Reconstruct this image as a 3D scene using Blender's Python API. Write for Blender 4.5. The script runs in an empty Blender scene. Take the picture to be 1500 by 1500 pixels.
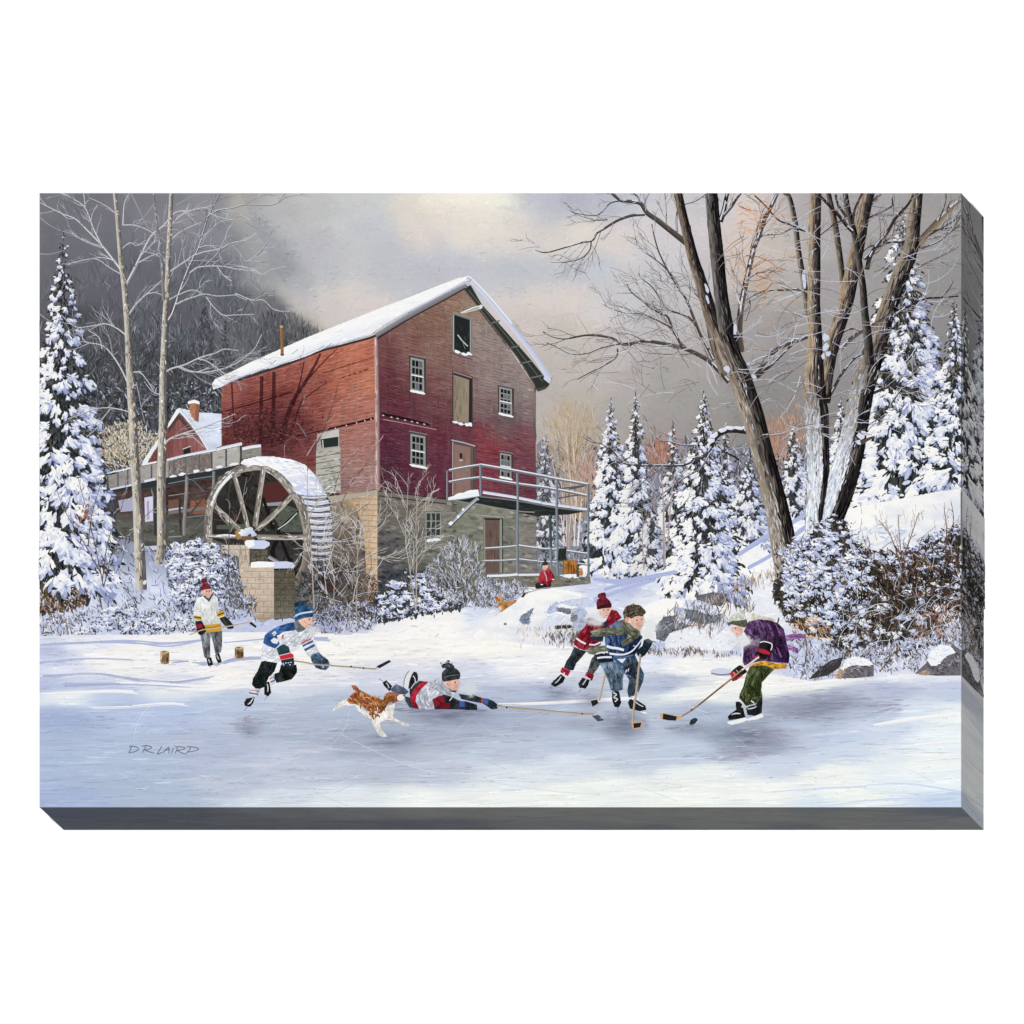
# A gallery-wrapped canvas print hanging on a plain white wall.  The picture printed on it is
# laid down stroke by stroke as thin flat paint meshes on the canvas face (picture units: 1 unit = S metres).
import bpy, math
import numpy as np
from mathutils import Vector

S = 0.00075                      # metres per picture unit
CX0, CX1, CY0, CY1 = 58.0, 1408.0, 283.0, 1182.5   # front face of the canvas
DEPTH = 60.0                     # stretcher depth in picture units
GAIN = 1.12                      # light reaching the front face (white pigment stays below 0.9)
STEP = 0.02                      # paint film thickness per overlapping touch
rng = np.random.default_rng(11)
scene = bpy.context.scene
coll = scene.collection

def W(x, y, h=0.0):
    return ((x-750.0)*S, -h*S, (750.0-y)*S)

def lin(c):
    c = np.clip(np.asarray(c, dtype=np.float64)/255.0, 0, 1)
    return np.where(c <= 0.04045, c/12.92, ((c+0.055)/1.055)**2.4)

def smooth(a, b, x):
    t = np.clip((np.asarray(x, float)-a)/(b-a), 0, 1)
    return t*t*(3-2*t)

_T = np.random.default_rng(5).random((256, 256))
def vnoise(x, y, sx, sy=None, seed=0):
    sy = sx if sy is None else sy
    u = np.asarray(x)/sx + seed*17.31; v = np.asarray(y)/sy + seed*9.77
    i = np.floor(u).astype(int); j = np.floor(v).astype(int)
    f = u-i; g = v-j
    f = f*f*(3-2*f); g = g*g*(3-2*g)
    a = _T[i % 256, j % 256]; b = _T[(i+1) % 256, j % 256]
    c = _T[i % 256, (j+1) % 256]; d = _T[(i+1) % 256, (j+1) % 256]
    return (a*(1-f)+b*f)*(1-g)+(c*(1-f)+d*f)*g - 0.5
def fbm(x, y, sx, sy=None, seed=0, o=4):
    sy = sx if sy is None else sy
    t = 0; a = 1.0
    for k in range(o):
        t = t + a*vnoise(x, y, sx/2**k, sy/2**k, seed+k*3); a *= .55
    return t

def field(pts, soft=30.0, ax=1.0, ay=1.0, power=1.5):
    """colour function from control points (x, y, r, g, b)"""
    P = np.array(pts, dtype=np.float64)
    def f(x, y):
        x = np.atleast_1d(np.asarray(x, float)); y = np.atleast_1d(np.asarray(y, float))
        out = np.empty((len(x), 3))
        for s in range(0, len(x), 40000):
            xs = x[s:s+40000, None]; ys = y[s:s+40000, None]
            d = ((xs-P[:, 0])*ax)**2 + ((ys-P[:, 1])*ay)**2 + soft**2
            w = d**-power
            out[s:s+40000] = (w@P[:, 2:5])/w.sum(1)[:, None]
        return out
    return f

def inpoly(x, y, poly):
    x = np.asarray(x, float); y = np.asarray(y, float)
    r = np.zeros(x.shape, bool); n = len(poly)
    for i in range(n):
        x0, y0 = poly[i]; x1, y1 = poly[(i+1) % n]
        if y0 == y1: continue
        c = ((y0 > y) != (y1 > y)) & (x < (x1-x0)*(y-y0)/(y1-y0)+x0)
        r ^= c
    return r
def mute(fn, sat, val=1.0):
    def f(x, y):
        c = fn(x, y); g = (c@np.array([.3, .59, .11]))[:, None]
        return (g+(c-g)*sat)*val
    return f
def bbox(poly):
    a = np.array(poly, float)
    return a[:, 0].min(), a[:, 1].min(), a[:, 0].max(), a[:, 1].max()
def sample(poly, n, rough=True):
    x0, y0, x1, y1 = bbox(poly); X = []; Y = []; k = 0
    for _ in range(60):
        x = rng.uniform(x0, x1, n); y = rng.uniform(y0, y1, n)
        m = inpoly(x+9*vnoise(x, y, 11, 11, 61), y+9*vnoise(x, y, 11, 11, 62), poly) if rough else inpoly(x, y, poly); X.append(x[m]); Y.append(y[m]); k += m.sum()
        if k >= n: break
    return np.concatenate(X)[:n], np.concatenate(Y)[:n]

def curve(pts, per=6):
    """Catmull-Rom through pts"""
    P = np.array(pts, float)
    if len(P) < 3: return np.array([P[0]+(P[-1]-P[0])*t for t in np.linspace(0, 1, 4)])
    Q = np.vstack([2*P[0]-P[1], P, 2*P[-1]-P[-2]]); out = []
    for i in range(1, len(Q)-2):
        p0, p1, p2, p3 = Q[i-1], Q[i], Q[i+1], Q[i+2]
        for t in np.linspace(0, 1, per, endpoint=False):
            out.append(.5*((2*p1)+(p2-p0)*t+(2*p0-5*p1+4*p2-p3)*t*t+(3*p1-p0-3*p2+p3)*t**3))
    out.append(P[-1]); return np.array(out)

SEQ = []             # every batch of touches, in the order it was painted
RS = 2               # samples per picture unit when working out which touches stay visible
RW, RH = int((CX1-CX0)*RS), int((CY1-CY0)*RS)
def covered(P):
    """samples covered by each polygon of a batch -> (face index, flat sample index), ordered by face"""
    n, k, _ = P.shape
    X = (P[..., 0]-CX0)*RS-.5; Y = (P[..., 1]-CY0)*RS-.5
    i0 = np.clip(np.ceil(X.min(1)), 0, RW-1).astype(int); i1 = np.clip(np.floor(X.max(1)), 0, RW-1).astype(int)
    j0 = np.clip(np.ceil(Y.min(1)), 0, RH-1).astype(int); j1 = np.clip(np.floor(Y.max(1)), 0, RH-1).astype(int)
    w = np.maximum(0, i1-i0+1); h = np.maximum(0, j1-j0+1); ok = (w > 0) & (h > 0)
    bw = np.where(ok, 2**np.ceil(np.log2(np.maximum(w, 1))).astype(int), 0); bh = np.where(ok, 2**np.ceil(np.log2(np.maximum(h, 1))).astype(int), 0)
    F, I = [], []
    for key in np.unique(bw*100000+bh):
        W_, H_ = divmod(int(key), 100000)
        if W_ == 0 or H_ == 0: continue
        ids = np.nonzero((bw == W_) & (bh == H_))[0]; step = max(1, 3000000//(W_*H_))
        for a in range(0, len(ids), step):
            f = ids[a:a+step]
            sx = i0[f][:, None, None]+np.arange(W_)[None, None, :]; sy = j0[f][:, None, None]+np.arange(H_)[None, :, None]
            sx, sy = np.broadcast_arrays(sx, sy); ins = np.zeros(sx.shape, bool)
            for e in range(k):
                x0, y0 = X[f, e][:, None, None], Y[f, e][:, None, None]; x1, y1 = X[f, (e+1) % k][:, None, None], Y[f, (e+1) % k][:, None, None]
                dy = np.where(y1 == y0, 1e-9, y1-y0)
                ins ^= ((y0 > sy) != (y1 > sy)) & (sx < (x1-x0)*(sy-y0)/dy+x0)
            ins &= (sx < RW) & (sy < RH)
            q = np.nonzero(ins); F.append(f[q[0]]); I.append((sy[q]*RW+sx[q]).astype(np.int32))
    if not F: return np.zeros(0, int), np.zeros(0, np.int32)
    F = np.concatenate(F); I = np.concatenate(I); o = np.argsort(F, kind='stable'); return F[o], I[o]

def finish_film():
    """drop touches that later touches hide completely, then stack the rest as thin films"""
    top = np.full(RW*RH, -1, np.int32); base = 0; cov = []
    for q, b in SEQ:
        P = q.fv[b]; F, I = covered(P); cov.append((F, I, base))
        if q.mat != 'glaze_paint': top[I] = F+base
        base += len(P)
    vis = np.zeros(base, bool); u = np.unique(top); vis[u[u >= 0]] = True
    film = np.zeros(RW*RH, np.float32)
    for (q, b), (F, I, b0) in zip(SEQ, cov):
        n = len(q.fv[b]); v = vis[b0:b0+n] if q.mat != 'glaze_paint' else np.ones(n, bool)
        h = np.full(n, STEP); jit = rng.random(n)*STEP*.45; st = np.searchsorted(F, np.arange(n)); en = np.searchsorted(F, np.arange(n), side='right')
        for f in np.nonzero(v)[0].tolist():
            if en[f] > st[f]:
                ii = I[st[f]:en[f]]; z = float(film[ii].max())+STEP; film[ii] = z; h[f] = z+jit[f]
        q.fh[b] = h; q.fk[b] = v
    print('FILM', film.max(), np.percentile(film, [50, 90, 99]), base, int(vis.sum()))

MATS = {}
ALLP = []            # everything painted, for the mirrored wrap of the edges
class Paint:
    def __init__(s, name, parent, label=None, mat='oil_paint', wrap=True):
        s.name, s.parent, s.label, s.mat, s.wrap = name, parent, label, mat, wrap
        s.fv = []; s.fc = []; s.fh = []; s.fk = []       # lists of (n,k,2), (n,k,3|4), (n,)
        s.obj = None
    # --- low level
    def add(s, pts, cols, flat=False, par=False):
        pts = np.asarray(pts, float); cols = np.asarray(cols, float)
        n, k, _ = pts.shape
        if cols.ndim == 1: cols = np.broadcast_to(cols, (n, k, len(cols)))
        elif cols.ndim == 2: cols = np.repeat(cols[:, None, :], k, 1)
        c = pts.mean(1)
        m = (c[:, 0] > CX0) & (c[:, 0] < CX1) & (c[:, 1] > CY0) & (c[:, 1] < CY1)
        if not m.all(): pts = pts[m]; cols = cols[m]; n = len(pts)
        if n == 0: return
        pts = pts.copy()
        pts[..., 0] = np.clip(pts[..., 0], CX0, CX1); pts[..., 1] = np.clip(pts[..., 1], CY0, CY1)
        s.fv.append(pts); s.fc.append(cols); s.fh.append(None); s.fk.append(None); SEQ.append((s, len(s.fv)-1))
    def poly(s, pts, col):
        s.add(np.array([pts], float), np.asarray(col, float)[None, :]); return s
    def grid(s, poly, fn, cell=2.0, flat=True):
        x0, y0, x1, y1 = bbox(poly)
        x0 = max(x0, CX0); x1 = min(x1, CX1); y0 = max(y0, CY0); y1 = min(y1, CY1)
        nx = max(1, int(math.ceil((x1-x0)/cell))); ny = max(1, int(math.ceil((y1-y0)/cell)))
        xs = np.linspace(x0, x1, nx+1); ys = np.linspace(y0, y1, ny+1)
        gx, gy = np.meshgrid(xs, ys); col = fn(gx.ravel(), gy.ravel())
        col = col.reshape(ny+1, nx+1, -1)
        cx = (gx[:-1, :-1]+gx[1:, 1:])/2; cy = (gy[:-1, :-1]+gy[1:, 1:])/2
        m = inpoly(cx, cy, poly)
        G = np.stack([gx, gy], -1)
        q = np.stack([G[:-1, :-1], G[:-1, 1:], G[1:, 1:], G[1:, :-1]], 2)[m]
        c = np.stack([col[:-1, :-1], col[:-1, 1:], col[1:, 1:], col[1:, :-1]], 2)[m]
        if len(q): s.add(q, c, flat=flat)
        return s
    def dabs(s, x, y, ang, ln, wd, col, k=6, taper=.35):
        """brush touches: elongated six-sided marks"""
        x = np.atleast_1d(np.asarray(x, float)); n = len(x)
        if n == 0: return s
        y = np.atleast_1d(np.asarray(y, float)); B = lambda v: np.broadcast_to(np.asarray(v, float), (n,))
        ang, ln, wd = B(ang), B(ln), B(wd)
        dx, dy = np.cos(ang), np.sin(ang); nx, ny = -dy, dx
        t = np.array([-.5, -.22, .25, .5, .25, -.22]); u = np.array([0, .5, .5, 0, -.5, -.5])*1.0
        px = x[:, None]+dx[:, None]*ln[:, None]*t+nx[:, None]*wd[:, None]*u
        py = y[:, None]+dy[:, None]*ln[:, None]*t+ny[:, None]*wd[:, None]*u
        col = np.asarray(col, float)
        if col.ndim == 1: col = np.broadcast_to(col, (n, len(col)))
        s.add(np.stack([px, py], -1), col); return s
    def blobs(s, x, y, rx, ry, ang, col, k=9, rough=.3, col2=None):
        """irregular touches; col2 = colour at the lower right side"""
        x = np.atleast_1d(np.asarray(x, float)); n = len(x)
        if n == 0: return s
        y = np.atleast_1d(np.asarray(y, float)); B = lambda v: np.broadcast_to(np.asarray(v, float), (n,))
        rx, ry, ang = B(rx), B(ry), B(ang)
        t = np.linspace(0, 2*np.pi, k, endpoint=False)[None, :]+rng.uniform(-.2, .2, (n, k))
        r = 1+rng.uniform(-rough, rough, (n, k))
        ex = rx[:, None]*r*np.cos(t); ey = ry[:, None]*r*np.sin(t)
        ca, sa = np.cos(ang)[:, None], np.sin(ang)[:, None]
        px = x[:, None]+ex*ca-ey*sa; py = y[:, None]+ex*sa+ey*ca
        col = np.asarray(col, float)
        if col.ndim == 1: col = np.broadcast_to(col, (n, len(col)))
        if col2 is not None:
            col2 = np.asarray(col2, float)
            if col2.ndim == 1: col2 = np.broadcast_to(col2, (n, len(col2)))
            w = np.clip(.5+.7*((px-x[:, None])/(rx+ry)[:, None]+(py-y[:, None])/(rx+ry)[:, None]), 0, 1)[..., None]
            col = col[:, None, :]*(1-w)+col2[:, None, :]*w
        s.add(np.stack([px, py], -1), col); return s
    def ribbon(s, pts, w, col, per=6, col_end=None, side=None):
        """tapered brush line; w = (start, end) or one width per point; side = colour of its right-hand edge"""
        P = curve(pts, per); n = len(P)
        w = np.interp(np.linspace(0, 1, n), np.linspace(0, 1, len(w)), w) if np.ndim(w) else np.full(n, float(w))
        T = np.gradient(P, axis=0); T /= np.maximum(1e-6, np.hypot(T[:, 0], T[:, 1]))[:, None]
        N = np.stack([-T[:, 1], T[:, 0]], 1)
        L = P+N*w[:, None]/2; R = P-N*w[:, None]/2
        c = np.broadcast_to(np.asarray(col, float), (n, len(col))).copy()
        if col_end is not None:
            t = np.linspace(0, 1, n)[:, None]; c = c*(1-t)+np.asarray(col_end, float)*t
        cl = c; cr = c if side is None else np.broadcast_to(np.asarray(side, float), c.shape)
        q = np.stack([L[:-1], L[1:], R[1:], R[:-1]], 1)
        cc = np.stack([cl[:-1], cl[1:], cr[1:], cr[:-1]], 1)
        s.add(q, cc, par=True); return s
    def fill(s, poly, n, ang, ln, wd, fn, av=.2, edge=True):
        """touches kept inside an outline"""
        x, y = sample(poly, n, False); n = len(x)
        if n == 0: return s
        a = (ang(x, y) if callable(ang) else np.full(n, float(ang)))+rng.normal(0, av, n)
        l = ln*rng.uniform(.5, 1.3, n); w = wd*rng.uniform(.6, 1.3, n)
        if edge:
            m = np.ones(n, bool)
            for t in (-.5, -.25, .25, .5): m &= inpoly(x+np.cos(a)*l*t, y+np.sin(a)*l*t, poly)
            for t in (-.5, .5): m &= inpoly(x-np.sin(a)*w*t, y+np.cos(a)*w*t, poly)
            x, y, a, l, w = x[m], y[m], a[m], l[m], w[m]
        if len(x) == 0: return s
        return s.dabs(x, y, a, l, w, fn(x, y))
    # --- finish
    def build(s):
        if not any(K.any() for K in s.fk):
            s.obj = bpy.data.objects.new(s.name, None); coll.objects.link(s.obj); s.obj.parent = s.parent.obj if isinstance(s.parent, Paint) else s.parent
            if s.label: s.obj['label'] = s.label
            return s.obj
        co = []; lc = []; ls = []; k0 = 0; start = []; tot = []; loops = []
        nv = 0; nl = 0
        for P, C, H, K in zip(s.fv, s.fc, s.fh, s.fk):
            P, C, H = P[K], C[K], H[K]
            n, k, _ = P.shape
            if n == 0: continue
            X = (P[..., 0]-750)*S; Z = (750-P[..., 1])*S; Y = -np.repeat(H[:, None], k, 1)*S
            co.append(np.stack([X, Y, Z], -1).reshape(-1, 3))
            if C.shape[-1] == 3:
                rgb = lin(C.reshape(-1, 3)); al = np.ones(len(rgb))
            else:
                cc = C.reshape(-1, 4); rgb = lin(cc[:, :3]); al = cc[:, 3]
            lc.append(np.column_stack([rgb/GAIN, al]))
            # picture y points down: reverse so the faces look out of the wall
            sgn = np.sum(P[:, :, 0]*np.roll(P[:, :, 1], -1, 1)-np.roll(P[:, :, 0], -1, 1)*P[:, :, 1], 1)
            idx = nv+np.arange(n*k).reshape(n, k)
            idx[sgn < 0] = idx[sgn < 0][:, ::-1]
            loops.append(idx.ravel())
            start.append(nl+np.arange(n)*k); tot.append(np.full(n, k)); nv += n*k; nl += n*k
        s.obj = mesh_object(s.name, np.concatenate(co), np.concatenate(loops), np.concatenate(start), np.concatenate(tot), np.concatenate(lc), s.mat, s.parent)
        if s.label: s.obj['label'] = s.label
        return s.obj

def mesh_object(name, co, loops, start, tot, col, mat, parent):
    me = bpy.data.meshes.new(name)
    me.vertices.add(len(co)); me.vertices.foreach_set('co', co.astype(np.float32).ravel())
    me.loops.add(len(loops)); me.loops.foreach_set('vertex_index', loops.astype(np.int32))
    me.polygons.add(len(start)); me.polygons.foreach_set('loop_start', start.astype(np.int32)); me.polygons.foreach_set('loop_total', tot.astype(np.int32))
    at = me.color_attributes.new('pigment', 'FLOAT_COLOR', 'POINT')
    at.data.foreach_set('color', col.astype(np.float32).ravel())
    me.update(calc_edges=True); me.validate()
    me.materials.append(MATS[mat])
    o = bpy.data.objects.new(name, me); coll.objects.link(o)
    o.parent = parent if not isinstance(parent, Paint) else parent.obj
    return o

PAINTS = []
def part(name, parent, label=None, mat='oil_paint', wrap=True):
    p = Paint(name, parent, label, mat, wrap); PAINTS.append(p); return p

def vary(c, n, amp=10, tint=3):
    """n variations of one pigment"""
    c = np.asarray(c, float)
    return np.clip(c+rng.normal(0, amp, (n, 1))+rng.normal(0, tint, (n, 3)), 0, 255)
def pick(pal, n, amp=8):
    c = np.array([p[:3] for p in pal], float); w = np.array([p[3] if len(p) > 3 else 1 for p in pal], float)
    return np.clip(c[rng.choice(len(pal), n, p=w/w.sum())]+rng.normal(0, amp, (n, 1)), 0, 255)
def T(ox, oy, sc):
    return lambda *a: [(ox+a[i]/sc, oy+a[i+1]/sc) for i in range(0, len(a), 2)]
def arr(*a):
    return [(a[i], a[i+1]) for i in range(0, len(a), 2)]

def heap(p, x, y, s_, cool=.4):
    """clumps of snow on brush: dark needles, lavender body, white crown"""
    for i in np.argsort(y):
        k = 6; p.dabs(x[i]+rng.normal(0, s_[i]*.9, k), y[i]+s_[i]*.5+rng.normal(0, s_[i]*.5, k), rng.normal(.9, .9, k), 2.5+s_[i]*.6*rng.random(k), .8+s_[i]*.12, pick([(34,37,38,4),(54,56,52,3),(76,70,60,2),(60,64,78,2)], k))
        k = 6; p.dabs(x[i]+rng.normal(0, s_[i]*.55, k), y[i]+s_[i]*.12+rng.normal(0, s_[i]*.25, k), rng.normal(.2, .6, k), s_[i]*(.7+.5*rng.random(k)), s_[i]*.3, pick([(178,187,220,3),(156,166,206,1+cool*2),(200,208,232,2)], k))
        if rng.random() > cool*.6:
            k = 5; p.dabs(x[i]-s_[i]*.1+rng.normal(0, s_[i]*.45, k), y[i]-s_[i]*.22+rng.normal(0, s_[i]*.18, k), rng.normal(.1, .5, k), s_[i]*(.6+.5*rng.random(k)), s_[i]*.24, pick([(246,246,247,3),(226,231,243,2)], k))
def cloth(p, poly, base, n=None, lit=26, ln=7, wd=2, ang=1.2, av=.5, var=7):
    """a garment or limb: base touch, lighter to the left and darker to the right, with folds"""
    x0, y0, x1, y1 = bbox(poly); a = np.array(poly); area = abs(np.sum(a[:, 0]*np.roll(a[:, 1], -1)-np.roll(a[:, 0], -1)*a[:, 1]))/2
    base = np.asarray(base, float)*.95
    cx, cy, r = (x0+x1)/2, (y0+y1)/2, max(x1-x0, y1-y0, 4)/2
    def f(x, y):
        g = -((x-cx)*.8+(y-cy)*.6)/r
        nz = fbm(x, y, 5.5, 8, 4)*2.1
        return np.clip(base+(lit*(g*.7+nz))[:, None]*(0.5+base/255.0)+rng.normal(0, var, (len(x), 1)), 0, 255)
    p.poly(poly, base)
    p.grid(poly, f, .9)
    p.fill(poly, n or int(area/5)+6, ang, ln, wd, f, av)
    k = max(3, int(area/26))
    p.fill(poly, k, ang, ln*1.1, wd*.75, lambda x, y: f(x, y)*(.62 if base.mean() < 150 else .87), av*.8); p.fill(poly, k//2+1, ang, ln*.8, wd*.6, lambda x, y: np.clip(f(x, y)*1.14+14, 0, 252), av*.8)
    return p
SHADE_R, SHADE_B, LAMP = 0.50, 0.175, 7650.0  # first two: shade of right side and underside, multiplied into the wrap pigment
# ------------------------------------------------------------------ the canvas and its picture
root = bpy.data.objects.new('canvas_print', None); coll.objects.link(root)
root['label'] = 'gallery-wrapped canvas print of children playing hockey on a frozen pond beside a red mill'
root['category'] = 'canvas print'

# sky ---------------------------------------------------------------
SKY = field([
 (70,290,112,113,124),(140,300,112,112,123),(220,300,122,122,134),(300,295,138,138,150),(330,330,128,131,142),(90,360,104,105,117),
 (200,400,100,102,114),(120,420,98,99,110),(300,400,96,101,112),(260,470,92,94,106),(120,480,84,86,94),(330,440,94,98,108),(400,470,84,87,94),(440,500,78,80,86),
 (160,560,72,74,80),(260,560,66,68,76),(220,620,70,74,84),
 (350,300,172,168,168),(370,340,158,162,168),(400,390,152,156,162),(420,310,187,186,188),(470,300,196,196,196),(450,350,190,190,194),(440,420,172,174,178),
 (520,290,204,204,205),(520,330,201,202,206),(510,380,198,199,203),(480,400,192,193,198),(560,330,200,203,212),(555,295,205,206,208),(600,300,222,214,204),(600,325,226,216,206),
 (620,345,222,213,206),(640,290,236,228,212),(655,300,233,224,213),(700,300,233,224,214),(690,335,232,222,211),(730,340,230,221,211),(735,292,236,235,220),(730,310,228,226,214),
 (760,325,222,215,208),(795,292,190,192,204),(815,300,187,190,202),(780,308,200,202,208),(850,290,176,180,194),(890,296,178,182,196),(930,300,190,192,202),
 (560,370,191,194,202),(600,390,192,195,204),(640,375,194,196,206),(690,390,196,197,207),(740,395,194,197,206),(790,390,198,200,208),(840,400,186,192,202),(880,400,192,196,204),
 (560,410,192,195,200),(620,405,192,195,202),(700,420,196,198,204),(760,410,192,196,204),
 (440,440,196,192,192),(470,442,216,208,204),(510,440,222,212,206),(545,445,220,210,205),(490,470,208,200,196),
 (740,440,216,206,202),(780,440,221,209,203),(830,440,220,207,201),(780,470,212,200,194),(860,440,212,206,204),(830,480,204,194,188),(800,360,222,214,206),(830,345,226,216,205),(860,335,224,215,204),
 (900,345,218,210,206),(905,360,216,206,204),(930,340,214,206,204),(960,360,206,202,206),(950,400,196,196,202),(920,430,198,197,200),(960,450,184,182,184),
 (800,500,196,187,181),(830,530,190,182,176),(880,520,188,181,178),(920,560,176,170,167),(800,560,188,180,174),(850,590,186,177,168),(960,560,166,161,158),(900,600,172,166,162),(1000,600,158,154,151),(960,630,160,154,150),(1040,620,152,147,144),
 (1010,340,204,198,202),(1020,400,190,186,188),(1030,300,196,194,200),(1075,320,206,200,198),(1100,330,210,200,194),(1085,350,216,196,184),(1090,380,202,188,178),(1130,350,192,182,176),
 (1120,420,174,166,160),(1150,480,154,149,146),(1100,480,160,155,152),(1130,560,142,139,138),(1110,620,140,137,136),(1160,620,138,134,132),(1200,330,170,165,166),(1230,420,160,156,157),(1220,540,144,141,141),
 (1290,310,164,160,162),(1300,400,152,148,149),(1350,330,156,152,152),(1390,320,150,147,147),(1395,420,142,139,140),(1390,520,136,134,136),(1380,360,150,147,148)], soft=20, power=2.1)
def skycol(x, y):
    x = np.atleast_1d(np.asarray(x, float)); y = np.atleast_1d(np.asarray(y, float))
    wx = 26*fbm(x, y, 80, 34, 2); wy = 13*fbm(x, y, 60, 30, 6)
    c = SKY(x+wx, y+wy); g = c.mean(1, keepdims=True); c = g+(c-g)*.88; c = c+(smooth(780, 900, x)*smooth(700, 480, y)*6)[:, None]+(np.exp(-((x-690)/70)**2-((y-285)/24)**2)*14)[:, None]*np.array([1, .98, .8])
    c = c + (5*fbm(x, y, 46, 22, 1) + 3.0*vnoise(x, y, 3.2, 2.6, 8))[:, None] + np.stack([2.5*vnoise(x, y, 40, 20, 20+k) for k in range(3)], 1)
    return c
sky = part('sky', root)
sky.grid(arr(58,283,1408,283,1408,760,58,760), skycol, 2.0)
n = 9000; x = rng.uniform(340, 1408, n); y = rng.uniform(283, 700, n); a_ = rng.choice([0, 0, 1.57, .4, -.4], n)+rng.normal(0, .2, n)
sky.dabs(x, y, a_, 5+11*rng.random(n), 1.4+2.2*rng.random(n), np.clip(skycol(x+rng.normal(0, 5, n), y+rng.normal(0, 4, n))+rng.normal(0, 2.6, (n, 1))+rng.normal(0, 1.3, (n, 3)), 0, 255))

# wooded hill at the left ------------------------------------------
hill = part('forest_hill', root)
hp = arr(58,283,352,283,372,330,398,384,424,430,452,456,482,474,520,494,540,560,330,720,330,860,58,860)
def hillcol(x, y):
    c = skycol(x, y)
    streak = 9*fbm(x, y, 6, 60, 31, 3)*smooth(330, 480, y)+9*fbm(x, y, 16, 30, 33)
    low = smooth(500, 640, y); c = c*np.array([1.01, 1.006, .98])+5*smooth(500, 380, y)[:, None]
    c = c*(1-.12*low[:, None])+streak[:, None]*(.5+.9*low[:, None])
    return c
hill.grid(hp, hillcol, 2.2)
def nofade(x, y):  # soft right-hand edge of the hill
    return x < np.interp(y, [283, 330, 384, 430, 456, 474, 494, 560], [330, 345, 372, 402, 430, 455, 500, 540])
x, y = sample(hp, 2600); m = nofade(x, y) & (y > 360); x, y = x[m], y[m]
d = smooth(340, 620, y)
hill.dabs(x, y, np.pi/2+rng.normal(0, .12, len(x)), 10+22*rng.random(len(x)), .7+.5*rng.random(len(x)),
          hillcol(x, y)+(rng.choice([-9, 10], len(x))*(.4+d))[:, None])
def brushfan(n, y0, y1, amp, ln):
    """soft clumps of leafless brush rising from the slope"""
    for _ in range(n):
        cx = rng.uniform(58, 500); by = rng.uniform(y0, y1); k = 16
        if not nofade(np.array([cx]), np.array([by-ln]))[0]: continue
        L = ln*rng.uniform(.6, 1.3, k); a = -np.pi/2+rng.normal(0, .42, k); x = cx+np.cos(a)*L*.6+rng.normal(0, 3, k); y = by+np.sin(a)*L*.6
        m = nofade(x+6, y-L*.4) & (y < 720)
        if m.any(): hill.dabs(x[m], y[m], a[m], L[m], .7+.5*rng.random(m.sum()), np.clip(hillcol(x[m], y[m])+rng.normal(0, amp, (m.sum(), 1))+rng.normal(0, 3, (m.sum(), 3))+np.array([2, 2, 3]), 0, 255))
brushfan(150, 400, 520, 14, 20); brushfan(260, 470, 640, 24, 20); brushfan(200, 540, 720, 32, 16)
hx = arr(58,500,330,500,440,500,500,530,330,600,330,700,58,700)
x, y = sample(hx, 800); m = nofade(x, y); x, y = x[m], y[m]
hill.dabs(x, y, rng.choice([-.6, .7, 1.2, 1.9, 2.5], len(x))+rng.normal(0, .3, len(x)), 5+9*rng.random(len(x)), .6+.5*rng.random(len(x)),
          pick([(140,144,156,3),(112,116,126,3),(50,52,58,5),(60,62,62,3),(88,80,74,2),(70,72,64,2),(176,180,192,1)], len(x)))
# furry silhouettes and small dark spruces on the hillside
for (cx, cy, r, k) in [(470,470,26,46),(430,460,30,60),(400,470,40,80),(500,490,18,40),(350,470,40,60),(515,494,14,24)]:
    x = cx+rng.normal(0, r*.7, k); y = cy+np.abs(rng.normal(0, r*.5, k)); m = nofade(x, y-4)
    hill.dabs(x[m], y[m], np.pi/2+rng.normal(0, .25, m.sum()), 10+10*rng.random(m.sum()), 1+rng.random(m.sum()), hillcol(x[m], y[m]+8)+rng.normal(0, 11, (m.sum(), 1)))
for (cx, t, b, w) in [(205,478,590,20),(300,440,560,24),(330,470,600,22),(268,520,620,20),(160,520,640,24),(225,560,660,22),(388,490,560,16),(300,580,650,20)]:
    n = 260; tt = rng.random(n)**.7; y = t+(b-t)*tt; u = rng.uniform(-1, 1, n); x = cx+u*w*tt
    hill.dabs(x, y, np.pi/2+u*.9+rng.normal(0, .3, n), 5+6*tt, 1.6, pick([(66,70,73,5),(76,80,82,4),(88,92,97,2),(128,133,143,1)], n))
# low snowy undergrowth behind the flume
und = arr(120,560,330,560,330,700,140,720,120,640)
x, y = sample(und, 1500)
hill.dabs(x, y, rng.normal(.9, .8, len(x)), 4+7*rng.random(len(x)), 1+1.3*rng.random(len(x)), pick([(40,44,48,5),(62,64,68,4),(120,126,142,3),(170,178,198,2),(84,74,64,2),(100,104,112,3)], len(x)))

# snowy golden bush behind the flume
gb = part('bush', root, 'frosted golden bush behind the flume')
x = rng.normal(185, 26, 1700); y = rng.normal(652, 20, 1700); m = ((x-188)/50)**2+((y-655)/38)**2 < 1
x, y = x[m], y[m]
gb.dabs(x, y, np.arctan2(y-700, x-188)+rng.normal(0, .5, len(x)), 3+6*rng.random(len(x)), .7+1.1*rng.random(len(x)),
        pick([(206,196,172,4),(178,160,130,4),(226,222,212,3),(130,116,96,3),(190,190,194,3),(90,84,78,2)], len(x)))

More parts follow.
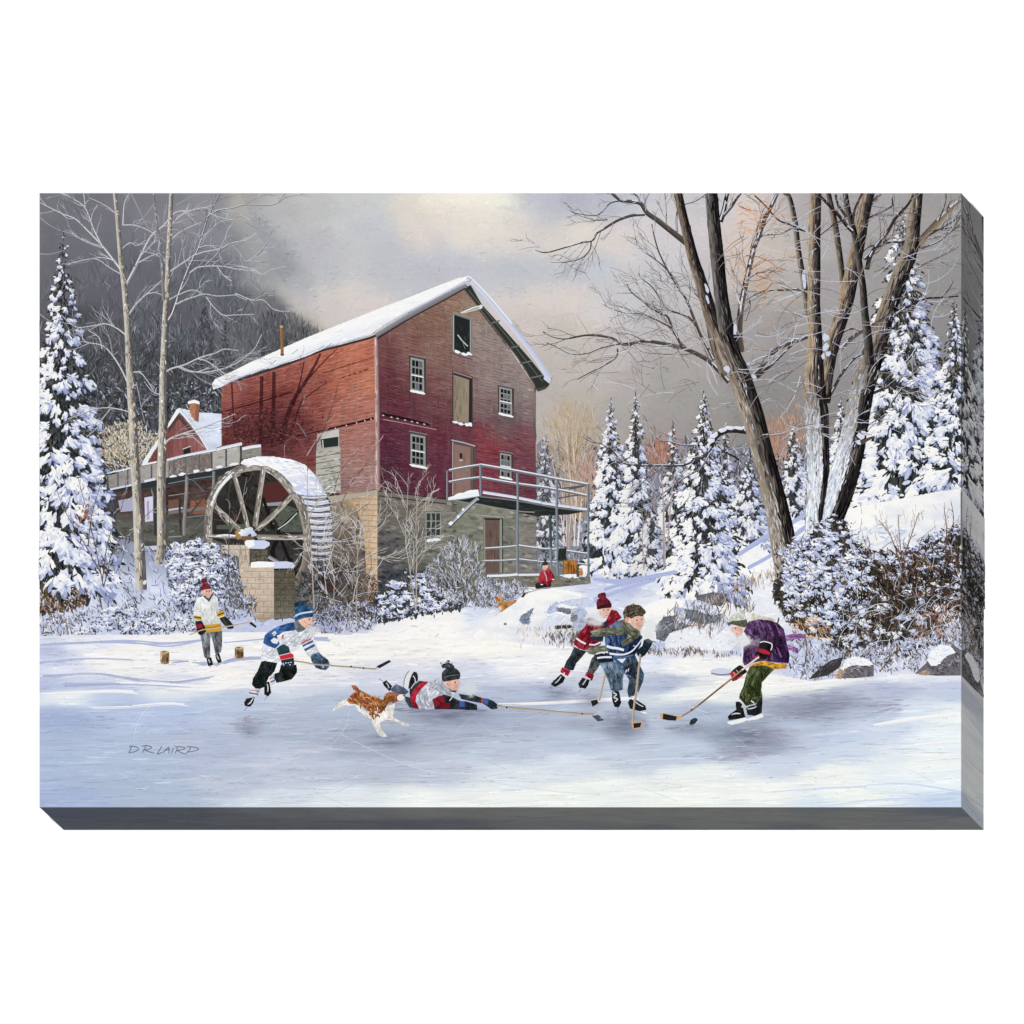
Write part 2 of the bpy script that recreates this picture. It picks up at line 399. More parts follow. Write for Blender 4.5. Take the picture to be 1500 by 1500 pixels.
# ---------------------------------------------------------------- far thicket and bushes to the right of the mill
far = part('thicket', root, 'grey leafless thicket between the spruces', wrap=True)
fp = arr(786,650,800,640,880,655,960,650,1010,640,1060,655,1110,650,1180,640,1240,650,1250,780,1100,800,900,835,786,830)
far.grid(fp, lambda x, y: np.array([138, 138, 150])+(22*fbm(x, y, 26, 40, 12))[:, None]+np.array([8, 0, -6])*fbm(x, y, 40, 40, 14)[:, None], 2.5)
x, y = sample(fp, 3800)
far.dabs(x, y, np.pi/2+rng.normal(0, .6, len(x)), 4+10*rng.random(len(x)), .8+1.1*rng.random(len(x)), pick([(68,72,80,4),(112,112,124,4),(168,172,190,4),(208,214,230,3),(120,100,88,3),(46,52,56,3),(150,130,116,2)], len(x)))
def fan(p, cx, by, w, h, n, pal, wd=.8, spread=.75, tufts=True):
    """fan of fine twigs rising from one foot"""
    for c in pick(pal, n):
        a = -np.pi/2+rng.normal(0, spread*.5); L = h*rng.uniform(.5, 1.0)
        x0 = cx+rng.normal(0, w*.12)
        p1 = (x0+np.cos(a)*L*.5*w/h*1.2, by+np.sin(a)*L*.5); a2 = a+rng.normal(0, .18)
        p2 = (p1[0]+np.cos(a2)*L*.5*w/h*1.2, p1[1]+np.sin(a2)*L*.5)
        p.ribbon([(x0, by), p1, p2], (wd, .4), c, 4)
fan1 = part('bush', root, 'golden leafless bush right of the mill')
x = rng.normal(836, 22, 900); y = rng.normal(632, 26, 900); m = (((x-838)/48)**2+((y-636)/50)**2 < 1); x, y = x[m], y[m]
fan1.dabs(x, y, np.arctan2(y-720, (x-840)*1.3)+rng.normal(0, .2, len(x)), 8+8*rng.random(len(x)), 1.0+rng.random(len(x))*.6, skycol(x, y)*.5+.5*pick([(196,170,132,4),(176,146,106,3),(210,190,160,2)], len(x)))
fan(fan1, 840, 760, 66, 150, 90, [(190,160,118,4),(160,130,100,3),(214,196,170,3),(120,100,84,1)])
fan(fan1, 838, 800, 46, 170, 16, [(226,218,214,3),(170,150,136,2)], 1.6)
for nm, cx, cy, rx, ry, pal in [('bush',862,700,26,44,[(184,154,140,4),(166,136,124,3),(196,172,160,3)]),('bush',968,664,26,26,[(170,124,104,3),(150,110,96,3),(190,150,130,2)]),
                        ('bush',1158,636,30,44,[(172,142,126,4),(156,128,114,3),(188,160,144,3)]),('bush',1128,650,18,30,[(178,142,122,3),(164,128,110,3)])]:
    b = part(nm, root, {862:'pinkish orange bush beside the balcony post',968:'rust brown bush between two distant spruces',1158:'orange bush between the big right-hand trunks',1128:'orange bush just right of the leaning trunk'}[cx])
    n = 420; u = rng.normal(0, .45, n); v = rng.normal(0, .45, n)
    x = cx+u*rx; y = cy+v*ry
    b.dabs(x, y, np.arctan2((y-cy-ry*1.4), (x-cx))+rng.normal(0, .2, n), 6+8*rng.random(n), .8+.8*rng.random(n), pick(pal, n))

# ---------------------------------------------------------------- snow-covered ground
snow = part('snow_bank', root)
def snowcol(seed=0, base=(244, 244, 247), sh=(176, 184, 216), amt=.55):
    base = np.array(base, float); sh = np.array(sh, float)
    def f(x, y):
        t = np.clip(.32+amt*1.5*fbm(x, y, 44, 15, 40+seed), 0, 1)[:, None]
        return base*(1-t)+sh*t+(3*vnoise(x, y, 4, 2, 9))[:, None]
    return f
SN = field([(70,900,196,204,228),(120,850,178,188,222),(160,880,196,204,232),(220,890,186,194,226),(300,900,188,196,226),(350,915,196,202,230),(420,925,200,206,230),(110,925,220,226,240),(250,925,222,228,242),
 (480,905,170,174,205),(520,915,210,212,230),(560,905,236,236,240),(620,890,248,247,244),(660,915,249,247,243),(600,930,248,246,242),(720,915,244,244,246),(700,890,214,220,240),(740,880,190,196,222),
 (760,900,246,246,246),(800,875,250,249,246),(840,890,214,218,234),(860,920,222,226,240),(800,930,246,245,242),(880,860,206,212,236),(920,850,180,188,222),(900,835,246,247,250),(960,850,222,227,242),(990,850,249,248,244),
 (1020,860,250,249,245),(1060,840,250,249,245),(1100,820,247,247,247),(1130,800,246,247,250),(1160,790,247,248,250),(1180,760,240,243,250),(1250,740,226,231,244),(1290,750,250,247,242),(1340,740,250,248,242),(1390,730,250,249,245),
 (1300,790,250,247,240),(1350,800,249,246,240),(1270,790,248,247,245),(960,900,240,241,246),(1000,910,214,220,238),(1050,900,238,239,243),(950,950,222,226,240),(1100,880,232,235,243),(1200,960,196,204,230),(1300,960,224,228,240),(1380,950,210,216,236)], soft=14, power=1.8)
sp = arr(58,840,120,850,200,860,300,880,380,900,470,900,540,905,600,885,680,880,740,860,800,845,870,838,900,822,960,832,1040,815,1100,790,1150,760,1190,740,1240,700,1300,690,1360,680,1408,690,1408,1010,58,1010)
snow.grid(sp, lambda x, y: SN(x+14*fbm(x, y, 40, 20, 3), y+8*fbm(x, y, 40, 16, 5))+(9*fbm(x, y, 30, 9, 7))[:, None], 2.0)
def snowmarks(p, poly, n, ang=-.12, ln=16, wd=2.2, amp=12):
    f = lambda x, y: np.clip(SN(x, y)+rng.normal(0, amp, (len(x), 1))+rng.normal(0, 3, (len(x), 3)), 0, 253)
    p.fill(poly, n, ang, ln, wd, f, .3, edge=False)
snowmarks(snow, sp, 2600)

def mound(p, poly, n=140, seed=0, lit=(250,249,245), sh=(190,197,224), ang=-.4, spread=1.0):
    """drift of snow: lit from the left, lavender to the lower right"""
    x0, y0, x1, y1 = bbox(poly); lit = np.array(lit, float); sh = np.array(sh, float)
    def f(x, y):
        t = np.clip(((x-x0)/(x1-x0)*.7+(y-y0)/(y1-y0)*.6)-.35+.5*fbm(x, y, 20, 10, seed), 0, 1)[:, None]*spread
        return lit*(1-t)+sh*t
    p.poly(poly, (lit*.6+sh*.4)); p.grid(poly, f, 1.5); p.fill(poly, n, ang, 10, 2.2, f, .35)
# ---------------------------------------------------------------- snow-laden spruces
def spruce(label, ax, ay, by, hw, boughs, seed, lean=0, right=.5, dark=1.0, warm=0.0, size=1.0, haze=0.0, parent=None):
    p = part('spruce_tree', parent or root, label)
    r = np.random.default_rng(seed); h = by-ay
    hz = np.array([150, 150, 158.])
    def hzc(c): return np.asarray(c, float)*(1-haze)+hz*haze
    # dark inner mass with ragged tiers
    n = int(boughs*4); nt = 6+h/34
    def half(t): return hw*(.04+.96*t**.98)*(.74+.34*((t*nt) % 1.0))
    t = r.random(n)**.6; w = half(t)
    u = np.clip(r.normal(0, .5, n), -1.0, 1.0)
    x = ax+lean*t+u*w; y = ay+t*h+r.normal(0, 1.5, n)
    a = np.pi/2-u*.95+r.normal(0, .28, n)
    L = (3+9*t*size)*(.6+.8*r.random(n))
    pal = pick([(36,40,40,5),(50,55,52,4),(62,66,60,2+warm),(46,50,64,3),(82,78,64,1+warm*2),(24,27,28,3)], n)
    p.dabs(x, y, a, L, (1.3+1.9*t*size), hzc(pal))
    # boughs from the top down: dark needles, then drooping fingers of snow, white above and lilac beneath
    nb = int(boughs*.5); t = np.sort((np.arange(nb)+r.random(nb))/nb)**.66
    ww = half(t); u = r.uniform(-1, 1, nb); u = np.sign(u)*np.abs(u)**.85
    x = ax+lean*t+u*ww; y = ay+t*h+np.abs(u)*ww*.25
    s = (3.0+17.5*t**.85*size)*(.45+.8*r.random(nb))
    ang = np.where(u < 0, np.pi-.75, .75)+r.normal(0, .3, nb); ang = np.where(np.abs(u) < .28, np.pi/2+r.normal(0, .55, nb), ang)
    lo = 0; per = max(6, nb//22)
    while lo < nb:
        e = slice(lo, min(nb, lo+per)); k = e.stop-lo; lo += per
        X, Y, Sx, A, U, TT = x[e], y[e], s[e], ang[e], u[e], t[e]
        rep = lambda v, q: np.repeat(v, q)
        # needles showing beneath and at the tip
        q = 5; f = r.random(k*q); side = r.normal(0, .5, k*q); S5, A5 = rep(Sx, q), rep(A, q)
        fx = rep(X, q)+np.cos(A5)*S5*f*.95+r.normal(0, .1, k*q)*S5; fy = rep(Y, q)+np.sin(A5)*S5*f*.75+S5*(.22+.16*r.random(k*q))
        p.dabs(fx, fy, A5*.6+np.pi/2*.4+side*.8, S5*(.32+.3*r.random(k*q)), .8+S5*.075, hzc(pick([(36,40,40,5),(52,58,52,4),(46,50,62,3),(78,76,62,1+warm)], k*q)))
        shade0 = .30+right*.9*U+r.normal(0, .16, k)
        for (q, off, wd, dk) in ((6, .14, .16, .55), (6, -.02, .15, .12), (4, -.12, .13, -.25)):
            f = r.random(k*q); lat = r.normal(0, .16, k*q); Sq, Aq = rep(Sx, q), rep(A, q)
            fx = rep(X, q)+np.cos(Aq)*Sq*(f-.12)*.8-np.sin(Aq)*Sq*lat; fy = rep(Y, q)+np.sin(Aq)*Sq*(f-.12)*.6+np.cos(Aq)*Sq*lat+Sq*off
            sh = np.clip(rep(shade0, q)+dk+.3*lat*np.sign(np.cos(Aq))+r.normal(0, .14, k*q), 0, 1)[:, None]
            c = np.where(sh < .5, np.array([251, 250, 247])*(1-sh*2)+np.array([212, 219, 240])*sh*2, np.array([212, 219, 240])*(2-sh*2)+np.array([142, 152, 194])*(sh*2-1))
            p.dabs(fx, fy, Aq+lat*1.6+r.normal(0, .3, k*q), Sq*(.34+.34*r.random(k*q)), .9+Sq*wd*(.5+.6*r.random(k*q)), hzc(c))
        m = r.random(k) < .5   # small needle gaps over the snow
        gx = X[m]+r.normal(0, .4, m.sum())*Sx[m]; gy = Y[m]+r.normal(0, .35, m.sum())*Sx[m]
        p.dabs(gx, gy, A[m]+r.normal(0, .6, m.sum()), Sx[m]*.3, .7+Sx[m]*.04, hzc(pick([(42,46,46,4),(60,64,60,3),(90,96,112,2)], m.sum())))
    # leader at the very top
    p.dabs([ax]*3, [ay-1, ay+3, ay+6], np.pi/2+r.normal(0, .2, 3), 7, 1.1, hzc(pick([(60,64,64,3),(214,218,228,2)], 3)))
    return p

def twigs(p, P, w, n, ln, cols, depth=2, spread=.75, lo=.15, snow=.3, up=0.0, r=None, snowcol_=(214,219,232), minw=.55):
    """side shoots along a branch path"""
    r = r or rng
    Q = curve(P, 6); N = len(Q)
    for i in range(n):
        f = lo+(1-lo)*(i+r.random())/n; k = min(N-2, int(f*(N-1)))
        b = Q[k]; tg = Q[k+1]-Q[k]; sd = 1 if r.random() < .5 else -1
        a = math.atan2(tg[1], tg[0])+sd*spread*(.4+.7*r.random())
        L = ln*(1.1-.5*f)*(.45+.9*r.random()); cur = -sd*r.uniform(-.25, .75)+r.normal(0, .15)   # long sweeping arcs
        pts = [b]; q = b
        for g in (.3, .3, .25, .2):
            q = q+np.array([math.cos(a), math.sin(a)])*L*g; pts.append(q); a += cur*.42+r.normal(0, .13)
        c = pick(cols, 1, 6)[0]; ww = max(minw, w*(1-.6*f)*.55)
        p.ribbon(pts, (ww, max(.35, minw*.6)), c, 3)
        if r.random() < snow: p.ribbon([z+np.array([-.15, -ww*.4-.1]) for z in pts[:4]], (max(.45, ww*.5), .35), np.array(snowcol_)+r.normal(0, 5), 3)
        if depth > 1 and L > 9: twigs(p, pts, ww*.8, max(2, int(L/8)), L*.5, cols, depth-1, spread*.85, .25, snow*.7, up, r, snowcol_, minw*.9)

def trunk(p, P, w, lit, mid, dk, strokes=300, per=8, edge=.55, snow=None):
    """rounded trunk: lit bark on the left edge, dark on the right, lengthwise bark touches"""
    Q = curve(P, per); n = len(Q); w = np.interp(np.linspace(0, 1, n), np.linspace(0, 1, len(w)), w)
    Tn = np.gradient(Q, axis=0); Tn /= np.hypot(Tn[:, 0], Tn[:, 1])[:, None]
    Nn = np.stack([-Tn[:, 1], Tn[:, 0]], 1)
    sg = np.where(Nn[:, 0] > 0, -1, 1)[:, None]; Nn = Nn*sg      # towards the left of the picture
    lit, mid, dk = [np.array(c, float) for c in (lit, mid, dk)]
    def colr(s):   # s: -1 right .. 1 left
        s = np.asarray(s)[:, None]
        return np.where(s > 0, mid+(lit-mid)*np.clip(s/edge, 0, 1), mid+(dk-mid)*np.clip(-s/edge, 0, 1))
    ss = np.linspace(-1, 1, 7)
    for a, b in zip(ss[:-1], ss[1:]):
        A = Q+Nn*(w/2*a)[:, None]; B = Q+Nn*(w/2*b)[:, None]
        q = np.stack([A[:-1], A[1:], B[1:], B[:-1]], 1); cc = colr([(a+b)/2])[0]
        p.add(q, vary(cc, len(q), 5, 2), par=True)
    k = rng.uniform(0, n-1.001, strokes); i = k.astype(int); f = (k-i)[:, None]
    s = rng.uniform(-.95, .95, strokes)
    c = Q[i]*(1-f)+Q[i+1]*f; ww = w[i]; c = c+Nn[i]*(ww/2*s)[:, None]
    tone = np.clip(colr(np.clip(s+rng.normal(0, .35, strokes), -1, 1))+rng.normal(0, 13, (strokes, 1))+rng.normal(0, 2.2, (strokes, 3)), 0, 255)
    ln = np.minimum(26, 4+ww*.7)*(.5+rng.random(strokes)); wd = np.clip(ww*.07, .7, 1.8)*(.7+.6*rng.random(strokes))
    p.dabs(c[:, 0], c[:, 1], np.arctan2(Tn[i, 1], Tn[i, 0])+rng.normal(0, .06, strokes), ln, wd, tone)
    return Q, w, Nn

def mottle(p, Q, w, Nn, n, pal, big=1.0):
    """bark patches on a pale trunk"""
    i = rng.integers(0, len(Q)-1, n); s = rng.uniform(-.7, .75, n)
    c = Q[i]+Nn[i]*(w[i]/2*s)[:, None]+rng.normal(0, 1.0, (n, 2))*np.array([0, 2.5])
    p.blobs(c[:, 0], c[:, 1], (w[i]*.09+.3)*big*(.5+rng.random(n)), (.9+w[i]*.2)*big*(.5+rng.random(n)), rng.normal(0, .3, n), pick(pal, n), 7, .35)

SPR = [  # label, apex x, apex y, base y, half width, boughs, seed, right, warm, size, haze
 ('dim bluish spruce just right of the mill wall', 800, 640, 806, 24, 90, 1, .3, .5, .55, .25),
 ('snowy spruce standing tallest beside the balcony', 895, 586, 832, 42, 330, 2, .55, .2, .95, .05),
 ('slim snowy spruce close behind the tallest one right of the balcony', 931, 576, 800, 32, 230, 3, .5, .2, .8, .08),
 ('small slender spruce between the rust bush and the pond trees', 986, 620, 790, 26, 150, 4, .5, .3, .65, .14),
 ('low spruce in the shade behind two thin saplings', 955, 742, 832, 32, 110, 6, .7, .2, .7, .22),
 ('small spruce behind the low snowy branch', 1063, 622, 790, 28, 130, 7, .6, .2, .65, .15),
 ('spruce with drooping boughs left of the leaning trunk', 1096, 668, 792, 36, 170, 8, .5, .2, .8, .1),
 ('broad snow-heavy spruce left of the leaning trunk', 1031, 576, 862, 66, 420, 5, .6, .2, 1.05, .02),
 ('small spruce between the leaning trunk and the middle trunk', 1163, 622, 756, 27, 150, 9, .5, .3, .7, .1),
 ('thin snowy spruce between the two right-hand trunks', 1232, 585, 720, 22, 150, 10, .4, .3, .8, .05),
 ('huge snow-loaded spruce behind the right-hand trunks', 1322, 306, 748, 112, 780, 11, .45, .3, 1.45, .02),
 ('snowy spruce cut off by the right edge', 1398, 436, 704, 50, 260, 12, .45, .3, 1.1, .02),
]
for (lb, ax, ay, by, hw, nb, sd, rt, wm, sz, hz) in SPR[:10]:
    spruce(lb, ax, ay, by, hw, nb, sd, right=rt, warm=wm, size=sz, haze=hz)
# two thin saplings in front of the far spruces
sap = part('bare_sapling', root, 'pair of thin pale saplings among the far spruces')
for P, w in [(arr(974,830,973,790,972,740,970,705), (4, 1.5)), (arr(979,800,981,760,984,725,988,700), (2.4, 1)), (arr(944,835,942,800,942,775,950,755), (2, 1)), (arr(832,805,833,760,838,720,850,680,864,640), (3.5, 1)), (arr(836,740,834,700,826,660,820,640), (2, .8))]:
    sap.ribbon(P, w, (196,176,168), 6, side=(150,132,126)); twigs(sap, P, 1.4, 7, 26, [(190,180,180,3),(150,132,124,2),(214,214,224,2)], 2, .6)
# ---------------------------------------------------------------- cottage behind the flume
F = T(100, 580, 4.6867)     # enlarged view coordinates -> picture units
cot = part('cottage', root, 'small red cottage with snowy roof and brick chimney behind the flume')
c_roof = F(762,85, 900,115, 1060,125, 1055,345, 965,372, 900,265, 830,180)
cot.poly(c_roof, (214,222,240)); cot.grid(c_roof, lambda x, y: np.array([222,228,242])+(26*fbm(x, y, 16, 12, 3))[:, None]-(.5*(x-290))[:, None]*np.array([.5,.4,.1]), 1.4)
wallp = F(760,125, 830,190, 900,280, 960,372, 800,420, 690,440, 540,470, 600,380, 690,220)
def cotcol(x, y): return np.array([134, 84, 82])+(22*fbm(x, y, 3, 26, 8))[:, None]+((x-262)*.35)[:, None]
cw = part('wall', cot); cw.poly(wallp, (128,80,78)); cw.grid(wallp, cotcol, 1.2); cw.fill(wallp, 120, 1.57, 8, 1.0, lambda x, y: cotcol(x, y)+rng.normal(0, 12, (len(x), 1)), .05)
cw.poly(F(760,125, 690,225, 690,260, 760,160, 860,270, 900,290), (84,64,64))
rs = part('roof_snow', cot)
rs.poly(F(682,225, 690,190, 745,95, 765,84, 790,95, 760,122, 700,205), (244,245,246)); rs.poly(F(510,470, 520,440, 640,265, 650,290, 560,430, 545,468), (236,238,244))
rs.ribbon(F(765,92, 830,170, 900,262, 965,372), (5.5, 4), (246,247,248), side=(196,204,230))
ch = part('chimney', cot)
ch.poly(F(832,60, 870,55, 905,60, 897,180, 870,172, 840,125), (178,122,98)); ch.poly(F(878,60, 905,60, 897,182, 872,172), (142,98,82))
for k in range(14):
    yy = 65+k*8; ch.dabs([278+(k % 3)*3.0], [580+yy/4.687], 0, 4, .8, (214,146,112) if k % 2 else (140,84,66))
ch.poly(F(822,58, 826,38, 870,28, 902,40, 905,60, 870,52), (248,248,246))
cwin = part('window', cot); cwin.poly(F(792,370, 838,352, 842,395, 796,408), (40,40,44)); cwin.ribbon(F(786,368, 845,346), 1.4, (200,196,196))

# ---------------------------------------------------------------- mill
mill = part('mill', root, 'three-storey red timber mill with snowy roof on a stone base')
base_all = arr(325,566,548,494,684,418,785,570,785,846,640,880,540,884,470,870,440,760,325,655)
mill.poly(base_all, (70,48,46))
side_poly = arr(325,567,345,558,400,541,470,515,500,507,540,495,551,491,553,716,520,724,500,724,470,716,440,722,400,715,325,690)
SIDE = field([(335,575,156,78,66),(370,565,150,72,64),(420,550,160,78,62),(470,530,176,86,62),(520,515,190,96,66),(545,520,186,94,70),(540,560,190,102,70),(500,560,176,88,64),(460,560,150,70,58),(420,580,124,54,50),(380,590,134,58,54),(340,600,140,62,58),
  (360,620,104,44,46),(400,620,98,38,42),(430,610,112,46,46),(460,600,148,70,60),(500,600,170,92,74),(540,590,176,98,78),(400,640,84,36,40),(360,645,100,44,46),(440,640,112,48,48),(455,660,126,58,56),(520,640,166,98,86),(540,650,160,100,90),(520,680,156,108,100),(540,700,154,112,106),(510,710,140,98,94),(390,560,146,66,58)], soft=12, power=1.8)
SIDE0 = mute(SIDE, .74, 1.07)
def SIDE(x, y):
    c = SIDE0(x, y); return c+np.maximum(0, c.mean(1, keepdims=True)-84)*.22
def sl_side(y): return -.323+np.clip((y-493)/223, -.1, 1.1)*.28
def sidec(x, y): return np.clip(SIDE(x, y)+(12*fbm(x, y, 22, 2.2, 71))[:, None]+(8*fbm(x, y, 12, 30, 72))[:, None], 0, 255)
sw = part('side_wall', mill); sw.poly(side_poly, (130,60,54)); sw.grid(side_poly, sidec, 1.3)
sw.fill(side_poly, 2600, lambda x, y: np.arctan(sl_side(y+ .3*(551-x)*.3)), 18, 1.2, lambda x, y: np.clip(sidec(x, y)+rng.normal(0, 13, (len(x), 1))+rng.normal(0, 4, (len(x), 3)), 0, 255), .02)
for yr in np.arange(499, 716, 5.2):
    s = float(sl_side(yr)); xs = np.linspace(551, 326, 26); ys = yr+s*(xs-551); m = inpoly(xs, ys, side_poly) & inpoly(xs, ys-1.5, side_poly)
    xs, ys = xs[m], ys[m]
    if len(xs) < 3: continue
    L = (xs[:-1]+xs[1:])/2; Y = (ys[:-1]+ys[1:])/2; keep = rng.random(len(L)) < .8
    sw.dabs(L[keep], Y[keep], math.atan(s), 9.5, .8, sidec(L[keep], Y[keep])*.74)
n = 1400; x, y = sample(side_poly, n, False); sw.dabs(x, y, np.arctan(sl_side(y)), 4+8*rng.random(len(x)), .9, np.clip(sidec(x, y)+rng.normal(0, 17, (len(x), 1)), 0, 255))
n = 90; x, y = sample(side_poly, n, False); sw.dabs(x, y, 1.57+rng.normal(0, .05, len(x)), 7+12*rng.random(len(x)), 1+rng.random(len(x)), mute(sidec, .6)(x, y)+rng.choice([-10, 6], len(x))[:, None]*rng.random((len(x), 1)))
for a in [(330,603,428,575,2.0),(375,653,548,613,1.7),(480,629,548,613,3.6),(472,547,548,523,1.0)]:
    P = [(a[0], a[1]), ((a[0]+a[2])/2, (a[1]+a[3])/2+.6), (a[2], a[3])]; sw.ribbon(P, (a[4]*.7, a[4]), (42,24,26))
for xx in (504,513,520,528,535,538): sw.dabs([xx], [553-(xx-504)*.34], -.32, 6, 1.5, (46,26,24))
for xx in (492,508,523,535,544): sw.dabs([xx], [628-(xx-492)*.26], -.26+1.2, 3, 1.4, (226,214,210))
for xx in (463,470,477): sw.dabs([xx], [563-(xx-463)*.33], -.32, 5, 1.0, (60,30,28))
# tree shadows painted over the boards
for P, w in [(arr(384,552,383,600,382,655), (5,6)), (arr(402,545,401,600,400,655), (5,7)), (arr(412,650,420,615,432,585,448,560,462,535,470,518), (8,3)), (arr(430,595,440,560,446,530), (3,1.5)), (arr(448,560,475,530,494,512), (2.4,1.2)), (arr(425,640,438,600,446,585,480,560), (3,1.2)), (arr(340,562,342,600,345,640), (2.5,2))]:
    part('shadow_glaze', mill, mat='glaze_paint', wrap=False).ribbon(P, w, (66,26,30,.6))
x = 388+rng.normal(0, 34, 700); y = 630+rng.normal(0, 17, 700); m = inpoly(x, y, side_poly); sw.dabs(x[m], y[m], rng.normal(0, 1.2, m.sum()), 3+5*rng.random(m.sum()), .8+rng.random(m.sum()), pick([(74,40,42,5),(62,34,38,4),(120,74,70,1.5),(96,52,52,3)], m.sum()))

front = arr(553,498,600,466,684,420,700,452,725,485,752,520,784,570,786,736,655,732,553,717)
FR = field([(560,510,112,58,58),(565,560,104,42,54),(570,640,108,36,54),(565,700,96,36,52),(600,700,106,36,52),(640,700,116,40,54),(590,600,116,44,56),(640,600,120,58,62),(640,640,124,46,58),(620,560,118,64,62),(600,490,126,76,66),(640,470,132,88,70),(670,440,142,102,80),(690,450,146,112,88),
  (640,520,130,84,74),(655,560,126,80,76),(700,490,142,120,114),(725,510,142,122,118),(750,540,142,122,118),(720,560,140,116,112),(770,570,142,122,116),(770,600,140,112,108),(710,600,134,100,98),(740,630,128,84,84),(705,640,148,54,56),(725,655,160,48,52),(760,640,138,66,68),(770,680,134,60,66),(715,690,142,46,54),(680,635,126,52,60),(765,710,124,52,60),(645,680,120,42,56),(745,610,110,92,90)], soft=11, power=1.8)
FR0 = mute(FR, .72, .99)
def FR(x, y): return FR0(x, y)+(smooth(540, 680, y))[:, None]*np.array([-3, 3, 9.])+(smooth(640, 500, y)*15)[:, None]*np.array([1, .96, .9])
def sl_front(y): return np.clip(.27-(y-480)/240*.13, .12, .3)
def frc(x, y): return np.clip(FR(x, y)+(11*fbm(x, y, 24, 2.2, 81))[:, None]+(9*fbm(x, y, 9, 40, 82))[:, None], 0, 255)
fw = part('gable_wall', mill); fw.poly(front, (120,70,68)); fw.grid(front, frc, 1.3)
fw.fill(front, 3200, lambda x, y: np.arctan(sl_front(y-.2*(x-553))), 14, 1.1, lambda x, y: np.clip(frc(x, y)+rng.normal(0, 12, (len(x), 1))+rng.normal(0, 4, (len(x), 3)), 0, 255), .02)
for yl in np.arange(380, 716, 4.6):
    s = float(sl_front(yl)); xs = np.linspace(555, 785, 26); ys = yl+s*(xs-553); m = inpoly(xs, ys, front) & inpoly(xs, ys+1.5, front); xs, ys = xs[m], ys[m]
    if len(xs) < 2: continue
    L = (xs[:-1]+xs[1:])/2; Y = (ys[:-1]+ys[1:])/2; keep = rng.random(len(L)) < .75
    fw.dabs(L[keep], Y[keep], math.atan(s), 9.6, .75, frc(L[keep], Y[keep])*.76)
for xx, y0, y1 in [(602,580,612),(625,580,622),(655,570,630),(725,600,650),(752,614,640),(730,612,650),(663,628,645)]:   # water stains below the sills
    fw.dabs(xx+rng.normal(0, 2, 14), rng.uniform(y0, y1, 14), 1.57, 14, 1.6, frc(np.full(14, xx), np.full(14, (y0+y1)/2))*.8+14)
n = 240; x, y = sample(front, n, False); fw.dabs(x, y, 1.57+rng.normal(0, .05, len(x)), 9+22*rng.random(len(x)), .8+1.5*rng.random(len(x)), mute(frc, .55)(x, y)+rng.choice([-12, 6, 10], len(x))[:, None]*rng.random((len(x), 1)))
n = 1500; x, y = sample(front, n, False); fw.dabs(x, y, np.arctan(sl_front(y-.2*(x-553))), 4+6*rng.random(len(x)), .8, np.clip(frc(x, y)+rng.normal(0, 16, (len(x), 1)), 0, 255))
fw.ribbon(arr(559,607,590,613,630,623), (5, 3.6), (36,24,28)); 
for xx in (562,574,583,594,604,612,622): fw.dabs([xx], [608.5+(xx-559)*.215], .3, 4, 1.5, (214,208,212))
fw.ribbon(arr(562,615,600,622,640,630), 1.0, (190,150,150))
cb = part('corner_board', mill); cb.ribbon(arr(552,494,553,560,554,640,554.5,719), (6, 7), (206,184,182), side=(112,56,62)); cb.dabs(np.full(40, 552)+rng.normal(0, 1, 40), rng.uniform(500, 716, 40), 1.57, 12, 1.3, pick([(222,206,204,3),(180,150,150,3),(150,112,112,2)], 40))
# eaves and roof
ev = part('eave', mill)
ev.poly(arr(680,423,690,418,706,446,740,484,775,524,806,562,803,567,785,570,782,560,760,527,735,496,706,458), (48,52,48))
for f in (.36, .62, .78, .93):   # rafter ends across the soffit
    a = np.array([682,424])*(1-f)+np.array([784,564])*f; b = np.array([692,420])*(1-f)+np.array([804,560])*f
    ev.ribbon([tuple(a), tuple(b)], 2.0, (128,134,128), side=(82,86,80))
ev.ribbon(arr(680,424,706,456,735,494,760,526,784,565), 2.2, (120,112,104), side=(60,58,54)); ev.ribbon(arr(687,426,712,456,742,492,772,530,796,560), 1.2, (96,100,92))
ev.ribbon(arr(551,492,600,463,650,436,684,419), (6.5, 6.5), (112,108,114), side=(150,150,160)); ev.ribbon(arr(553,497,600,468,650,441,682,423), 1.8, (48,40,44))
ev.ribbon(arr(551,492,540,496,500,507,470,515,430,531,400,541,345,559), (3.4, 2.0), (54,44,46)); ev.poly(arr(785,570,803,566,806,563,800,570,788,574), (70,72,66))
rf = part('roof', mill, 'snow-covered roof')
rp = arr(311,563,316,556,340,545,370,530,400,517,450,495,500,475,550,455,600,436,640,420,672,408,684,406,690,410,683,413,650,431,600,457,552,484,545,490,540,492,520,497,500,505,485,507,470,513,450,522,430,529,415,533,400,539,385,542,370,548,356,551,345,557,335,562,325,567,313,571)
rf.poly(rp, (247,247,248)); rf.grid(rp, lambda x, y: np.array([249, 249, 249])-(14*smooth(0, 14, y-np.interp(x, [311,400,500,600,684], [560,522,486,448,408])))[:, None]*np.array([1, .85, .4])+(4*fbm(x, y, 20, 8, 5))[:, None], 1.4)
rf.fill(rp, 160, -.38, 16, 1.6, lambda x, y: vary((248,248,249), len(x), 4, 1), .06)
rf.ribbon(arr(330,563,370,546,400,537,430,527,470,511,500,503,538,492), 1.8, (206,212,230)); rf.ribbon(arr(560,478,600,456,650,430,682,412), 2.4, (214,218,234))
for q in [(400,532),(432,516),(470,510),(481,507)]: rf.ribbon([(q[0]-4, q[1]+3), (q[0]+2, q[1]-1), (q[0]+5, q[1]-4)], 1.0, (150,162,190))
rf.ribbon(arr(684,408,694,414,720,442,750,478,780,516,806,556), (6, 9), (214,218,236), side=(182,188,212))
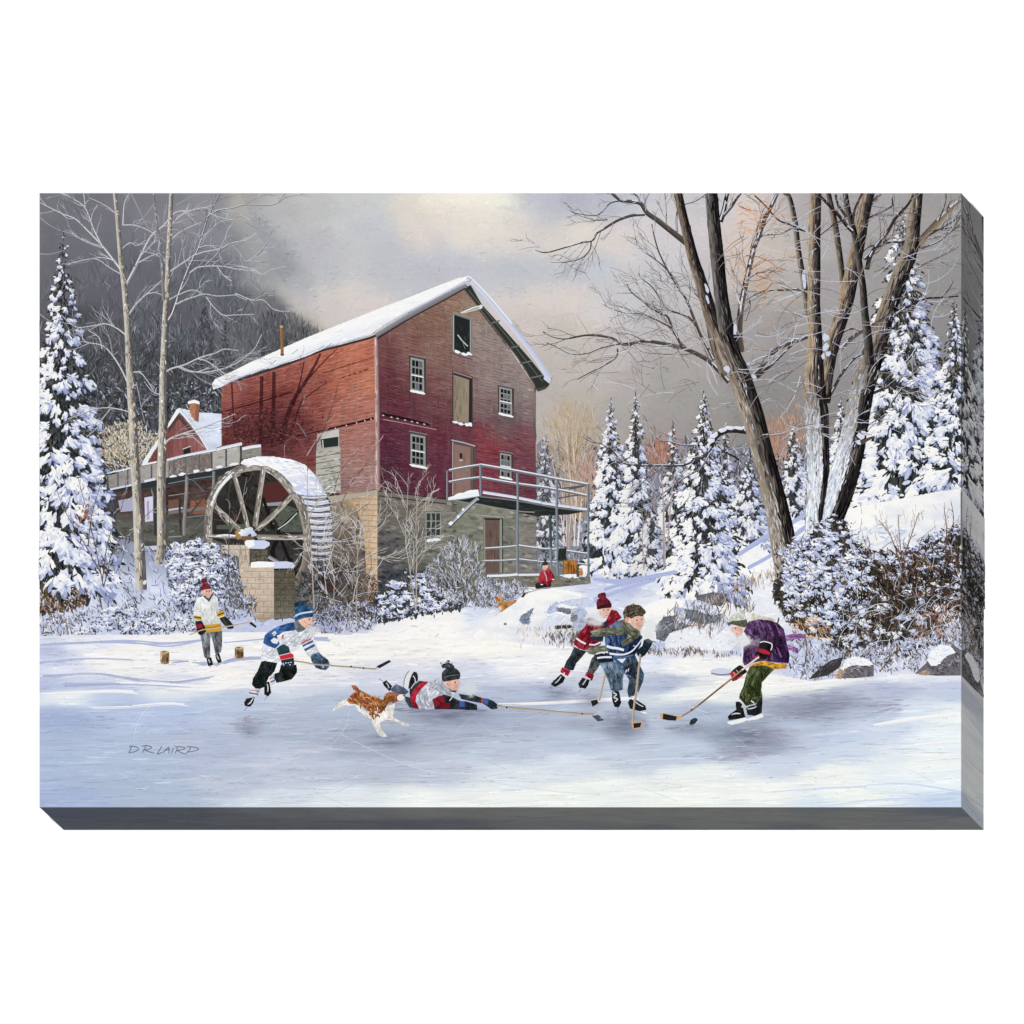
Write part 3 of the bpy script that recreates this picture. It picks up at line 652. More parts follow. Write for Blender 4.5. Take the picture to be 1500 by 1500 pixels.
rf.poly(arr(798,548,808,556,806,563,797,556), (206,212,232)); rf.ribbon(arr(684,405,692,409,720,438,750,474), 1.6, (246,247,249))
pipe = part('stovepipe', mill, 'rusty stovepipe'); pipe.ribbon(arr(413,479,413.5,500,414,521), (4, 4.6), (176,128,76), side=(112,80,52)); pipe.blobs([413], [479], 2.4, 1.6, 0, (206,170,120)); pipe.blobs([414], [520], 3, 2, 0, (120,84,60))
hb = part('hoist_beam', mill); hb.ribbon(arr(679,458,692,454,706,450), (4.2, 5.6), (206,208,206), side=(128,130,124)); hb.blobs([705], [450], 2.6, 3.4, .3, (226,228,230)); hb.ribbon(arr(676,459,692,452,702,449), 1.4, (244,245,247))

def sash(label, x0, y0, x1, y1, sk, rows=4, cols=3, mid=True, glass=(28,30,34)):
    """window: dark opening, pale frame, muntins and a snowy sill; sk = drop of the right side"""
    w = part('window', mill, label); q = lambda u, v: (x0+(x1-x0)*u, y0+(y1-y0)*v+sk*u)
    w.poly([q(-.12, -.05), q(1.14, -.05), q(1.1, 1.02), q(-.08, 1.02)], (76,62,62)); w.poly([q(0, 0), q(1, 0), q(1, 1), q(0, 1)], (156,156,152)); w.poly([q(.07, .05), q(.93, .05), q(.93, .97), q(.07, .97)], (138,140,136))
    for r in range(rows):
        for c in range(cols):
            u0, u1 = .12+.78*c/cols, .12+.78*(c+1)/cols-.06; v0, v1 = .07+.9*r/rows, .07+.9*(r+1)/rows-.05
            g = np.array(glass)+rng.normal(0, 6)+(np.array([70, 72, 70]) if rng.random() < .16 else 0)
            w.poly([q(u0, v0), q(u1, v0), q(u1, v1), q(u0, v1)], g)
    w.ribbon([q(-.12, -.03), q(1.14, -.03)], 1.6, (70,72,70)); w.ribbon([q(-.1, -.075), q(1.14, -.075)], 1.0, (150,142,144))
    w.ribbon([q(1.02, 0), q(1.04, 1)], 1.6, (60,52,54)); 
    if mid: w.ribbon([q(.05, .52), q(.95, .52)], 1.8, (232,236,240))
    s = part('sill', w); s.blobs(*np.array([q(u, 1.0) for u in (.2, .5, .8)]).T, (x1-x0)*.3, 2.0, .2, (243,246,250), 9, .25); s.ribbon([q(0, 1.05), q(1.05, 1.05)], 1.1, (90,76,80))
    return w
sash('small-paned window at the upper left of the gable wall', 602, 524, 622, 573, 4)
sash('small-paned window at the lower left of the gable wall', 602, 636, 624, 682, 4)
sash('small-paned window at the upper right of the gable wall', 732, 567, 751, 607, 4, 5, 3)
sash('small-paned window just above the balcony rail', 733, 664, 750, 700, 3, 4, 3)
# loft opening and doors
lo = part('loft_opening', mill, 'dark open loft hatch below the hoist beam'); lo.poly(arr(663,459,692,468,692,525,663,516), (110,112,108)); lo.poly(arr(666,462,690,470,689,521,666,514), (34,38,38)); lo.fill(arr(666,462,690,470,689,521,666,514), 40, 1.3, 10, 1.5, lambda x, y: pick([(30,34,34,4),(48,52,50,2),(62,68,66,1)], len(x)), .5)
lo.ribbon(arr(665,461,665,515), 1.6, (166,174,172)); lo.ribbon(arr(690,469,690,521), 2.0, (150,156,158)); lo.ribbon(arr(664,459,692,468), 1.6, (140,142,140)); lo.ribbon(arr(671,491,678,500,686,508), 1.6, (196,204,206)); lo.ribbon(arr(678,500,682,512), .8, (120,126,126)); lo.blobs([671, 681, 688], [516, 519.5, 519], [5,5,4], 2.2, .3, (243,246,250)); lo.ribbon(arr(660,517,676,523,693,527), 1.6, (90,70,74))
ld = part('door', mill, 'boarded upper loading door'); ld.poly(arr(663,543,693,552,693,628,663,620), (60,50,50)); ld.poly(arr(666,550,688,557,687,621,666,617), (148,132,116)); ld.fill(arr(666,550,688,557,687,621,666,617), 70, 1.57, 16, 1.5, lambda x, y: np.clip(np.array([120, 112, 92])+((x-666)*1.6)[:, None]+rng.normal(0, 9, (len(x), 1)), 0, 255), .03)
ld.ribbon(arr(665,549,665,618), 1.4, (120,112,104)); ld.ribbon(arr(664,545,692,554), 1.6, (150,146,142)); ld.ribbon(arr(690,556,690,624), 2.6, (40,38,38)); ld.blobs([668,676,685,690], [619,621.5,623,622], [4,5,5,3], [1.6,1.8,2.4,3], .2, (240,244,249))
bd = part('door', mill, 'brown balcony door with a small dark window'); bd.poly(arr(663,645,697,653,697,726,663,726), (92,76,74)); bd.poly(arr(666,651,690,656,690,727,666,727), (140,112,104)); bd.fill(arr(666,651,690,656,690,727,666,727), 70, 1.57, 14, 1.5, lambda x, y: np.clip(np.array([142, 114, 106])-((y-655)*.35)[:, None]*np.array([.4, .2, 0])+rng.normal(0, 8, (len(x), 1)), 0, 255), .03)
bd.poly(arr(674,664,678,665,678,673,674,672), (40,38,40)); bd.dabs([676], [675], 0, 6, 1.6, (206,206,210)); bd.ribbon(arr(662,645,680,649,697,654), 2.0, (214,212,214), side=(110,106,108)); bd.ribbon(arr(664,648,664,726), 1.4, (176,170,168)); bd.ribbon(arr(693,656,693,726), 2.4, (120,112,110), side=(50,44,46))
# boarded opening in the side wall
bo = part('window', mill, 'half boarded side window with pale planks'); bo.poly(arr(465,636,497,628,500,722,463,700), (170,166,160)); bo.poly(arr(470,644,496,640,496,654,472,657), (40,46,48)); bo.poly(arr(470,636,497,629,497,640,470,644), (198,196,190)); bo.ribbon(arr(473,645,474,657), 1.6, (200,200,200))
for k in range(7):
    yy = 660+k*9.2; bo.poly([(463.5, yy+2), (480, yy-1), (499, yy-4.5+k*.4), (499.5, yy+3.5+k*.4), (480, yy+7), (463.5, yy+9.5)], np.array([182, 180, 170])+rng.normal(0, 8)); bo.ribbon([(464, yy+10), (480, yy+7.6), (499, yy+4)], 1.1, (92,86,80)); bo.dabs(rng.uniform(467, 496, 7), yy+3+rng.normal(0, 2, 7), -.15, 8, 1.1, pick([(208,206,200,2),(140,138,128,3),(110,106,98,2)], 7))
bo.dabs(rng.uniform(470, 500, 40), rng.uniform(700, 724, 40), -.2, 6, 1.8, pick([(196,200,196,3),(140,140,130,3),(220,226,232,2)], 40))

# stone base
st = part('stone_base', mill, 'grey stone foundation with a sunlit tan corner')
stp = arr(500,724,553,718,655,732,786,736,786,850,700,868,640,885,545,890,498,880,478,800,485,740)
STC = field([(500,740,112,102,92),(500,800,92,84,78),(520,780,112,98,86),(505,850,70,62,58),(525,860,104,86,74),(515,735,164,140,112),(560,740,96,92,86),(560,800,76,74,76),(570,850,70,70,78),(600,740,108,104,98),(600,800,86,88,84),(640,745,116,112,104),(680,770,112,114,102),(680,820,112,114,100),(690,850,110,110,100),(720,745,118,118,106),(750,780,112,112,104),(770,800,120,114,110),(775,840,116,112,108),(640,830,98,98,90)], soft=12)
stc = lambda x, y: STC(x, y)*1.12+(26*fbm(x, y, 13, 6, 91))[:, None]+(9*fbm(x, y, 4, 3, 92))[:, None]
st.poly(stp, (100,98,92)); st.grid(stp, stc, 1.6)
x, y = sample(stp, 900); st.dabs(x, y, rng.normal(.12, .12, len(x)), 7+7*rng.random(len(x)), 3+2*rng.random(len(x)), stc(x, y)+rng.normal(0, 15, (len(x), 1)))
for yl in np.arange(728, 880, 7.5):
    xs = np.arange(558, 786, 9.0); st.dabs(xs+rng.normal(0, 2, len(xs)), yl+.07*(xs-556)+rng.normal(0, .8, len(xs)), .08, 8, .8, stc(xs, np.full(len(xs), yl))*.8)
tanp = arr(513,728,553,720,553.5,884,541,886,538,850,535,800,531,766,522,745)
tnc = lambda x, y: np.array([206, 178, 148])+(18*fbm(x, y, 8, 6, 95))[:, None]-(smooth(830, 890, y)*50)[:, None]*np.array([.8,1,1])+((x-545)*1.0)[:, None]
st.poly(tanp, (204,176,146)); st.grid(tanp, tnc, 1.2); st.fill(tanp, 150, 0, 7, 2.6, lambda x, y: tnc(x, y)+rng.normal(0, 11, (len(x), 1)), .08)
for yl in np.arange(732, 884, 8.0): st.ribbon([(max(514, np.interp(yl, [730,766,800,884], [516,531,535,541])), yl-.6), (553, yl)], .9, (150,120,94)); st.dabs([541+rng.normal(0, 4)], [yl+4], 1.57, 7, .8, (158,128,100))
st.poly(arr(480,728,535,722,553,718,553,724,520,730,486,738), (176,168,154)); st.poly(arr(555,718,655,731,655,739,555,727), (120,112,106)); st.ribbon(arr(556,727,655,739), 1.6, (56,50,52)); st.ribbon(arr(556,720,600,725,655,732), 1.8, (44,30,34))
bwn = part('window', st, 'snow-silled basement window'); bwn.poly(arr(624,752,647,752,647,788,626,788), (54,60,58))
for xx in (625,632,639,646): bwn.ribbon([(xx, 752), (xx, 788)], 1.3, (150,156,150))
for yy in (752,764,775): bwn.ribbon([(624, yy), (647, yy)], 1.2, (158,162,158))
bwn.blobs([630, 641], [792, 791], [6, 7], 2.4, .05, (232,238,246)); bwn.ribbon(arr(622,748,650,748), 2.2, (140,138,128))
G = T(660, 640, 5.0)
sd = part('door', st, 'weathered brown basement door'); sd.poly(G(240,590, 390,600, 385,1010, 245,1010), (112,114,104)); sd.poly(G(258,608, 358,614, 358,1000, 262,1000), (104,86,80)); sd.fill(G(258,608, 358,614, 358,1000, 262,1000), 70, 1.57, 14, 1.5, lambda x, y: vary((104,84,78), len(x), 12), .04)
sd.ribbon(G(230,575, 395,588), 2.0, (186,188,180), side=(90,90,84)); sd.ribbon(G(250,604, 385,608), 2.6, (48,46,44)); sd.ribbon(G(372,606, 374,1000), 2.4, (146,150,140)); sd.ribbon(G(384,606, 386,1000), 1.4, (52,56,52)); sd.ribbon(G(250,606, 254,1000), 1.6, (140,142,132))
st.dabs([770, 773], [754, 757], 0, [8, 8], [3, 1.6], [(150,150,140), (60,62,60)])

# ---------------------------------------------------------------- balcony on posts
bal = part('balcony', mill, 'snowy timber balcony on tall posts')
bal.poly(G(0,465, 215,430, 1010,545, 870,570, 620,583, 420,540, 210,490, 0,480), (38,42,42)); bal.fill(G(215,450, 900,550, 620,580, 215,490), 70, .15, 14, 1.2, lambda x, y: pick([(28,32,32,3),(60,66,62,2),(48,52,50,2)], len(x)), .08)
bal.ribbon(G(-10,472, 100,455, 215,432), 3.0, (136,140,144), side=(84,86,88)); bal.ribbon(G(20,470, 210,500, 480,545, 620,556), 1.8, (140,142,132))
dk = part('deck', bal); dk.poly(G(-15,448, 60,425, 205,388, 212,420, 215,436, 100,455, -15,468), (238,241,247)); dk.ribbon(G(240,408, 480,446, 760,500, 1000,530), (4.2, 3.6), (238,242,249), side=(190,198,222)); dk.ribbon(G(215,440, 480,470, 780,522, 1005,548), 2.0, (116,122,128)); dk.blobs(*np.array(G(60,428, 130,408, 185,398)).T, [7,8,5], 1.8, -.25, (248,250,252))
for P, w in [(G(870,385, 960,365, 1015,350), 2.0), (G(790,380, 880,372, 985,358), 2.0), (G(790,450, 900,432, 960,428), 1.8)]: bal.ribbon(P, w, (92,102,112), side=(60,68,74))
for P, w in [(G(-10,250, 80,232, 222,208), 2.6), (G(222,208, 480,252, 760,305, 1015,352), 3.0), (G(-10,335, 80,318, 215,300), 2.4), (G(222,300, 480,345, 770,385, 1015,435), 2.8),
             (G(255,822, 400,812, 490,802), 2.2), (G(500,800, 640,818, 780,826), 2.4), (G(850,835, 1010,858), 2.4), (G(245,912, 380,910, 490,902), 1.8), (G(505,900, 640,915, 780,920), 2.0), (G(830,915, 1010,938), 1.8)]:
    q = part('rail', bal); q.ribbon(P, w+1.2, (120,124,130), side=(74,79,86)); q.ribbon([(a, b-w*.42) for a, b in P], w*.66, (226,231,241))
for P, w in [(G(-22,250, -20,465), 2.6), (G(222,205, 225,435), 3.4), (G(492,270, 496,450, 494,700, 494,1015), 3.4), (G(780,310, 782,520, 783,800, 786,1030), 3.6), (G(1008,345, 1010,540, 1010,800, 1012,1030), 3.4), (G(732,575, 735,800, 738,960), 3.2)]:
    q = part('post', bal); q.ribbon(P, w, (150,160,170), side=(80,90,98)); 
    if P[0][0] > 700 and P[0][0] > 800 and w == 3.2: pass
q = part('post', bal); q.ribbon(G(732,578, 733,700, 736,806), 4.0, (70,92,84), side=(50,66,62))
q = part('brace', bal); q.ribbon(G(0,650, 95,545, 205,452), (5, 5.5), (214,218,228), side=(112,118,124)); q.ribbon(G(-6,672, 100,565, 205,466), 1.6, (64,70,72)); q.blobs(*np.array(G(5,635, 60,590, 95,535)).T, [4,3,2], [2.4,2,1.8], -.8, (240,243,248))
ll = part('lower_deck', bal); ll.poly(G(270,1030, 495,1010, 1025,1030, 1028,1075, 760,1105, 500,1100, 300,1130), (118,116,106)); ll.fill(G(270,1035, 495,1020, 1025,1035, 1028,1075, 760,1105, 500,1100, 300,1130), 140, .05, 8, 2.2, lambda x, y: pick([(126,124,114,4),(96,94,88,3),(150,146,134,2),(140,118,84,1)], len(x)), .2)
ll.ribbon(G(270,1022, 400,1018, 495,1010), 3.4, (230,234,243)); ll.ribbon(G(500,1014, 640,1012, 680,1015), 3, (228,232,242)); ll.blobs(*np.array(G(860,1022, 900,1015, 920,1028)).T, [7,6,5], [2.6,3,2], 0, (238,242,248))
cl = part('coat', root, 'dark coat hung over the lower balcony rail'); cl.poly(G(795,815, 850,820, 846,880, 838,960, 815,910, 785,905), (40,44,40)); cl.fill(G(795,815, 850,820, 846,880, 838,960, 815,910, 785,905), 26, 1.4, 6, 1.6, lambda x, y: pick([(34,38,36,3),(58,62,54,2)], len(x)), .3); cl.poly(G(820,905, 840,900, 842,1000, 824,1000), (112,108,52))
ob = part('blanket', root, 'orange brown blanket draped by the lower deck rail'); cloth(ob, G(838,915, 880,905, 925,912, 942,960, 935,1005, 890,1010, 860,1000, 836,1005), (172,112,50), 50, 20, 8, 2.0, 1.5, .2); ob.dabs(*np.array(G(868,960, 890,965, 905,960)).T, 1.57, 13, 1.6, (112,70,34)); ob.poly(G(925,940, 942,950, 942,1030, 928,1030), (84,84,60))
sdg = part('dog', root, 'tiny sitting dog at the end of the lower deck'); sdg.poly(G(945,975, 958,960, 968,975, 975,1005, 960,1018, 945,1015), (196,120,78)); sdg.blobs(*np.array(G(952,972)).T, 1.8, 1.8, 0, (214,150,110))

# ---------------------------------------------------------------- raised timber flume
flu = part('flume', root, 'raised grey timber flume with snowy rails leading to the water wheel')
back = F(330,650, 1190,540, 1000,1000, 690,1010, 330,1060)
def bkc(x, y):
    t = smooth(742, 770, y)[:, None]
    return (np.array([74, 56, 53])*(1-t)+np.array([92, 92, 86])*t)+(24*fbm(x, y, 18, 10, 51))[:, None]+(14*fbm(x, y, 5, 3, 52))[:, None]
bw = part('lower_wall', flu); bw.poly(back, (84,70,66)); bw.grid(back, bkc, 1.6)
bw.fill(back, 380, .0, 9, 1.6, lambda x, y: bkc(x, y)+rng.normal(0, 14, (len(x), 1)), .3)
bw.poly(F(690,720, 760,710, 775,800, 690,800), (112,84,70)); bw.poly(F(840,740, 930,700, 975,745, 965,810, 830,815), (134,88,72)); bw.fill(F(830,700, 975,700, 975,810, 830,815), 60, .3, 8, 1.6, lambda x, y: vary((138,90,74), len(x), 18), .5)
bw.poly(F(345,720, 450,700, 450,790, 360,800), (170,172,196)); bw.poly(F(525,700, 585,690, 585,860, 530,868), (214,212,232)); bw.poly(F(540,730, 556,720, 560,850, 545,855), (176,160,186))
bw.poly(F(340,1000, 450,985, 450,1035, 380,1040), (128,90,70)); bw.poly(F(370,1045, 610,1030, 610,1060, 380,1066), (206,212,232)); bw.poly(F(440,1070, 610,1062, 610,1120, 450,1130), (66,74,66))
bw.poly(F(690,795, 960,760, 960,780, 690,815), (120,118,116)); bw.poly(F(690,780, 790,765, 790,775, 690,792), (196,200,216))
bw.poly(F(590,640, 620,640, 620,960, 590,960), (58,60,58))
panel = F(245,560, 510,488, 680,452, 1000,385, 1190,345, 1195,470, 985,515, 690,560, 510,605, 290,645)
pn = part('side_panel', flu)
pc = lambda x, y: np.array([152, 149, 146])+(24*fbm(x, y, 20, 14, 61))[:, None]+(8*fbm(x, y, 3, 3, 62))[:, None]+(smooth(170, 345, x)*22)[:, None]*np.array([1, .98, .88])
pn.poly(panel, (150,148,144)); pn.grid(panel, pc, 1.4); pn.fill(panel, 200, -.2, 10, 1.3, lambda x, y: pc(x, y)+rng.normal(0, 10, (len(x), 1)), .08)
pn.poly(F(690,455, 800,425, 985,395, 985,510, 820,535, 690,560), (122,112,110)); pn.fill(F(690,455, 800,425, 985,395, 985,510, 820,535, 690,560), 120, 1.4, 9, 1.2, lambda x, y: pick([(146,128,120,3),(104,92,92,3),(166,156,150,2)], len(x)), .5)
bm = part('beam', flu)
bm.poly(F(510,600, 690,565, 985,515, 1165,480, 1210,480, 1100,540, 985,565, 820,590, 690,612, 510,640, 330,660, 290,650), (48,52,54))
bm.ribbon(F(510,645, 690,618, 830,592, 1010,560, 1060,548), 2.6, (60,66,68)); bm.ribbon(F(690,605, 820,580, 1000,552), .9, (150,156,164))
bm.ribbon(F(690,690, 830,670, 960,655), 2, (78,80,78)); bm.ribbon(F(690,688, 830,668), .8, (160,160,160))
posts = part('post', flu)
for xx, y0, y1, ww, c in [(345,525,635,2.2,(80,80,80)),(412,505,620,2.2,(80,80,80)),(575,480,585,2.4,(74,76,78)),(730,445,548,2,(80,82,84)),(812,425,560,3.4,(92,94,96)),(905,405,520,2.4,(82,84,84)),(988,388,505,2.6,(64,68,70)),(1087,368,490,2.6,(60,64,66)),(1187,345,480,3,(52,56,58))]:
    q = part('post', flu); q.ribbon(F(xx, y0, xx, y1), ww, c, side=tuple(v+30 for v in c))
posts.ribbon(F(272,555, 278,640), 2.2, (84,84,84))
for P, ww, c in [(F(818,560, 812,700, 800,860, 800,960), 5.0, (158,156,152)), (F(1003,520, 1000,600, 990,700, 975,860, 960,1000), 4.2, (150,150,148)), (F(765,700, 770,860, 775,960), 3.0, (70,66,60)), (F(575,650, 590,700), 2.6, (120,124,130))]:
    q = part('trestle_leg', flu); q.ribbon(P, ww, c, side=tuple(int(v*.62) for v in c)); a = np.array(P); k = 14; i = rng.random(k)
    q.dabs(np.interp(i, np.linspace(0, 1, len(a)), a[:, 0]), np.interp(i, np.linspace(0, 1, len(a)), a[:, 1]), 1.57, 6, .9, vary(c, k, 18))
for P, c in [(F(850,570, 940,660), (110,116,124)), (F(825,830, 940,690), (86,82,78)), (F(870,920, 945,840), (120,124,130)), (F(815,835, 960,815), (140,142,148)), (F(690,968, 780,962), (170,174,186))]:
    q = part('brace', flu); q.ribbon(P, 2.4, c, side=(56,56,56))
fs = part('rail_snow', flu)
fs.ribbon(F(195,552, 320,520, 450,495), (1.6, 2.4), (232,236,244)); fs.ribbon(F(510,476, 610,455), 2.6, (238,240,246)); fs.ribbon(F(678,442, 800,412, 985,375, 1195,330), (3, 4.4), (246,247,249), side=(204,210,230))
fs.ribbon(F(290,645, 450,612), 2.6, (214,220,236)); fs.ribbon(F(525,590, 600,572), 3.4, (226,230,242))
for xx, yy, l in [(720,555,60),(785,540,50),(880,520,50),(965,510,50),(1040,490,60),(1140,470,70)]: fs.blobs([100+xx/4.687], [580+yy/4.687], l/9.5, 2.0, -.15, (238,241,247), 9, .3)
bx = part('spout_box', flu); bx.poly(F(1195,355, 1328,340, 1328,415, 1270,420, 1195,435), (140,138,132)); bx.fill(F(1195,370, 1328,355, 1328,415, 1270,420, 1195,435), 50, -.1, 9, 1.2, lambda x, y: vary((140,138,130), len(x), 16), .08)
bx.ribbon(F(1197,366, 1260,352, 1325,344), 4.2, (248,249,249), side=(216,220,234)); bx.poly(F(1185,470, 1250,465, 1240,490, 1190,500), (40,42,44))

# ---------------------------------------------------------------- water wheel
E = T(300, 550, 5.0)
wh = part('water_wheel', root, 'big wooden water wheel with a thick cap of snow')
inner = E(60,860, 100,780, 200,690, 330,660, 440,680, 560,740, 640,830, 740,1000, 760,1200, 750,1420, 700,1560, 560,1600, 420,1500, 300,1300, 60,1200)
def wic(x, y):
    return np.array([48, 46, 44])+(18*fbm(x, y, 14, 12, 101))[:, None]+(smooth(770, 830, y)*12)[:, None]
wh.poly(inner, (40,38,36)); wh.grid(inner, wic, 1.8); wh.fill(inner, 260, 1.2, 10, 2, lambda x, y: pick([(34,34,34,5),(58,56,52,3),(24,24,26,3),(70,74,66,1)], len(x)), .8)
wh.poly(E(440,800, 560,770, 620,860, 560,930, 440,940, 425,860), (84,44,44)); wh.poly(E(430,940, 600,925, 600,955, 430,960), (150,152,156)); wh.poly(E(90,1100, 320,1090, 320,1130, 90,1130), (84,92,76)); wh.poly(E(590,950, 700,990, 730,1150, 580,1150, 520,1060), (84,90,80))
wh.fill(E(500,960, 700,990, 730,1150, 420,1150), 60, .1, 8, 3, lambda x, y: pick([(90,96,84,3),(70,74,66,3)], len(x)), .3)
for P, w in [(E(430,900, 470,1020, 500,1130), 4.5), (E(300,960, 400,1060), 4), (E(540,1140, 600,1300, 680,1480), 5), (E(560,1170, 500,1300, 560,1500), 6), (E(540,1135, 690,1000), 3.6)]: wh.ribbon(P, w, (24,22,22))
wh.ribbon(E(540,1130, 610,1080, 680,1010), 1.4, (206,210,220))
# snow-laden paddle face curving away at the right
pf = part('paddle_face', wh); pfp = E(700,870, 885,870, 912,950, 930,1060, 935,1180, 930,1300, 905,1400, 870,1480, 760,1500, 770,1300, 775,1150, 755,1000)
pf.poly(pfp, (112,108,116)); pf.grid(pfp, lambda x, y: np.array([120, 116, 124])-(smooth(790, 850, y)*46)[:, None]+(16*fbm(x, y, 8, 4, 15))[:, None], 1.3)
x, y = sample(pfp, 160); pf.dabs(x, y, .05+rng.normal(0, .1, len(x)), 8+6*rng.random(len(x)), 1.2, pick([(150,156,182,3),(92,86,88,3),(186,192,216,2),(70,64,64,2)], len(x)))
for k, yy in enumerate(np.linspace(884, 1440, 13)):
    q = part('paddle', wh); xl = np.interp(yy, [870, 1000, 1150, 1300, 1500], [708, 760, 780, 778, 765]); xr = np.interp(yy, [870, 950, 1060, 1180, 1300, 1440], [890, 915, 932, 937, 930, 890])
    P0 = [(300+xl/5, 550+yy/5), (300+(xl+xr)/10, 550+yy/5+1.6+rng.normal(0, .4)), (300+xr/5, 550+yy/5-.4)]; f = (k/12.0)**1.3
    q.ribbon([(a, b+3.6) for a, b in P0], (2.6, 2.0), (84,78,80)); q.ribbon(P0, (6.6-3.4*f, 5.6-3.2*f), np.array([222,227,241])*(1-f*.18), side=np.array([166,174,206])*(1-f*.1)); q.ribbon([(a+.6, b-1.6+f) for a, b in P0], (2.2-f, 1.4-.6*f), np.array([244,246,250])*(1-f*.12))
rimP = E(30,1230, 25,1090, 40,960, 80,850, 150,760, 240,700, 340,678, 440,680, 540,735, 620,820, 690,920, 730,1030, 755,1160, 755,1280, 735,1400, 690,1500)
rm = part('rim', wh); rm.ribbon(rimP, [11, 12, 12, 12, 11, 11, 10, 9, 11, 12, 12, 12, 12, 11, 11, 12], (164,158,149), side=(108,102,96), per=8)
Qr = curve(rimP, 8); i = rng.integers(0, len(Qr)-1, 330); tg = Qr[i+1]-Qr[i]
rm.dabs(Qr[i, 0]+rng.normal(0, 2.4, 330), Qr[i, 1]+rng.normal(0, 2.4, 330), np.arctan2(tg[:, 1], tg[:, 0]), 8, 1.3, pick([(186,180,170,4),(146,138,128,4),(104,97,90,3),(220,221,226,2)], 330))
for kx in (8, 16, 24, 44, 60, 76, 92, 106):
    if kx < len(Qr): rm.dabs([Qr[kx, 0]], [Qr[kx, 1]], math.atan2(Qr[kx][1]-782, Qr[kx][0]-362), 11, .9, (84,78,74))
rm.ribbon(E(50,960, 90,860, 160,770, 220,715), (3, 5), (238,240,246))
for P, w in [(E(255,1130, 170,1050, 80,965), 6.4), (E(320,1130, 290,1000, 215,720), 6.4), (E(370,1110, 400,900, 435,675), 7.4), (E(385,1130, 500,1030, 655,870), 7.6), (E(390,1185, 600,1190, 755,1185), 7.4), (E(260,1185, 150,1185, 20,1180), 5)]:
    q = part('spoke', wh); q.ribbon(P, w, (186,180,168), side=(112,105,97)); a = curve(P, 5); j = rng.integers(0, len(a)-1, 26); t = a[j+1]-a[j]
    q.dabs(a[j, 0]+rng.normal(0, 1.3, 26), a[j, 1]+rng.normal(0, 1.3, 26), np.arctan2(t[:, 1], t[:, 0]), 9, 1.1, pick([(206,201,190,3),(146,138,128,3),(98,91,84,3),(236,238,243,1.4)], 26))
wh.ribbon(E(90,1178, 160,1172, 250,1180), 2.4, (240,243,248)); 
q = part('hub', wh); q.blobs([354, 352, 364], [786, 783, 789], [9, 7, 9], [6, 6, 5], 0, [(150,112,78), (170,130,90), (120,92,70)]); q.blobs([360, 366, 372, 358], [781, 777, 783, 783], [9, 6, 5, 7], [5, 5, 4, 4], .1, [(244,246,250), (236,240,248), (214,220,240), (248,249,250)], col2=(186,194,222))
q = part('snow_cap', wh, 'thick snow heaped over the top of the wheel')
capP = E(265,650, 290,620, 380,600, 500,597, 640,620, 740,660, 810,730, 850,800, 885,870, 880,890, 700,880, 655,850, 640,800, 590,745, 540,705, 460,668, 360,660, 320,668)
q.poly(capP, (232,236,246)); q.grid(capP, lambda x, y: np.array([250, 250, 250])*(1-smooth(690, 730, y+.25*(x-400))[:, None])+np.array([204, 212, 238])*smooth(690, 730, y+.25*(x-400))[:, None]+(10*fbm(x, y, 16, 4, 111))[:, None], 1.3)
q.fill(capP, 170, .35, 11, 1.7, lambda x, y: pick([(250,250,250,4),(228,232,246,3),(206,214,238,2)], len(x)), .25); q.ribbon(E(680,880, 780,888, 885,884), 1.4, (110,110,118))
dg = part('prop_pole', root, 'slanting pale pole leaning under the water wheel'); dg.ribbon(arr(448,822,463,845,478,868,492,893), (4, 5), (206,204,206), side=(140,136,140)); dg2 = part('log', wh); dg2.ribbon(E(755,1290, 735,1400, 690,1500, 665,1570), (9,8), (146,132,122), side=(96,86,80)); part('log', wh).ribbon(E(470,1330, 540,1370), 5, (186,186,196), side=(110,108,112))
und2 = part('undergrowth', root, 'dark leafless scrub under the water wheel')
up_ = arr(402,835,440,840,480,820,560,850,560,905,470,915,402,905)
x, y = sample(up_, 1100); und2.dabs(x, y, rng.normal(1.3, .9, len(x)), 6+8*rng.random(len(x)), .8+.7*rng.random(len(x)), pick([(40,40,42,5),(60,58,58,4),(90,84,80,3),(128,128,140,1.5),(176,182,202,.7),(74,78,76,3)], len(x)))

# ---------------------------------------------------------------- stone piers
def pier(label, lightp, darkp, capl, capd, rows, y0, dy):
    p = part('stone_pier', root, label)
    lc = lambda x, y: np.array([204, 186, 168])+(14*fbm(x, y, 9, 6, 121))[:, None]-(smooth(870, 910, y)*26)[:, None]
    dc = lambda x, y: np.array([92, 86, 74])+(16*fbm(x, y, 8, 5, 122))[:, None]+(smooth(860, 910, y)*26)[:, None]
    p.poly(lightp, (202,184,166)); p.grid(lightp, lc, 1.3); p.poly(darkp, (94,82,70)); p.grid(darkp, dc, 1.3)
    for poly, fn, k in ((lightp, lc, .74), (darkp, dc, .62)):
        x0, _, x1, y1 = bbox(poly); p.fill(poly, 70, 0, 7, 2.6, lambda x, y: fn(x, y)+rng.normal(0, 11, (len(x), 1)), .06)
        for r in range(rows):
            yy = y0+r*dy; xs = np.arange(x0+2, x1, 4.0); m = inpoly(xs, np.full(len(xs), yy), poly); xs = xs[m]
            if len(xs): p.dabs(xs, yy+rng.normal(0, .3, len(xs)), 0, 4.6, .9, fn(xs, np.full(len(xs), yy))*k)
            vx = np.arange(x0+4+(r % 2)*6, x1-1, 12.0); m = inpoly(vx, np.full(len(vx), yy+dy/2), poly); vx = vx[m]
            if len(vx): p.dabs(vx, np.full(len(vx), yy+dy/2), 1.57, dy*.8, .9, fn(vx, np.full(len(vx), yy))*k)
    c = part('snow_cap', p); c.poly(capl, (248,248,248)); c.poly(capd, (206,212,234)); 
    return p
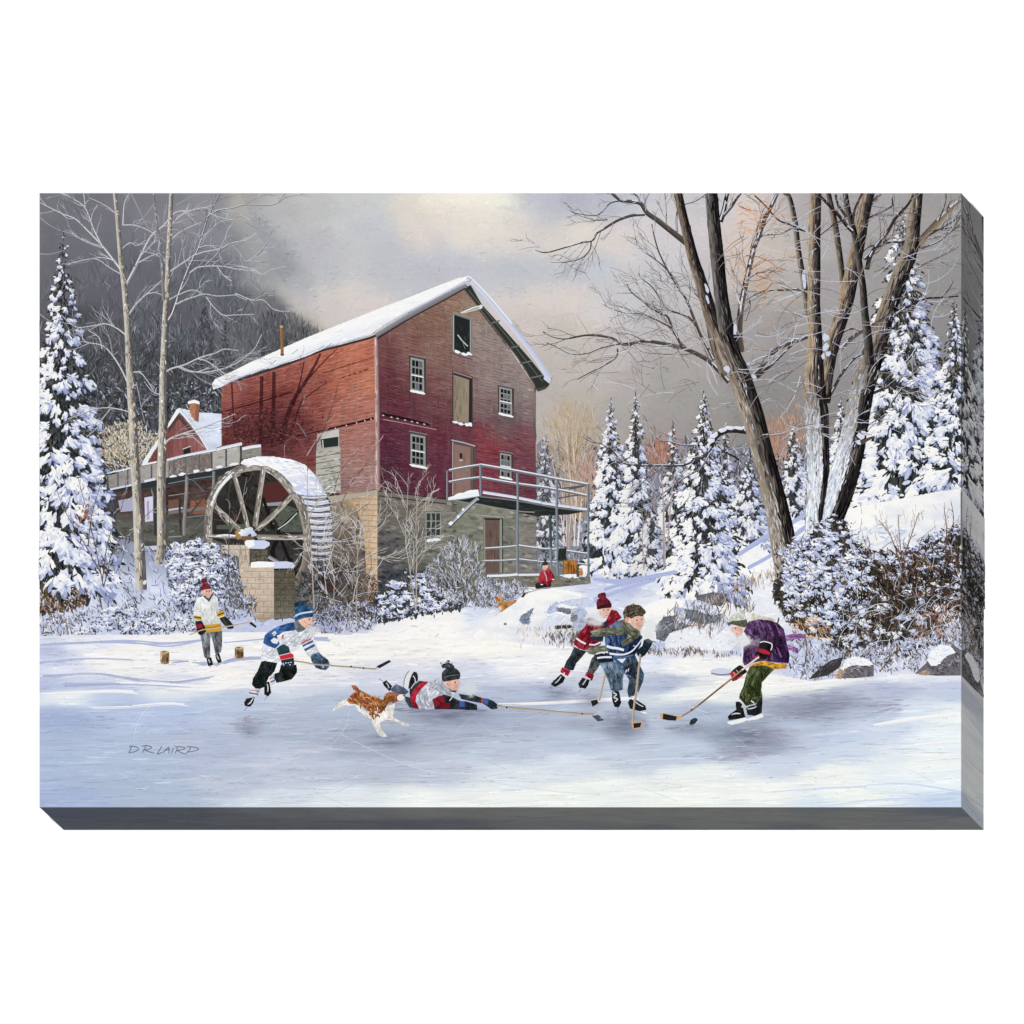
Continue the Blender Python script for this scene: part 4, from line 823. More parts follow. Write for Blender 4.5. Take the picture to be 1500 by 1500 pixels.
pier('stone pier below the wheel hub', E(125,1245, 330,1245, 330,1375, 335,1500, 260,1500, 255,1330, 125,1300), E(330,1275, 465,1275, 462,1370, 330,1370), E(295,1225, 310,1210, 370,1208, 380,1240, 330,1270, 300,1245), E(360,1212, 440,1210, 480,1228, 478,1250, 440,1275, 330,1272, 370,1245), 5, 806, 9)
E2 = T(270, 830, 6.5217)
pier('square stone pier in front of the water wheel', [(364,830),(402,832),(402,905),(384,912),(372,905),(360,880),(353,850)], [(402,836),(432,836),(434,880),(430,905),(402,908)], E(340,1390, 345,1372, 400,1365, 510,1370, 512,1408, 340,1412), E(510,1368, 600,1365, 650,1375, 664,1395, 655,1415, 512,1418), 9, 838, 8.6)
# ---------------------------------------------------------------- bushes and banks
def bush(label, poly, n_twig, n_snow, s, seed=0, darks=None, snowy=None, name='bush', base=None, lit=.5, ang=1.5, av=.8):
    p = part(name, root, label)
    darks = darks or [(44,46,48,4),(70,70,66,3),(96,90,84,2),(60,66,78,2),(128,128,140,1)]
    if base is not None:
        x, y = sample(poly, n_twig); p.dabs(x, y, ang+rng.normal(0, av, len(x)), 6+7*rng.random(len(x)), 2.4+2*rng.random(len(x)), np.array(base, float)+(26*fbm(x, y, 16, 10, seed))[:, None]+rng.normal(0, 9, (len(x), 1)))
    x, y = sample(poly, n_twig); n = len(x)
    p.dabs(x, y, ang+rng.normal(0, av, n), (3+6*rng.random(n))*s**.5, .9+1.0*rng.random(n), pick(darks, n))
    x, y = sample(poly, n_snow); n = len(x); o = np.argsort(y); x, y = x[o], y[o]
    sz = s*(.8+2.3*rng.random(n)**1.6); sh = np.clip(lit+.9*fbm(x, y, 24, 20, seed+3)+rng.normal(0, .16, n), 0, 1)[:, None]
    c1 = np.array([250,249,247])*(1-sh)+np.array([196,205,232])*sh
    per = max(1, n//8)
    for a in range(0, n, per):
        q = slice(a, a+per); k = len(x[q])
        p.dabs(x[q]+rng.normal(0, 1, k)*sz[q]*.6, y[q]+sz[q]*.7, ang+rng.normal(0, av, k), sz[q]*1.8, .8+sz[q]*.2, pick(darks, k))
        p.blobs(x[q]+.3*sz[q], y[q]+.25*sz[q], sz[q], sz[q]*.62, rng.normal(0, .4, k), c1[q]*.82+np.array([-4, 0, 14]), 8, .35)
        p.blobs(x[q], y[q], sz[q]*.8, sz[q]*.48, rng.normal(0, .6, k), c1[q], 8, .45)
        z = 2; p.dabs(np.repeat(x[q], z)+rng.normal(0, 1, k*z)*np.repeat(sz[q], z), np.repeat(y[q], z)+rng.normal(0, .8, k*z)*np.repeat(sz[q], z), ang+rng.normal(0, av, k*z), 1.5+np.repeat(sz[q], z)*.9, .8, pick(darks+[(206,212,232,4)], k*z))
    return p
bush('snowy bushes on the bank behind the boy in the white and yellow jersey', arr(228,824,242,806,268,794,296,788,314,800,322,830,330,870,336,906,300,908,262,898,240,870,230,850), 620, 90, 1.1, 1, base=(168,175,205), lit=.45)
x, y = sample(arr(312,800,336,806,350,824,356,850,374,880,378,906,330,910,318,860), 420); PAINTS[-1].dabs(x, y, rng.normal(1.4, .6, len(x)), 5+8*rng.random(len(x)), .7+.8*rng.random(len(x)), pick([(176,183,212,4),(206,212,232,3),(96,94,100,3),(64,66,68,2),(130,124,124,2)], len(x)))
lbu = PAINTS[-1]; x, y = sample(arr(232,826,250,806,290,790,320,802,336,830,330,870,290,890,250,880,232,860), 110); heap(lbu, x, y, 4+6*rng.random(len(x))*(1.3-(x-230)/140), .12)
x, y = sample(arr(300,810,345,822,374,880,370,904,300,905), 34); heap(lbu, x, y, 2.5+2.5*rng.random(len(x)), .9)
for k in range(46): xx = rng.uniform(240, 370); yy = rng.uniform(810, 900); lbu.ribbon([(xx, yy), (xx+rng.normal(0, 5), yy-rng.uniform(8, 24))], (1.0, .5), pick([(110,106,112,3),(80,80,84,3),(170,172,186,2)], 1)[0])
bush('snow-covered evergreen shrub at the foot of the grey stone wall', arr(556,862,580,840,610,835,640,838,668,850,690,868,680,888,640,898,590,905,556,912,545,900), 700, 60, 1.2, 2, base=(66,72,78), lit=.5)
x, y = sample(arr(560,866,584,846,610,840,640,846,664,862,676,880,640,894,590,902,558,905,548,895), 95); heap(PAINTS[-1], x, y, 3.5+4*rng.random(len(x)), .45)
lb = part('shrub', root, 'grey leafless shrub below the weathered basement door')
lbp = arr(620,845,650,800,672,788,700,800,712,830,716,850,740,870,742,884,700,888,660,880,640,872)
x, y = sample(lbp, 900); lb.dabs(x, y, -np.pi/2+(x-680)/60+rng.normal(0, .5, len(x)), 7+10*rng.random(len(x)), .7+.6*rng.random(len(x)), pick([(170,174,184,4),(206,212,228,3),(110,108,108,4),(74,72,72,3),(130,112,98,1)], len(x)))
lb2 = part('shrub', root, 'frosty low scrub beside the boulder with the golden dog')
x, y = sample(arr(708,855,760,850,775,860,760,876,740,886,705,890,690,880), 420); lb2.dabs(x, y, rng.normal(1.3, .7, len(x)), 5+6*rng.random(len(x)), .8+.8*rng.random(len(x)), pick([(150,154,170,4),(206,212,230,4),(84,84,84,3),(118,100,84,1)], len(x)))
lb3 = part('shrub', root, 'frosty tufts in front of the tan stone corner')
x, y = sample(arr(455,900,500,880,540,880,560,905,545,922,480,928,455,920), 600); lb3.dabs(x, y, rng.normal(1.4, .8, len(x)), 4+6*rng.random(len(x)), .7+.7*rng.random(len(x)), pick([(164,170,202,5),(206,212,234,3),(96,94,100,3),(54,54,58,3),(150,124,98,1)], len(x)))
scr = part('bush', root, 'lavender brush on the shaded slope at the foot of the aspens')
sp2 = arr(58,800,110,790,150,770,182,780,200,795,230,800,240,830,240,870,262,898,200,890,130,888,58,880)
scr.grid(arr(58,812,120,800,182,790,240,812,250,880,268,906,230,914,180,904,130,916,90,906,58,914), lambda x, y: np.array([208,214,235])+(26*fbm(x, y, 22, 14, 77))[:, None]-(smooth(860, 800, y)*60)[:, None], 2.0)
x, y = sample(sp2, 520); scr.dabs(x, y, rng.normal(1.1, .6, len(x)), 5+9*rng.random(len(x)), .8+.9*rng.random(len(x)), pick([(170,178,214,5),(200,207,232,4),(140,146,180,3),(84,84,90,3),(232,234,242,2),(60,66,66,2)], len(x)))
for P in [arr(150,900,146,870,138,840,130,800,126,760), arr(158,905,160,870,170,840,186,800), arr(150,895,140,860,120,830), arr(120,905,122,880,118,850), arr(205,905,196,880,180,860)]:
    scr.ribbon(P, (1.6, .7), (92,86,84)); twigs(scr, P, 1.3, 7, 22, [(110,104,104,3),(84,76,72,3),(150,150,166,2)], 2, .6, snow=.3)

bank2 = part('bush', root, 'low frosted brush along the left shoreline')
bp2 = arr(58,908,84,894,108,906,134,890,160,900,188,880,214,896,244,890,270,904,300,910,300,924,220,930,120,930,58,932)
x, y = sample(bp2, 1500); m = vnoise(x, y, 30, 12, 70) > -.08; x, y = x[m], y[m]; bank2.dabs(x, y, rng.normal(1.4, .5, len(x)), 5+7*rng.random(len(x)), .8+1.0*rng.random(len(x)), pick([(168,176,206,5),(206,212,232,4),(122,116,118,3),(140,116,96,2),(84,80,82,2),(240,240,242,3)], len(x)))
x, y = sample(bp2, 70); heap(bank2, x, y, 2.5+4*rng.random(len(x)), .4); x, y = sample(arr(150,880,200,895,300,905,300,925,160,922), 40); heap(bank2, x, y, 4+5*rng.random(len(x)), .25)
bank = part('bush', root, 'brown and green brushwood at the far left edge of the bank')
bp = arr(58,835,80,838,105,848,125,862,132,880,110,895,70,900,58,898)
x, y = sample(bp, 760); bank.dabs(x, y, rng.normal(1.2, .7, len(x)), 5+8*rng.random(len(x)), 1+1.2*rng.random(len(x)), pick([(70,54,40,4),(104,78,56,4),(44,38,34,3),(160,104,82,2),(90,92,64,3),(200,206,222,1.5)], len(x)))
# ---------------------------------------------------------------- big spruce at the left edge
sl = spruce('tall snow-loaded spruce at the left edge', 93, 342, 850, 86, 560, 21, lean=-4, right=.42, warm=.4, size=1.5)
x, y = sample(arr(58,700,130,700,190,780,210,850,120,840,58,830), 170)
br = part('shrub', root, 'leafless brown shrub in front of the left spruce')
for P in [arr(152,860,140,800,128,750,112,690), arr(150,850,160,790,180,740,186,700), arr(148,840,120,790,96,750,84,720), arr(152,860,170,800,210,760,232,740), arr(130,800,134,760,150,700)]:
    br.ribbon(P, (1.7, .7), (98,84,78)); twigs(br, P, 1.2, 8, 26, [(120,104,96,3),(160,150,150,3),(190,194,214,2),(80,70,66,2)], 2, .6, snow=.35)
br.dabs(125+rng.normal(0, 6, 26), 752+rng.normal(0, 8, 26), 1.4+rng.normal(0, .4, 26), 7, 1.8, pick([(150,96,62,3),(170,128,96,2),(110,76,56,2)], 26))

# ---------------------------------------------------------------- aspens
ASP = [(206,202,192), (176,166,150), (92,90,92)]
TW = [(172,172,178,4),(196,199,210,2),(140,140,148,4),(104,100,106,3)]
def aspen(label, P, w, brs, nm='bare_tree'):
    p = part(nm, root, label)
    for bp_, bw_, side in brs:
        c = (176,172,170) if side == 0 else (150,146,150) if side == 1 else (96,86,86)
        p.ribbon(bp_, bw_, c, 6, side=tuple(v*.6 for v in c)); 
        p.ribbon([(a-.2, b-.5) for a, b in bp_], (bw_[0]*.45, .5), (222,224,232), 6)
        ln = max(10, sum(math.dist(bp_[i], bp_[i+1]) for i in range(len(bp_)-1)))
        twigs(p, bp_, bw_[0]*.7, max(3, int(ln/15)), min(52, ln*.42), TW, 2, .7, .15, .25)
    Q, ww, Nn = trunk(p, P, w, *ASP, strokes=420)
    mottle(p, Q, ww, Nn, 90, [(226,224,218,4),(204,180,152,3),(160,150,138,3),(194,190,180,3),(210,192,168,2)])
    mottle(p, Q, ww, Nn, 40, [(96,88,84,3),(120,108,98,2)], .6)
    return p
aspen('left one of the two tall pale aspens before the flume', arr(168,283,172,320,177,380,182,420,187,480,190,540,194,600,197,660,201,720,204,790,207,864), (5,6,7,8,9,11,12,12.5,13.5,15,17), [
 (arr(180,400,165,380,150,361,128,338,110,321,90,313,58,297), (4.4,2), 0), (arr(150,362,138,338,133,325,124,304,108,292,88,283), (3,1.6), 0), (arr(125,308,124,295,122,283), (2,1), 1), (arr(133,325,136,312,143,300), (1.6,.7), 1),
 (arr(180,330,182,300,189,283), (3,1.6), 1), (arr(184,418,196,395,208,370,222,345,240,330,256,312,280,308,308,304), (4,1.4), 0), (arr(203,385,222,375,240,370), (2,1), 0), (arr(187,464,200,445,216,430,238,410), (3,1.6), 0), (arr(215,431,228,429,240,434), (1.6,.8), 0),
 (arr(184,491,172,482,155,475,130,479,110,479,90,462), (3,1.2), 0), (arr(190,568,176,538,160,515,148,506,124,500,120,482), (3.2,1.2), 0), (arr(150,512,145,495,130,485), (2,.8), 0), (arr(177,402,160,392,140,380,110,385,96,388), (2,1), 0), (arr(170,383,150,378,120,382,104,386), (1.8,.8), 0), (arr(190,546,205,546,214,555,226,573), (2.4,1.2), 0),
 (arr(175,368,190,356,200,360,214,352), (1.8,.7), 1), (arr(172,316,160,305,142,295,130,290), (2,1), 1), (arr(193,606,182,602,160,598,140,600,118,608,100,614), (2.4,1), 0), (arr(162,600,150,615,142,628,128,640), (1.8,.8), 0), (arr(180,330,195,330,212,335,230,345), (2,1), 0), (arr(206,600,212,590,222,580), (1.4,.6), 2)])
aspen('right one of the two tall pale aspens before the flume', arr(251,283,249,330,247,370,245,420,243,450,241,500,239,550,239,600,238,650,237,700,237,750,237,800,232,826), (6,6.5,7,7.5,8,9,10,11,12,13,13,13.5,12), [
 (arr(245,472,253,458,262,430,270,408,281,382,290,365,296,345,303,322,312,303,323,283), (4,2.2), 2), (arr(258,446,270,440,285,435,300,431,320,434,350,432), (2.4,1), 0), (arr(290,364,305,360,318,366,326,385), (2,1), 2), (arr(278,400,290,392,310,390,330,391,350,395,372,397), (2.4,1), 0), (arr(318,390,328,404,340,412), (1.6,.8), 0),
 (arr(246,400,258,392,270,384,285,374,300,369,320,365,340,356,360,352,375,344), (2.6,1), 0), (arr(250,330,262,318,276,310,290,306,310,302), (2.4,1), 0), (arr(252,350,264,340,280,332,296,326), (1.8,.8), 0), (arr(303,318,320,308,340,305,360,300,400,300,420,288), (2,1), 2), (arr(306,312,320,318,338,322,345,318), (1.4,.7), 0),
 (arr(242,545,252,540,270,535,292,525,315,518,330,512,350,514), (3,1.2), 0), (arr(290,526,304,530,320,541,330,549,344,560), (2,1), 0), (arr(262,537,280,544,300,546,330,540,350,530,372,512,384,490), (2,1), 0), (arr(246,440,262,432,282,425,300,432), (2,1), 0), (arr(302,435,315,452,328,462,345,462,372,461), (1.8,.8), 0),
 (arr(352,390,370,395,385,402,396,396,420,390), (1.6,.7), 0), (arr(300,390,318,372,330,350,340,346), (1.4,.7), 2), (arr(243,580,225,575,212,560), (2,.8), 0), (arr(242,650,250,643,262,638,280,632,310,622,345,607), (3,1.2), 0), (arr(268,636,282,640,300,656), (1.6,.8), 0), (arr(246,385,236,378,225,372,205,368), (1.4,.7), 0), (arr(340,360,352,372,362,384,380,370,396,350), (1.4,.7), 2), (arr(345,430,370,440,386,440,404,455,430,457), (1.6,.7), 0)])
a3 = part('bare_tree', root, 'thin grey tree standing behind the right-hand aspen'); a3.ribbon(arr(225,283,227,305,230,335,235,365,238,400,240,440), (3,4.4,5), (150,146,148), side=(96,96,106)); mott = curve(arr(225,283,227,305,230,335,235,365,238,400), 6)
a3.dabs(mott[::2, 0], mott[::2, 1], 1.5, 7, 1.4, pick([(196,190,184,3),(120,118,124,3)], len(mott[::2]))); twigs(a3, arr(226,290,230,335,236,380), 1.8, 9, 30, TW, 2, .8)
for P in [arr(192,283,205,310,216,332,228,338), arr(200,560,206,590,212,620), arr(258,300,290,283), arr(58,372,75,372,96,366), arr(58,460,72,470,88,480), arr(58,318,70,328,88,338)]: part('bare_twig', root).ribbon(P, (1.6,.8), (160,160,168))

# ---------------------------------------------------------------- saplings before the mill
H = T(400, 700, 4.6875)
ss = [('slender pale sapling in front of the basement window', [H(985,915, 965,780, 940,620, 912,420, 925,200, 930,0), H(905,400, 850,270, 790,180, 760,140), H(940,640, 1000,540, 1060,480), H(920,300, 990,230, 1090,150), H(925,210, 860,100, 840,40), H(712,552, 780,552, 850,530, 900,480)], 3.4),
      ('twin sapling beside the pale one at the grey stone wall', [H(990,880, 985,700, 990,540, 985,400, 985,270, 1000,60, 1010,20), H(990,560, 1050,490, 1150,460, 1260,460), H(985,430, 1090,400, 1220,405), H(985,290, 1060,200, 1120,40), H(990,430, 940,330)], 2.8),
      ('bare sapling in front of the tan stone corner', [H(580,1000, 575,850, 580,720, 580,570, 590,430, 640,140, 660,40), H(580,580, 660,550, 740,540), H(600,480, 680,380, 750,240), H(585,720, 500,560, 420,460), H(590,500, 560,400, 530,300)], 2.4),
      ('bare sapling rising in front of the wheel paddles', [H(280,900, 275,700, 265,520, 245,300, 240,100, 240,-60), H(268,540, 340,460, 380,370), H(250,280, 330,130, 400,20), H(265,510, 210,510, 190,540), H(250,250, 300,180, 320,120)], 3.2),
      ('thin twiggy sapling between the wheel and the tan corner', [H(420,880, 420,700, 400,520, 390,330, 430,240), H(400,480, 500,360, 560,340), H(395,400, 470,440, 560,430), H(420,660, 480,640, 540,720)], 1.8)]
for lb_, Ps, w in ss:
    p = part('bare_sapling', root, lb_); TWS = [(212,206,192,4),(176,168,156,3),(226,226,230,3),(120,110,104,2)]
    for k, P in enumerate(Ps):
        p.ribbon(P, (w*.68 if k == 0 else w*.4, .7), (206,198,184), 6, side=(124,112,104)); twigs(p, P, w*.26, 10 if k == 0 else 6, 34, TWS, 2, .55, .15, .15, minw=.45)
wb = part('brushwood', root, 'tangle of pale leafless stems between the wheel and the stone corner')
for k in range(80):
    x0 = rng.uniform(452, 545); y0 = rng.uniform(745, 905); L = rng.uniform(16, 52); a = -np.pi/2+rng.normal(0, .75); kk = rng.normal(0, .5); P = [(x0, y0)]
    for g in (.35, .35, .3): P.append((P[-1][0]+math.cos(a)*L*g, P[-1][1]+math.sin(a)*L*g)); a += kk*.5
    wb.ribbon(P, (1.0, .5), pick([(196,190,180,4),(150,142,134,3),(222,223,228,2),(96,88,84,3),(190,196,214,2)], 1)[0], 4)
p = part('bare_sapling', root, 'tall thin twig crossing the red side wall'); 
for P, c in [(arr(452,690,449,640,444,600,443,560,440,520), (96,66,66)), (arr(450,672,470,640,486,600,497,560), (104,66,62)), (arr(449,660,430,640,412,660), (120,84,80)), (arr(450,668,462,648,470,636), (176,170,176)), (arr(335,850,336,800,337,760,336,720,346,690), (90,84,84)), (arr(338,780,352,750,362,700), (150,140,140)), (arr(336,770,322,755,312,730), (150,140,140))]:
    p.ribbon(P, (1.4, .6), c); twigs(p, P, .8, 6, 26, [(140,100,96,3),(110,70,68,3),(190,184,190,1.5)], 1, .6, .15, .1, minw=.5)
for P in [arr(500,740,520,700,548,670), arr(505,720,530,690,560,640), arr(490,720,500,690,530,655)]: p.ribbon(P, (1.2,.7), (130,90,84)); twigs(p, P, .9, 5, 18, [(160,120,110,2),(110,70,66,2)], 1, .5)

# ---------------------------------------------------------------- frozen pond
ice = part('ice', root)
ICE = field([(70,938,222,226,242),(120,940,236,236,244),(80,950,190,198,226),(150,965,248,247,243),(220,950,246,245,243),(80,970,205,211,236),(180,985,244,243,243),(100,985,226,229,242),(300,950,244,243,243),(330,990,246,243,240),(250,1000,226,228,240),(75,1000,198,205,230),(150,1010,204,210,233),(100,1018,240,241,247),(250,1010,238,238,243),(380,990,240,239,242),
 (100,1050,182,190,219),(180,1040,196,203,229),(260,1045,196,203,228),(340,1030,200,206,226),(80,1110,190,198,223),(150,1110,194,202,224),(90,1165,184,192,220),(200,1120,192,200,220),(230,1165,190,197,216),(300,1100,196,200,219),(350,1150,202,205,221),(420,1060,192,196,214),(400,1172,222,224,234),(450,1130,206,207,222),
 (450,960,246,244,240),(520,950,248,246,242),(480,990,232,232,239),(540,990,218,220,232),(500,1030,196,200,218),(560,1090,182,184,202),(620,1050,186,188,205),(650,1070,182,184,202),(560,1130,198,200,216),(520,1172,234,235,240),(620,1172,246,245,243),(640,1130,206,208,222),
 (640,945,249,247,242),(720,950,249,247,241),(700,985,214,218,233),(760,975,240,240,243),(700,1020,192,197,216),(780,1020,192,198,217),(740,1050,186,190,208),(750,1100,202,206,222),(760,1140,232,233,239),(720,1172,248,246,243),(820,1165,249,247,243),(840,1090,198,203,221),(830,1125,226,228,238),
 (830,960,244,243,243),(880,1000,204,208,222),(900,1060,190,194,210),(930,1110,208,212,226),(900,1150,246,245,243),(960,968,224,229,243),(1000,972,248,247,244),(1060,970,246,246,245),(980,1000,190,196,216),(1010,1012,244,243,241),(1060,1015,248,246,242),(1040,1040,192,198,216),(1060,1075,184,190,208),(1000,1100,204,210,226),(1020,1140,244,243,242),
 (1130,1005,248,246,242),(1200,1000,248,246,242),(1300,990,240,241,245),(1390,985,236,238,245),(1150,1030,188,190,207),(1220,1025,178,180,200),(1300,1010,196,200,220),(1390,1010,206,211,228),(1280,1040,196,201,220),(1350,1045,228,232,244),(1390,1050,246,246,247),(1180,1060,196,202,220),(1120,1090,182,186,203),(1230,1080,206,212,230),(1310,1070,218,222,238),(1380,1080,240,242,247),(1150,1120,214,218,233),(1250,1100,218,223,238),(1300,1110,238,239,244),(1220,1140,248,246,243),(1350,1120,248,247,246),(1130,1160,249,247,243),(1250,1165,248,247,244),(1300,1150,236,240,247),(1370,1150,240,242,247),(1390,1178,206,217,238),(1200,1178,226,233,243),(1000,1170,249,247,243)], soft=9, ax=.55, ay=1.5, power=2.2)
def icecol(x, y):
    x = np.atleast_1d(np.asarray(x, float)); y = np.atleast_1d(np.asarray(y, float))
    wy = 7*fbm(x, y, 120, 14, 131)
    c = ICE(x+20*fbm(x, y, 90, 20, 132), y+wy); c = c-np.maximum(0, 236-c)*.13*smooth(965, 1005, y)[:, None]+np.array([-2, 2.5, 0])*smooth(985, 1030, y)[:, None]
    return np.clip(c+(9*fbm(x, y, 70, 5, 133))[:, None]+(4*vnoise(x, y, 3.4, 2.4, 135))[:, None]-np.array([5., 4., 2.])*smooth(985, 1010, y)[:, None], 0, 252)
ip = arr(58,932,120,930,220,931,300,925,380,926,440,924,500,930,560,926,600,930,660,936,720,930,780,945,830,942,860,950,960,966,1000,962,1080,964,1120,985,1200,1000,1260,996,1320,988,1408,990,1408,1182.5,58,1182.5)
ice.grid(ip, icecol, 2.0)
def marks(n, y0, y1, ln, wd, amp, angf=-.03):
    x = rng.uniform(58, 1408, n); y = rng.uniform(y0, y1, n); m = inpoly(x, y, ip) & inpoly(x, y-3, ip); x, y = x[m], y[m]; k = len(x)
    ice.dabs(x, y, angf+rng.normal(0, .05, k), ln*(.4+rng.random(k)), wd*(.6+.8*rng.random(k)), np.clip(icecol(x, y)+rng.normal(0, amp, (k, 1))+rng.normal(0, 2, (k, 3)), 0, 253))
marks(1500, 932, 1000, 26, 1.8, 9); marks(1800, 990, 1182, 34, 2.0, 7); marks(900, 990, 1182, 60, 1.0, 9)
x = np.array([120,90,260,170,330,440,1060,1200,560]); 
# cool tree shadows lying across the far snow
for P, w in [(arr(58,946,110,942,180,941,240,944,300,938), (3,5)), (arr(58,970,120,966,190,966), (5,2)), (arr(70,990,140,988,230,1000,310,992), (4,3)), (arr(95,1003,180,1002,280,1006), (6,3)), (arr(320,974,350,966,385,963), (5,6)), (arr(249,971,270,970), (3,2)), (arr(330,940,420,934,480,936), (3,6)), (arr(1380,1008,1408,1007), (3,4))]:
    for k in range(3): ice.ribbon([(a+rng.normal(0, 5), b+rng.normal(0, 1.3)) for a, b in P], (w[0]*.5, w[1]*.5), np.array([176, 186, 218])+rng.normal(0, 7), 6)
for P, w in [(arr(60,1016,110,1014,160,1012,196,1014), 5), (arr(170,999,230,1001,300,1005,350,1000), 4), (arr(250,1008,300,1010,340,1004), 5), (arr(130,1036,180,1035,240,1030,270,1032), 3), (arr(730,1031,780,1030,860,1026,930,1022), 4.5), (arr(980,1020,1040,1014,1100,1006), 7), (arr(1280,1062,1340,1052,1408,1046), 7), (arr(1340,1090,1408,1085), 4), (arr(1120,1008,1180,1001,1260,993), 6)]:
    ice.ribbon(P, (w*.4, w), (246,245,244), 6); ice.ribbon([(a+6, b+2) for a, b in P], (1, w*.5), (236,237,243), 6)
for P in [arr(1130,1160,1200,1155,1270,1152), arr(1270,1150,1330,1148,1408,1160), arr(1060,1128,1120,1122,1200,1118), arr(880,1118,960,1112,1060,1110), arr(1200,1182,1280,1172,1408,1166), arr(1300,1180,1360,1176,1408,1172)]:
    ice.ribbon(P, (1.2, 3), (208,220,240), 6)
for cx, cy, w in [(1240,1022,60),(1200,1030,50),(1290,1034,40),(1110,1088,30),(1075,1108,40),(1170,1048,40),(1130,1075,30)]:
    n = 30; ice.dabs(cx+rng.normal(0, w*.6, n), cy+rng.normal(0, 5, n), -.03+rng.normal(0, .04, n), 20, 1.6, vary((172,174,194), n, 7))
# skate scratches
scr2 = part('skate_scratches', ice)
SC = [(arr(196,1088,200,1062,212,1042,236,1022), 1.4, 244), (arr(200,1088,206,1060,226,1036), .8, 236), (arr(58,1104,120,1092,200,1088,300,1086), .8, 230), (arr(300,1052,340,1058,420,1052), .9, 240), (arr(340,1050,420,1062,470,1068), .7, 150),
 (arr(240,1062,300,1040,360,1030), .7, 236), (arr(470,1106,496,1080,508,1060,512,1040), 1.1, 236), (arr(470,1090,500,1070,520,1054), .8, 232), (arr(500,1076,540,1096,590,1118,640,1132,680,1132), 1.3, 246), (arr(500,1078,560,1098,610,1116), .7, 150), (arr(600,1092,700,1080,770,1072), .8, 240), (arr(660,1084,676,1064,690,1052), .9, 240),
 (arr(690,1050,720,1072,740,1080), .7, 236), (arr(740,1060,780,1050,830,1032), .9, 240), (arr(720,1000,780,1014,830,1020,880,1044), .9, 240), (arr(640,1000,700,1004,760,1014), .7, 150), (arr(720,1126,760,1100,800,1080), .7, 236), (arr(790,1060,830,1060,880,1062), .7, 240), (arr(590,1130,680,1140,800,1158,880,1164), .8, 160),
 (arr(1020,1040,1050,1060,1090,1090,1110,1110), 1.0, 240), (arr(1030,1038,1066,1074,1100,1104), .7, 150), (arr(1108,1055,1200,1056,1260,1050), .8, 150), (arr(1210,1062,1260,1048,1310,1034), 1.0, 244), (arr(1180,1080,1250,1066,1330,1030), .8, 240), (arr(1320,1030,1340,1022,1370,1024,1386,1034), 1.1, 246), (arr(1140,1078,1160,1100,1200,1120), .7, 236),
 (arr(880,1084,950,1076,1040,1070), .7, 160), (arr(340,1145,400,1120,450,1096), .9, 240), (arr(370,1136,400,1122,440,1108), .7, 246), (arr(420,1075,520,1090,610,1090), .6, 166), (arr(500,1046,560,1060,590,1062), .6, 236), (arr(900,1096,930,1116,960,1130), .7, 240), (arr(830,1150,900,1130,960,1122), .7, 238), (arr(1060,1118,1120,1100,1180,1094), .6, 160), (arr(58,1150,110,1144,160,1136), .6, 224)]
for P, w, v in SC:
    mid = icecol([P[len(P)//2][0]], [P[len(P)//2][1]])[0]; scr2.ribbon(P, (w*.35, w*.75), mid*.45+np.array([v, v, min(255, v+6)])*.55, 6)
for k in range(110):
    x0 = rng.uniform(70, 1390); y0 = rng.uniform(1030, 1175); L = rng.uniform(20, 90); a = rng.choice([-.5, -.25, .3, .6, -.1, .1])+rng.normal(0, .15); v = rng.choice([150, 170, 238, 244])
    c = icecol([x0], [y0])[0]*.65+v*.35
    scr2.ribbon([(x0, y0), (x0+L*.5*math.cos(a), y0+L*.25*math.sin(a)+rng.normal(0, 2)), (x0+L*math.cos(a), y0+L*.5*math.sin(a))], (.4, .8), c, 5)

# ---------------------------------------------------------------- snow mounds and rocks
m1 = part('snow_mound', root, 'rounded snow-covered rock mound left of the skater in red'); m1p = arr(690,935,705,918,724,905,745,888,768,872,790,864,820,863,850,868,872,880,900,900,905,935,860,948,800,946,740,938)
mound(m1, m1p, 260, 1, sh=(206,212,232)); J = T(660, 640, 5.0)
for poly, c in [(J(505,1345, 520,1310, 560,1285, 615,1250, 575,1330, 580,1370, 530,1372), (128,140,160)), (J(690,1290, 780,1200, 790,1260, 740,1300), (190,200,224)), (J(790,1215, 880,1190, 1000,1180, 1060,1210, 1050,1250, 880,1240), (206,213,234)), (J(780,1250, 880,1262, 880,1300, 850,1290, 790,1275), (120,126,138)), (J(660,1405, 700,1320, 760,1290, 830,1300, 885,1330, 880,1390, 780,1395, 700,1420), (222,226,240)), (J(885,1260, 960,1245, 1000,1280, 990,1320, 900,1380, 885,1330), (186,196,220)), (J(890,1300, 930,1310, 920,1350, 890,1345), (124,128,134)), (J(890,1400, 930,1340, 1000,1330, 1010,1400, 940,1480, 900,1480), (178,186,208)), (J(890,1450, 960,1420, 950,1500, 890,1510), (112,114,116)), (J(765,1385, 880,1380, 885,1400, 770,1405), (70,70,72))]:
    m1.poly(poly, c); m1.fill(poly, 60, -.3, 6, 1.6, lambda x, y: vary(np.array(c)-4, len(x), 17), .6, edge=False)
m1.blobs(*np.array(J(400,1372)).T, 2.6, 2, 0, (120,124,134)); 
m1.ribbon(J(560,1140, 660,1120, 800,1128, 960,1165), (2.5, 3), (250,250,248)); m1.ribbon(J(700,1318, 770,1290, 840,1305), (1, 3), (250,250,248))
gr = part('dry_grass', root, 'dry golden grass poking out of the snow below the mound')
x = rng.uniform(755, 850, 130); y = 927+rng.normal(0, 7, 130); gr.dabs(x, y, 1.57+rng.normal(0, .25, 130), 4+8*rng.random(130), .7, pick([(216,202,170,4),(170,146,118,3),(110,102,100,2),(236,228,208,3)], 130))
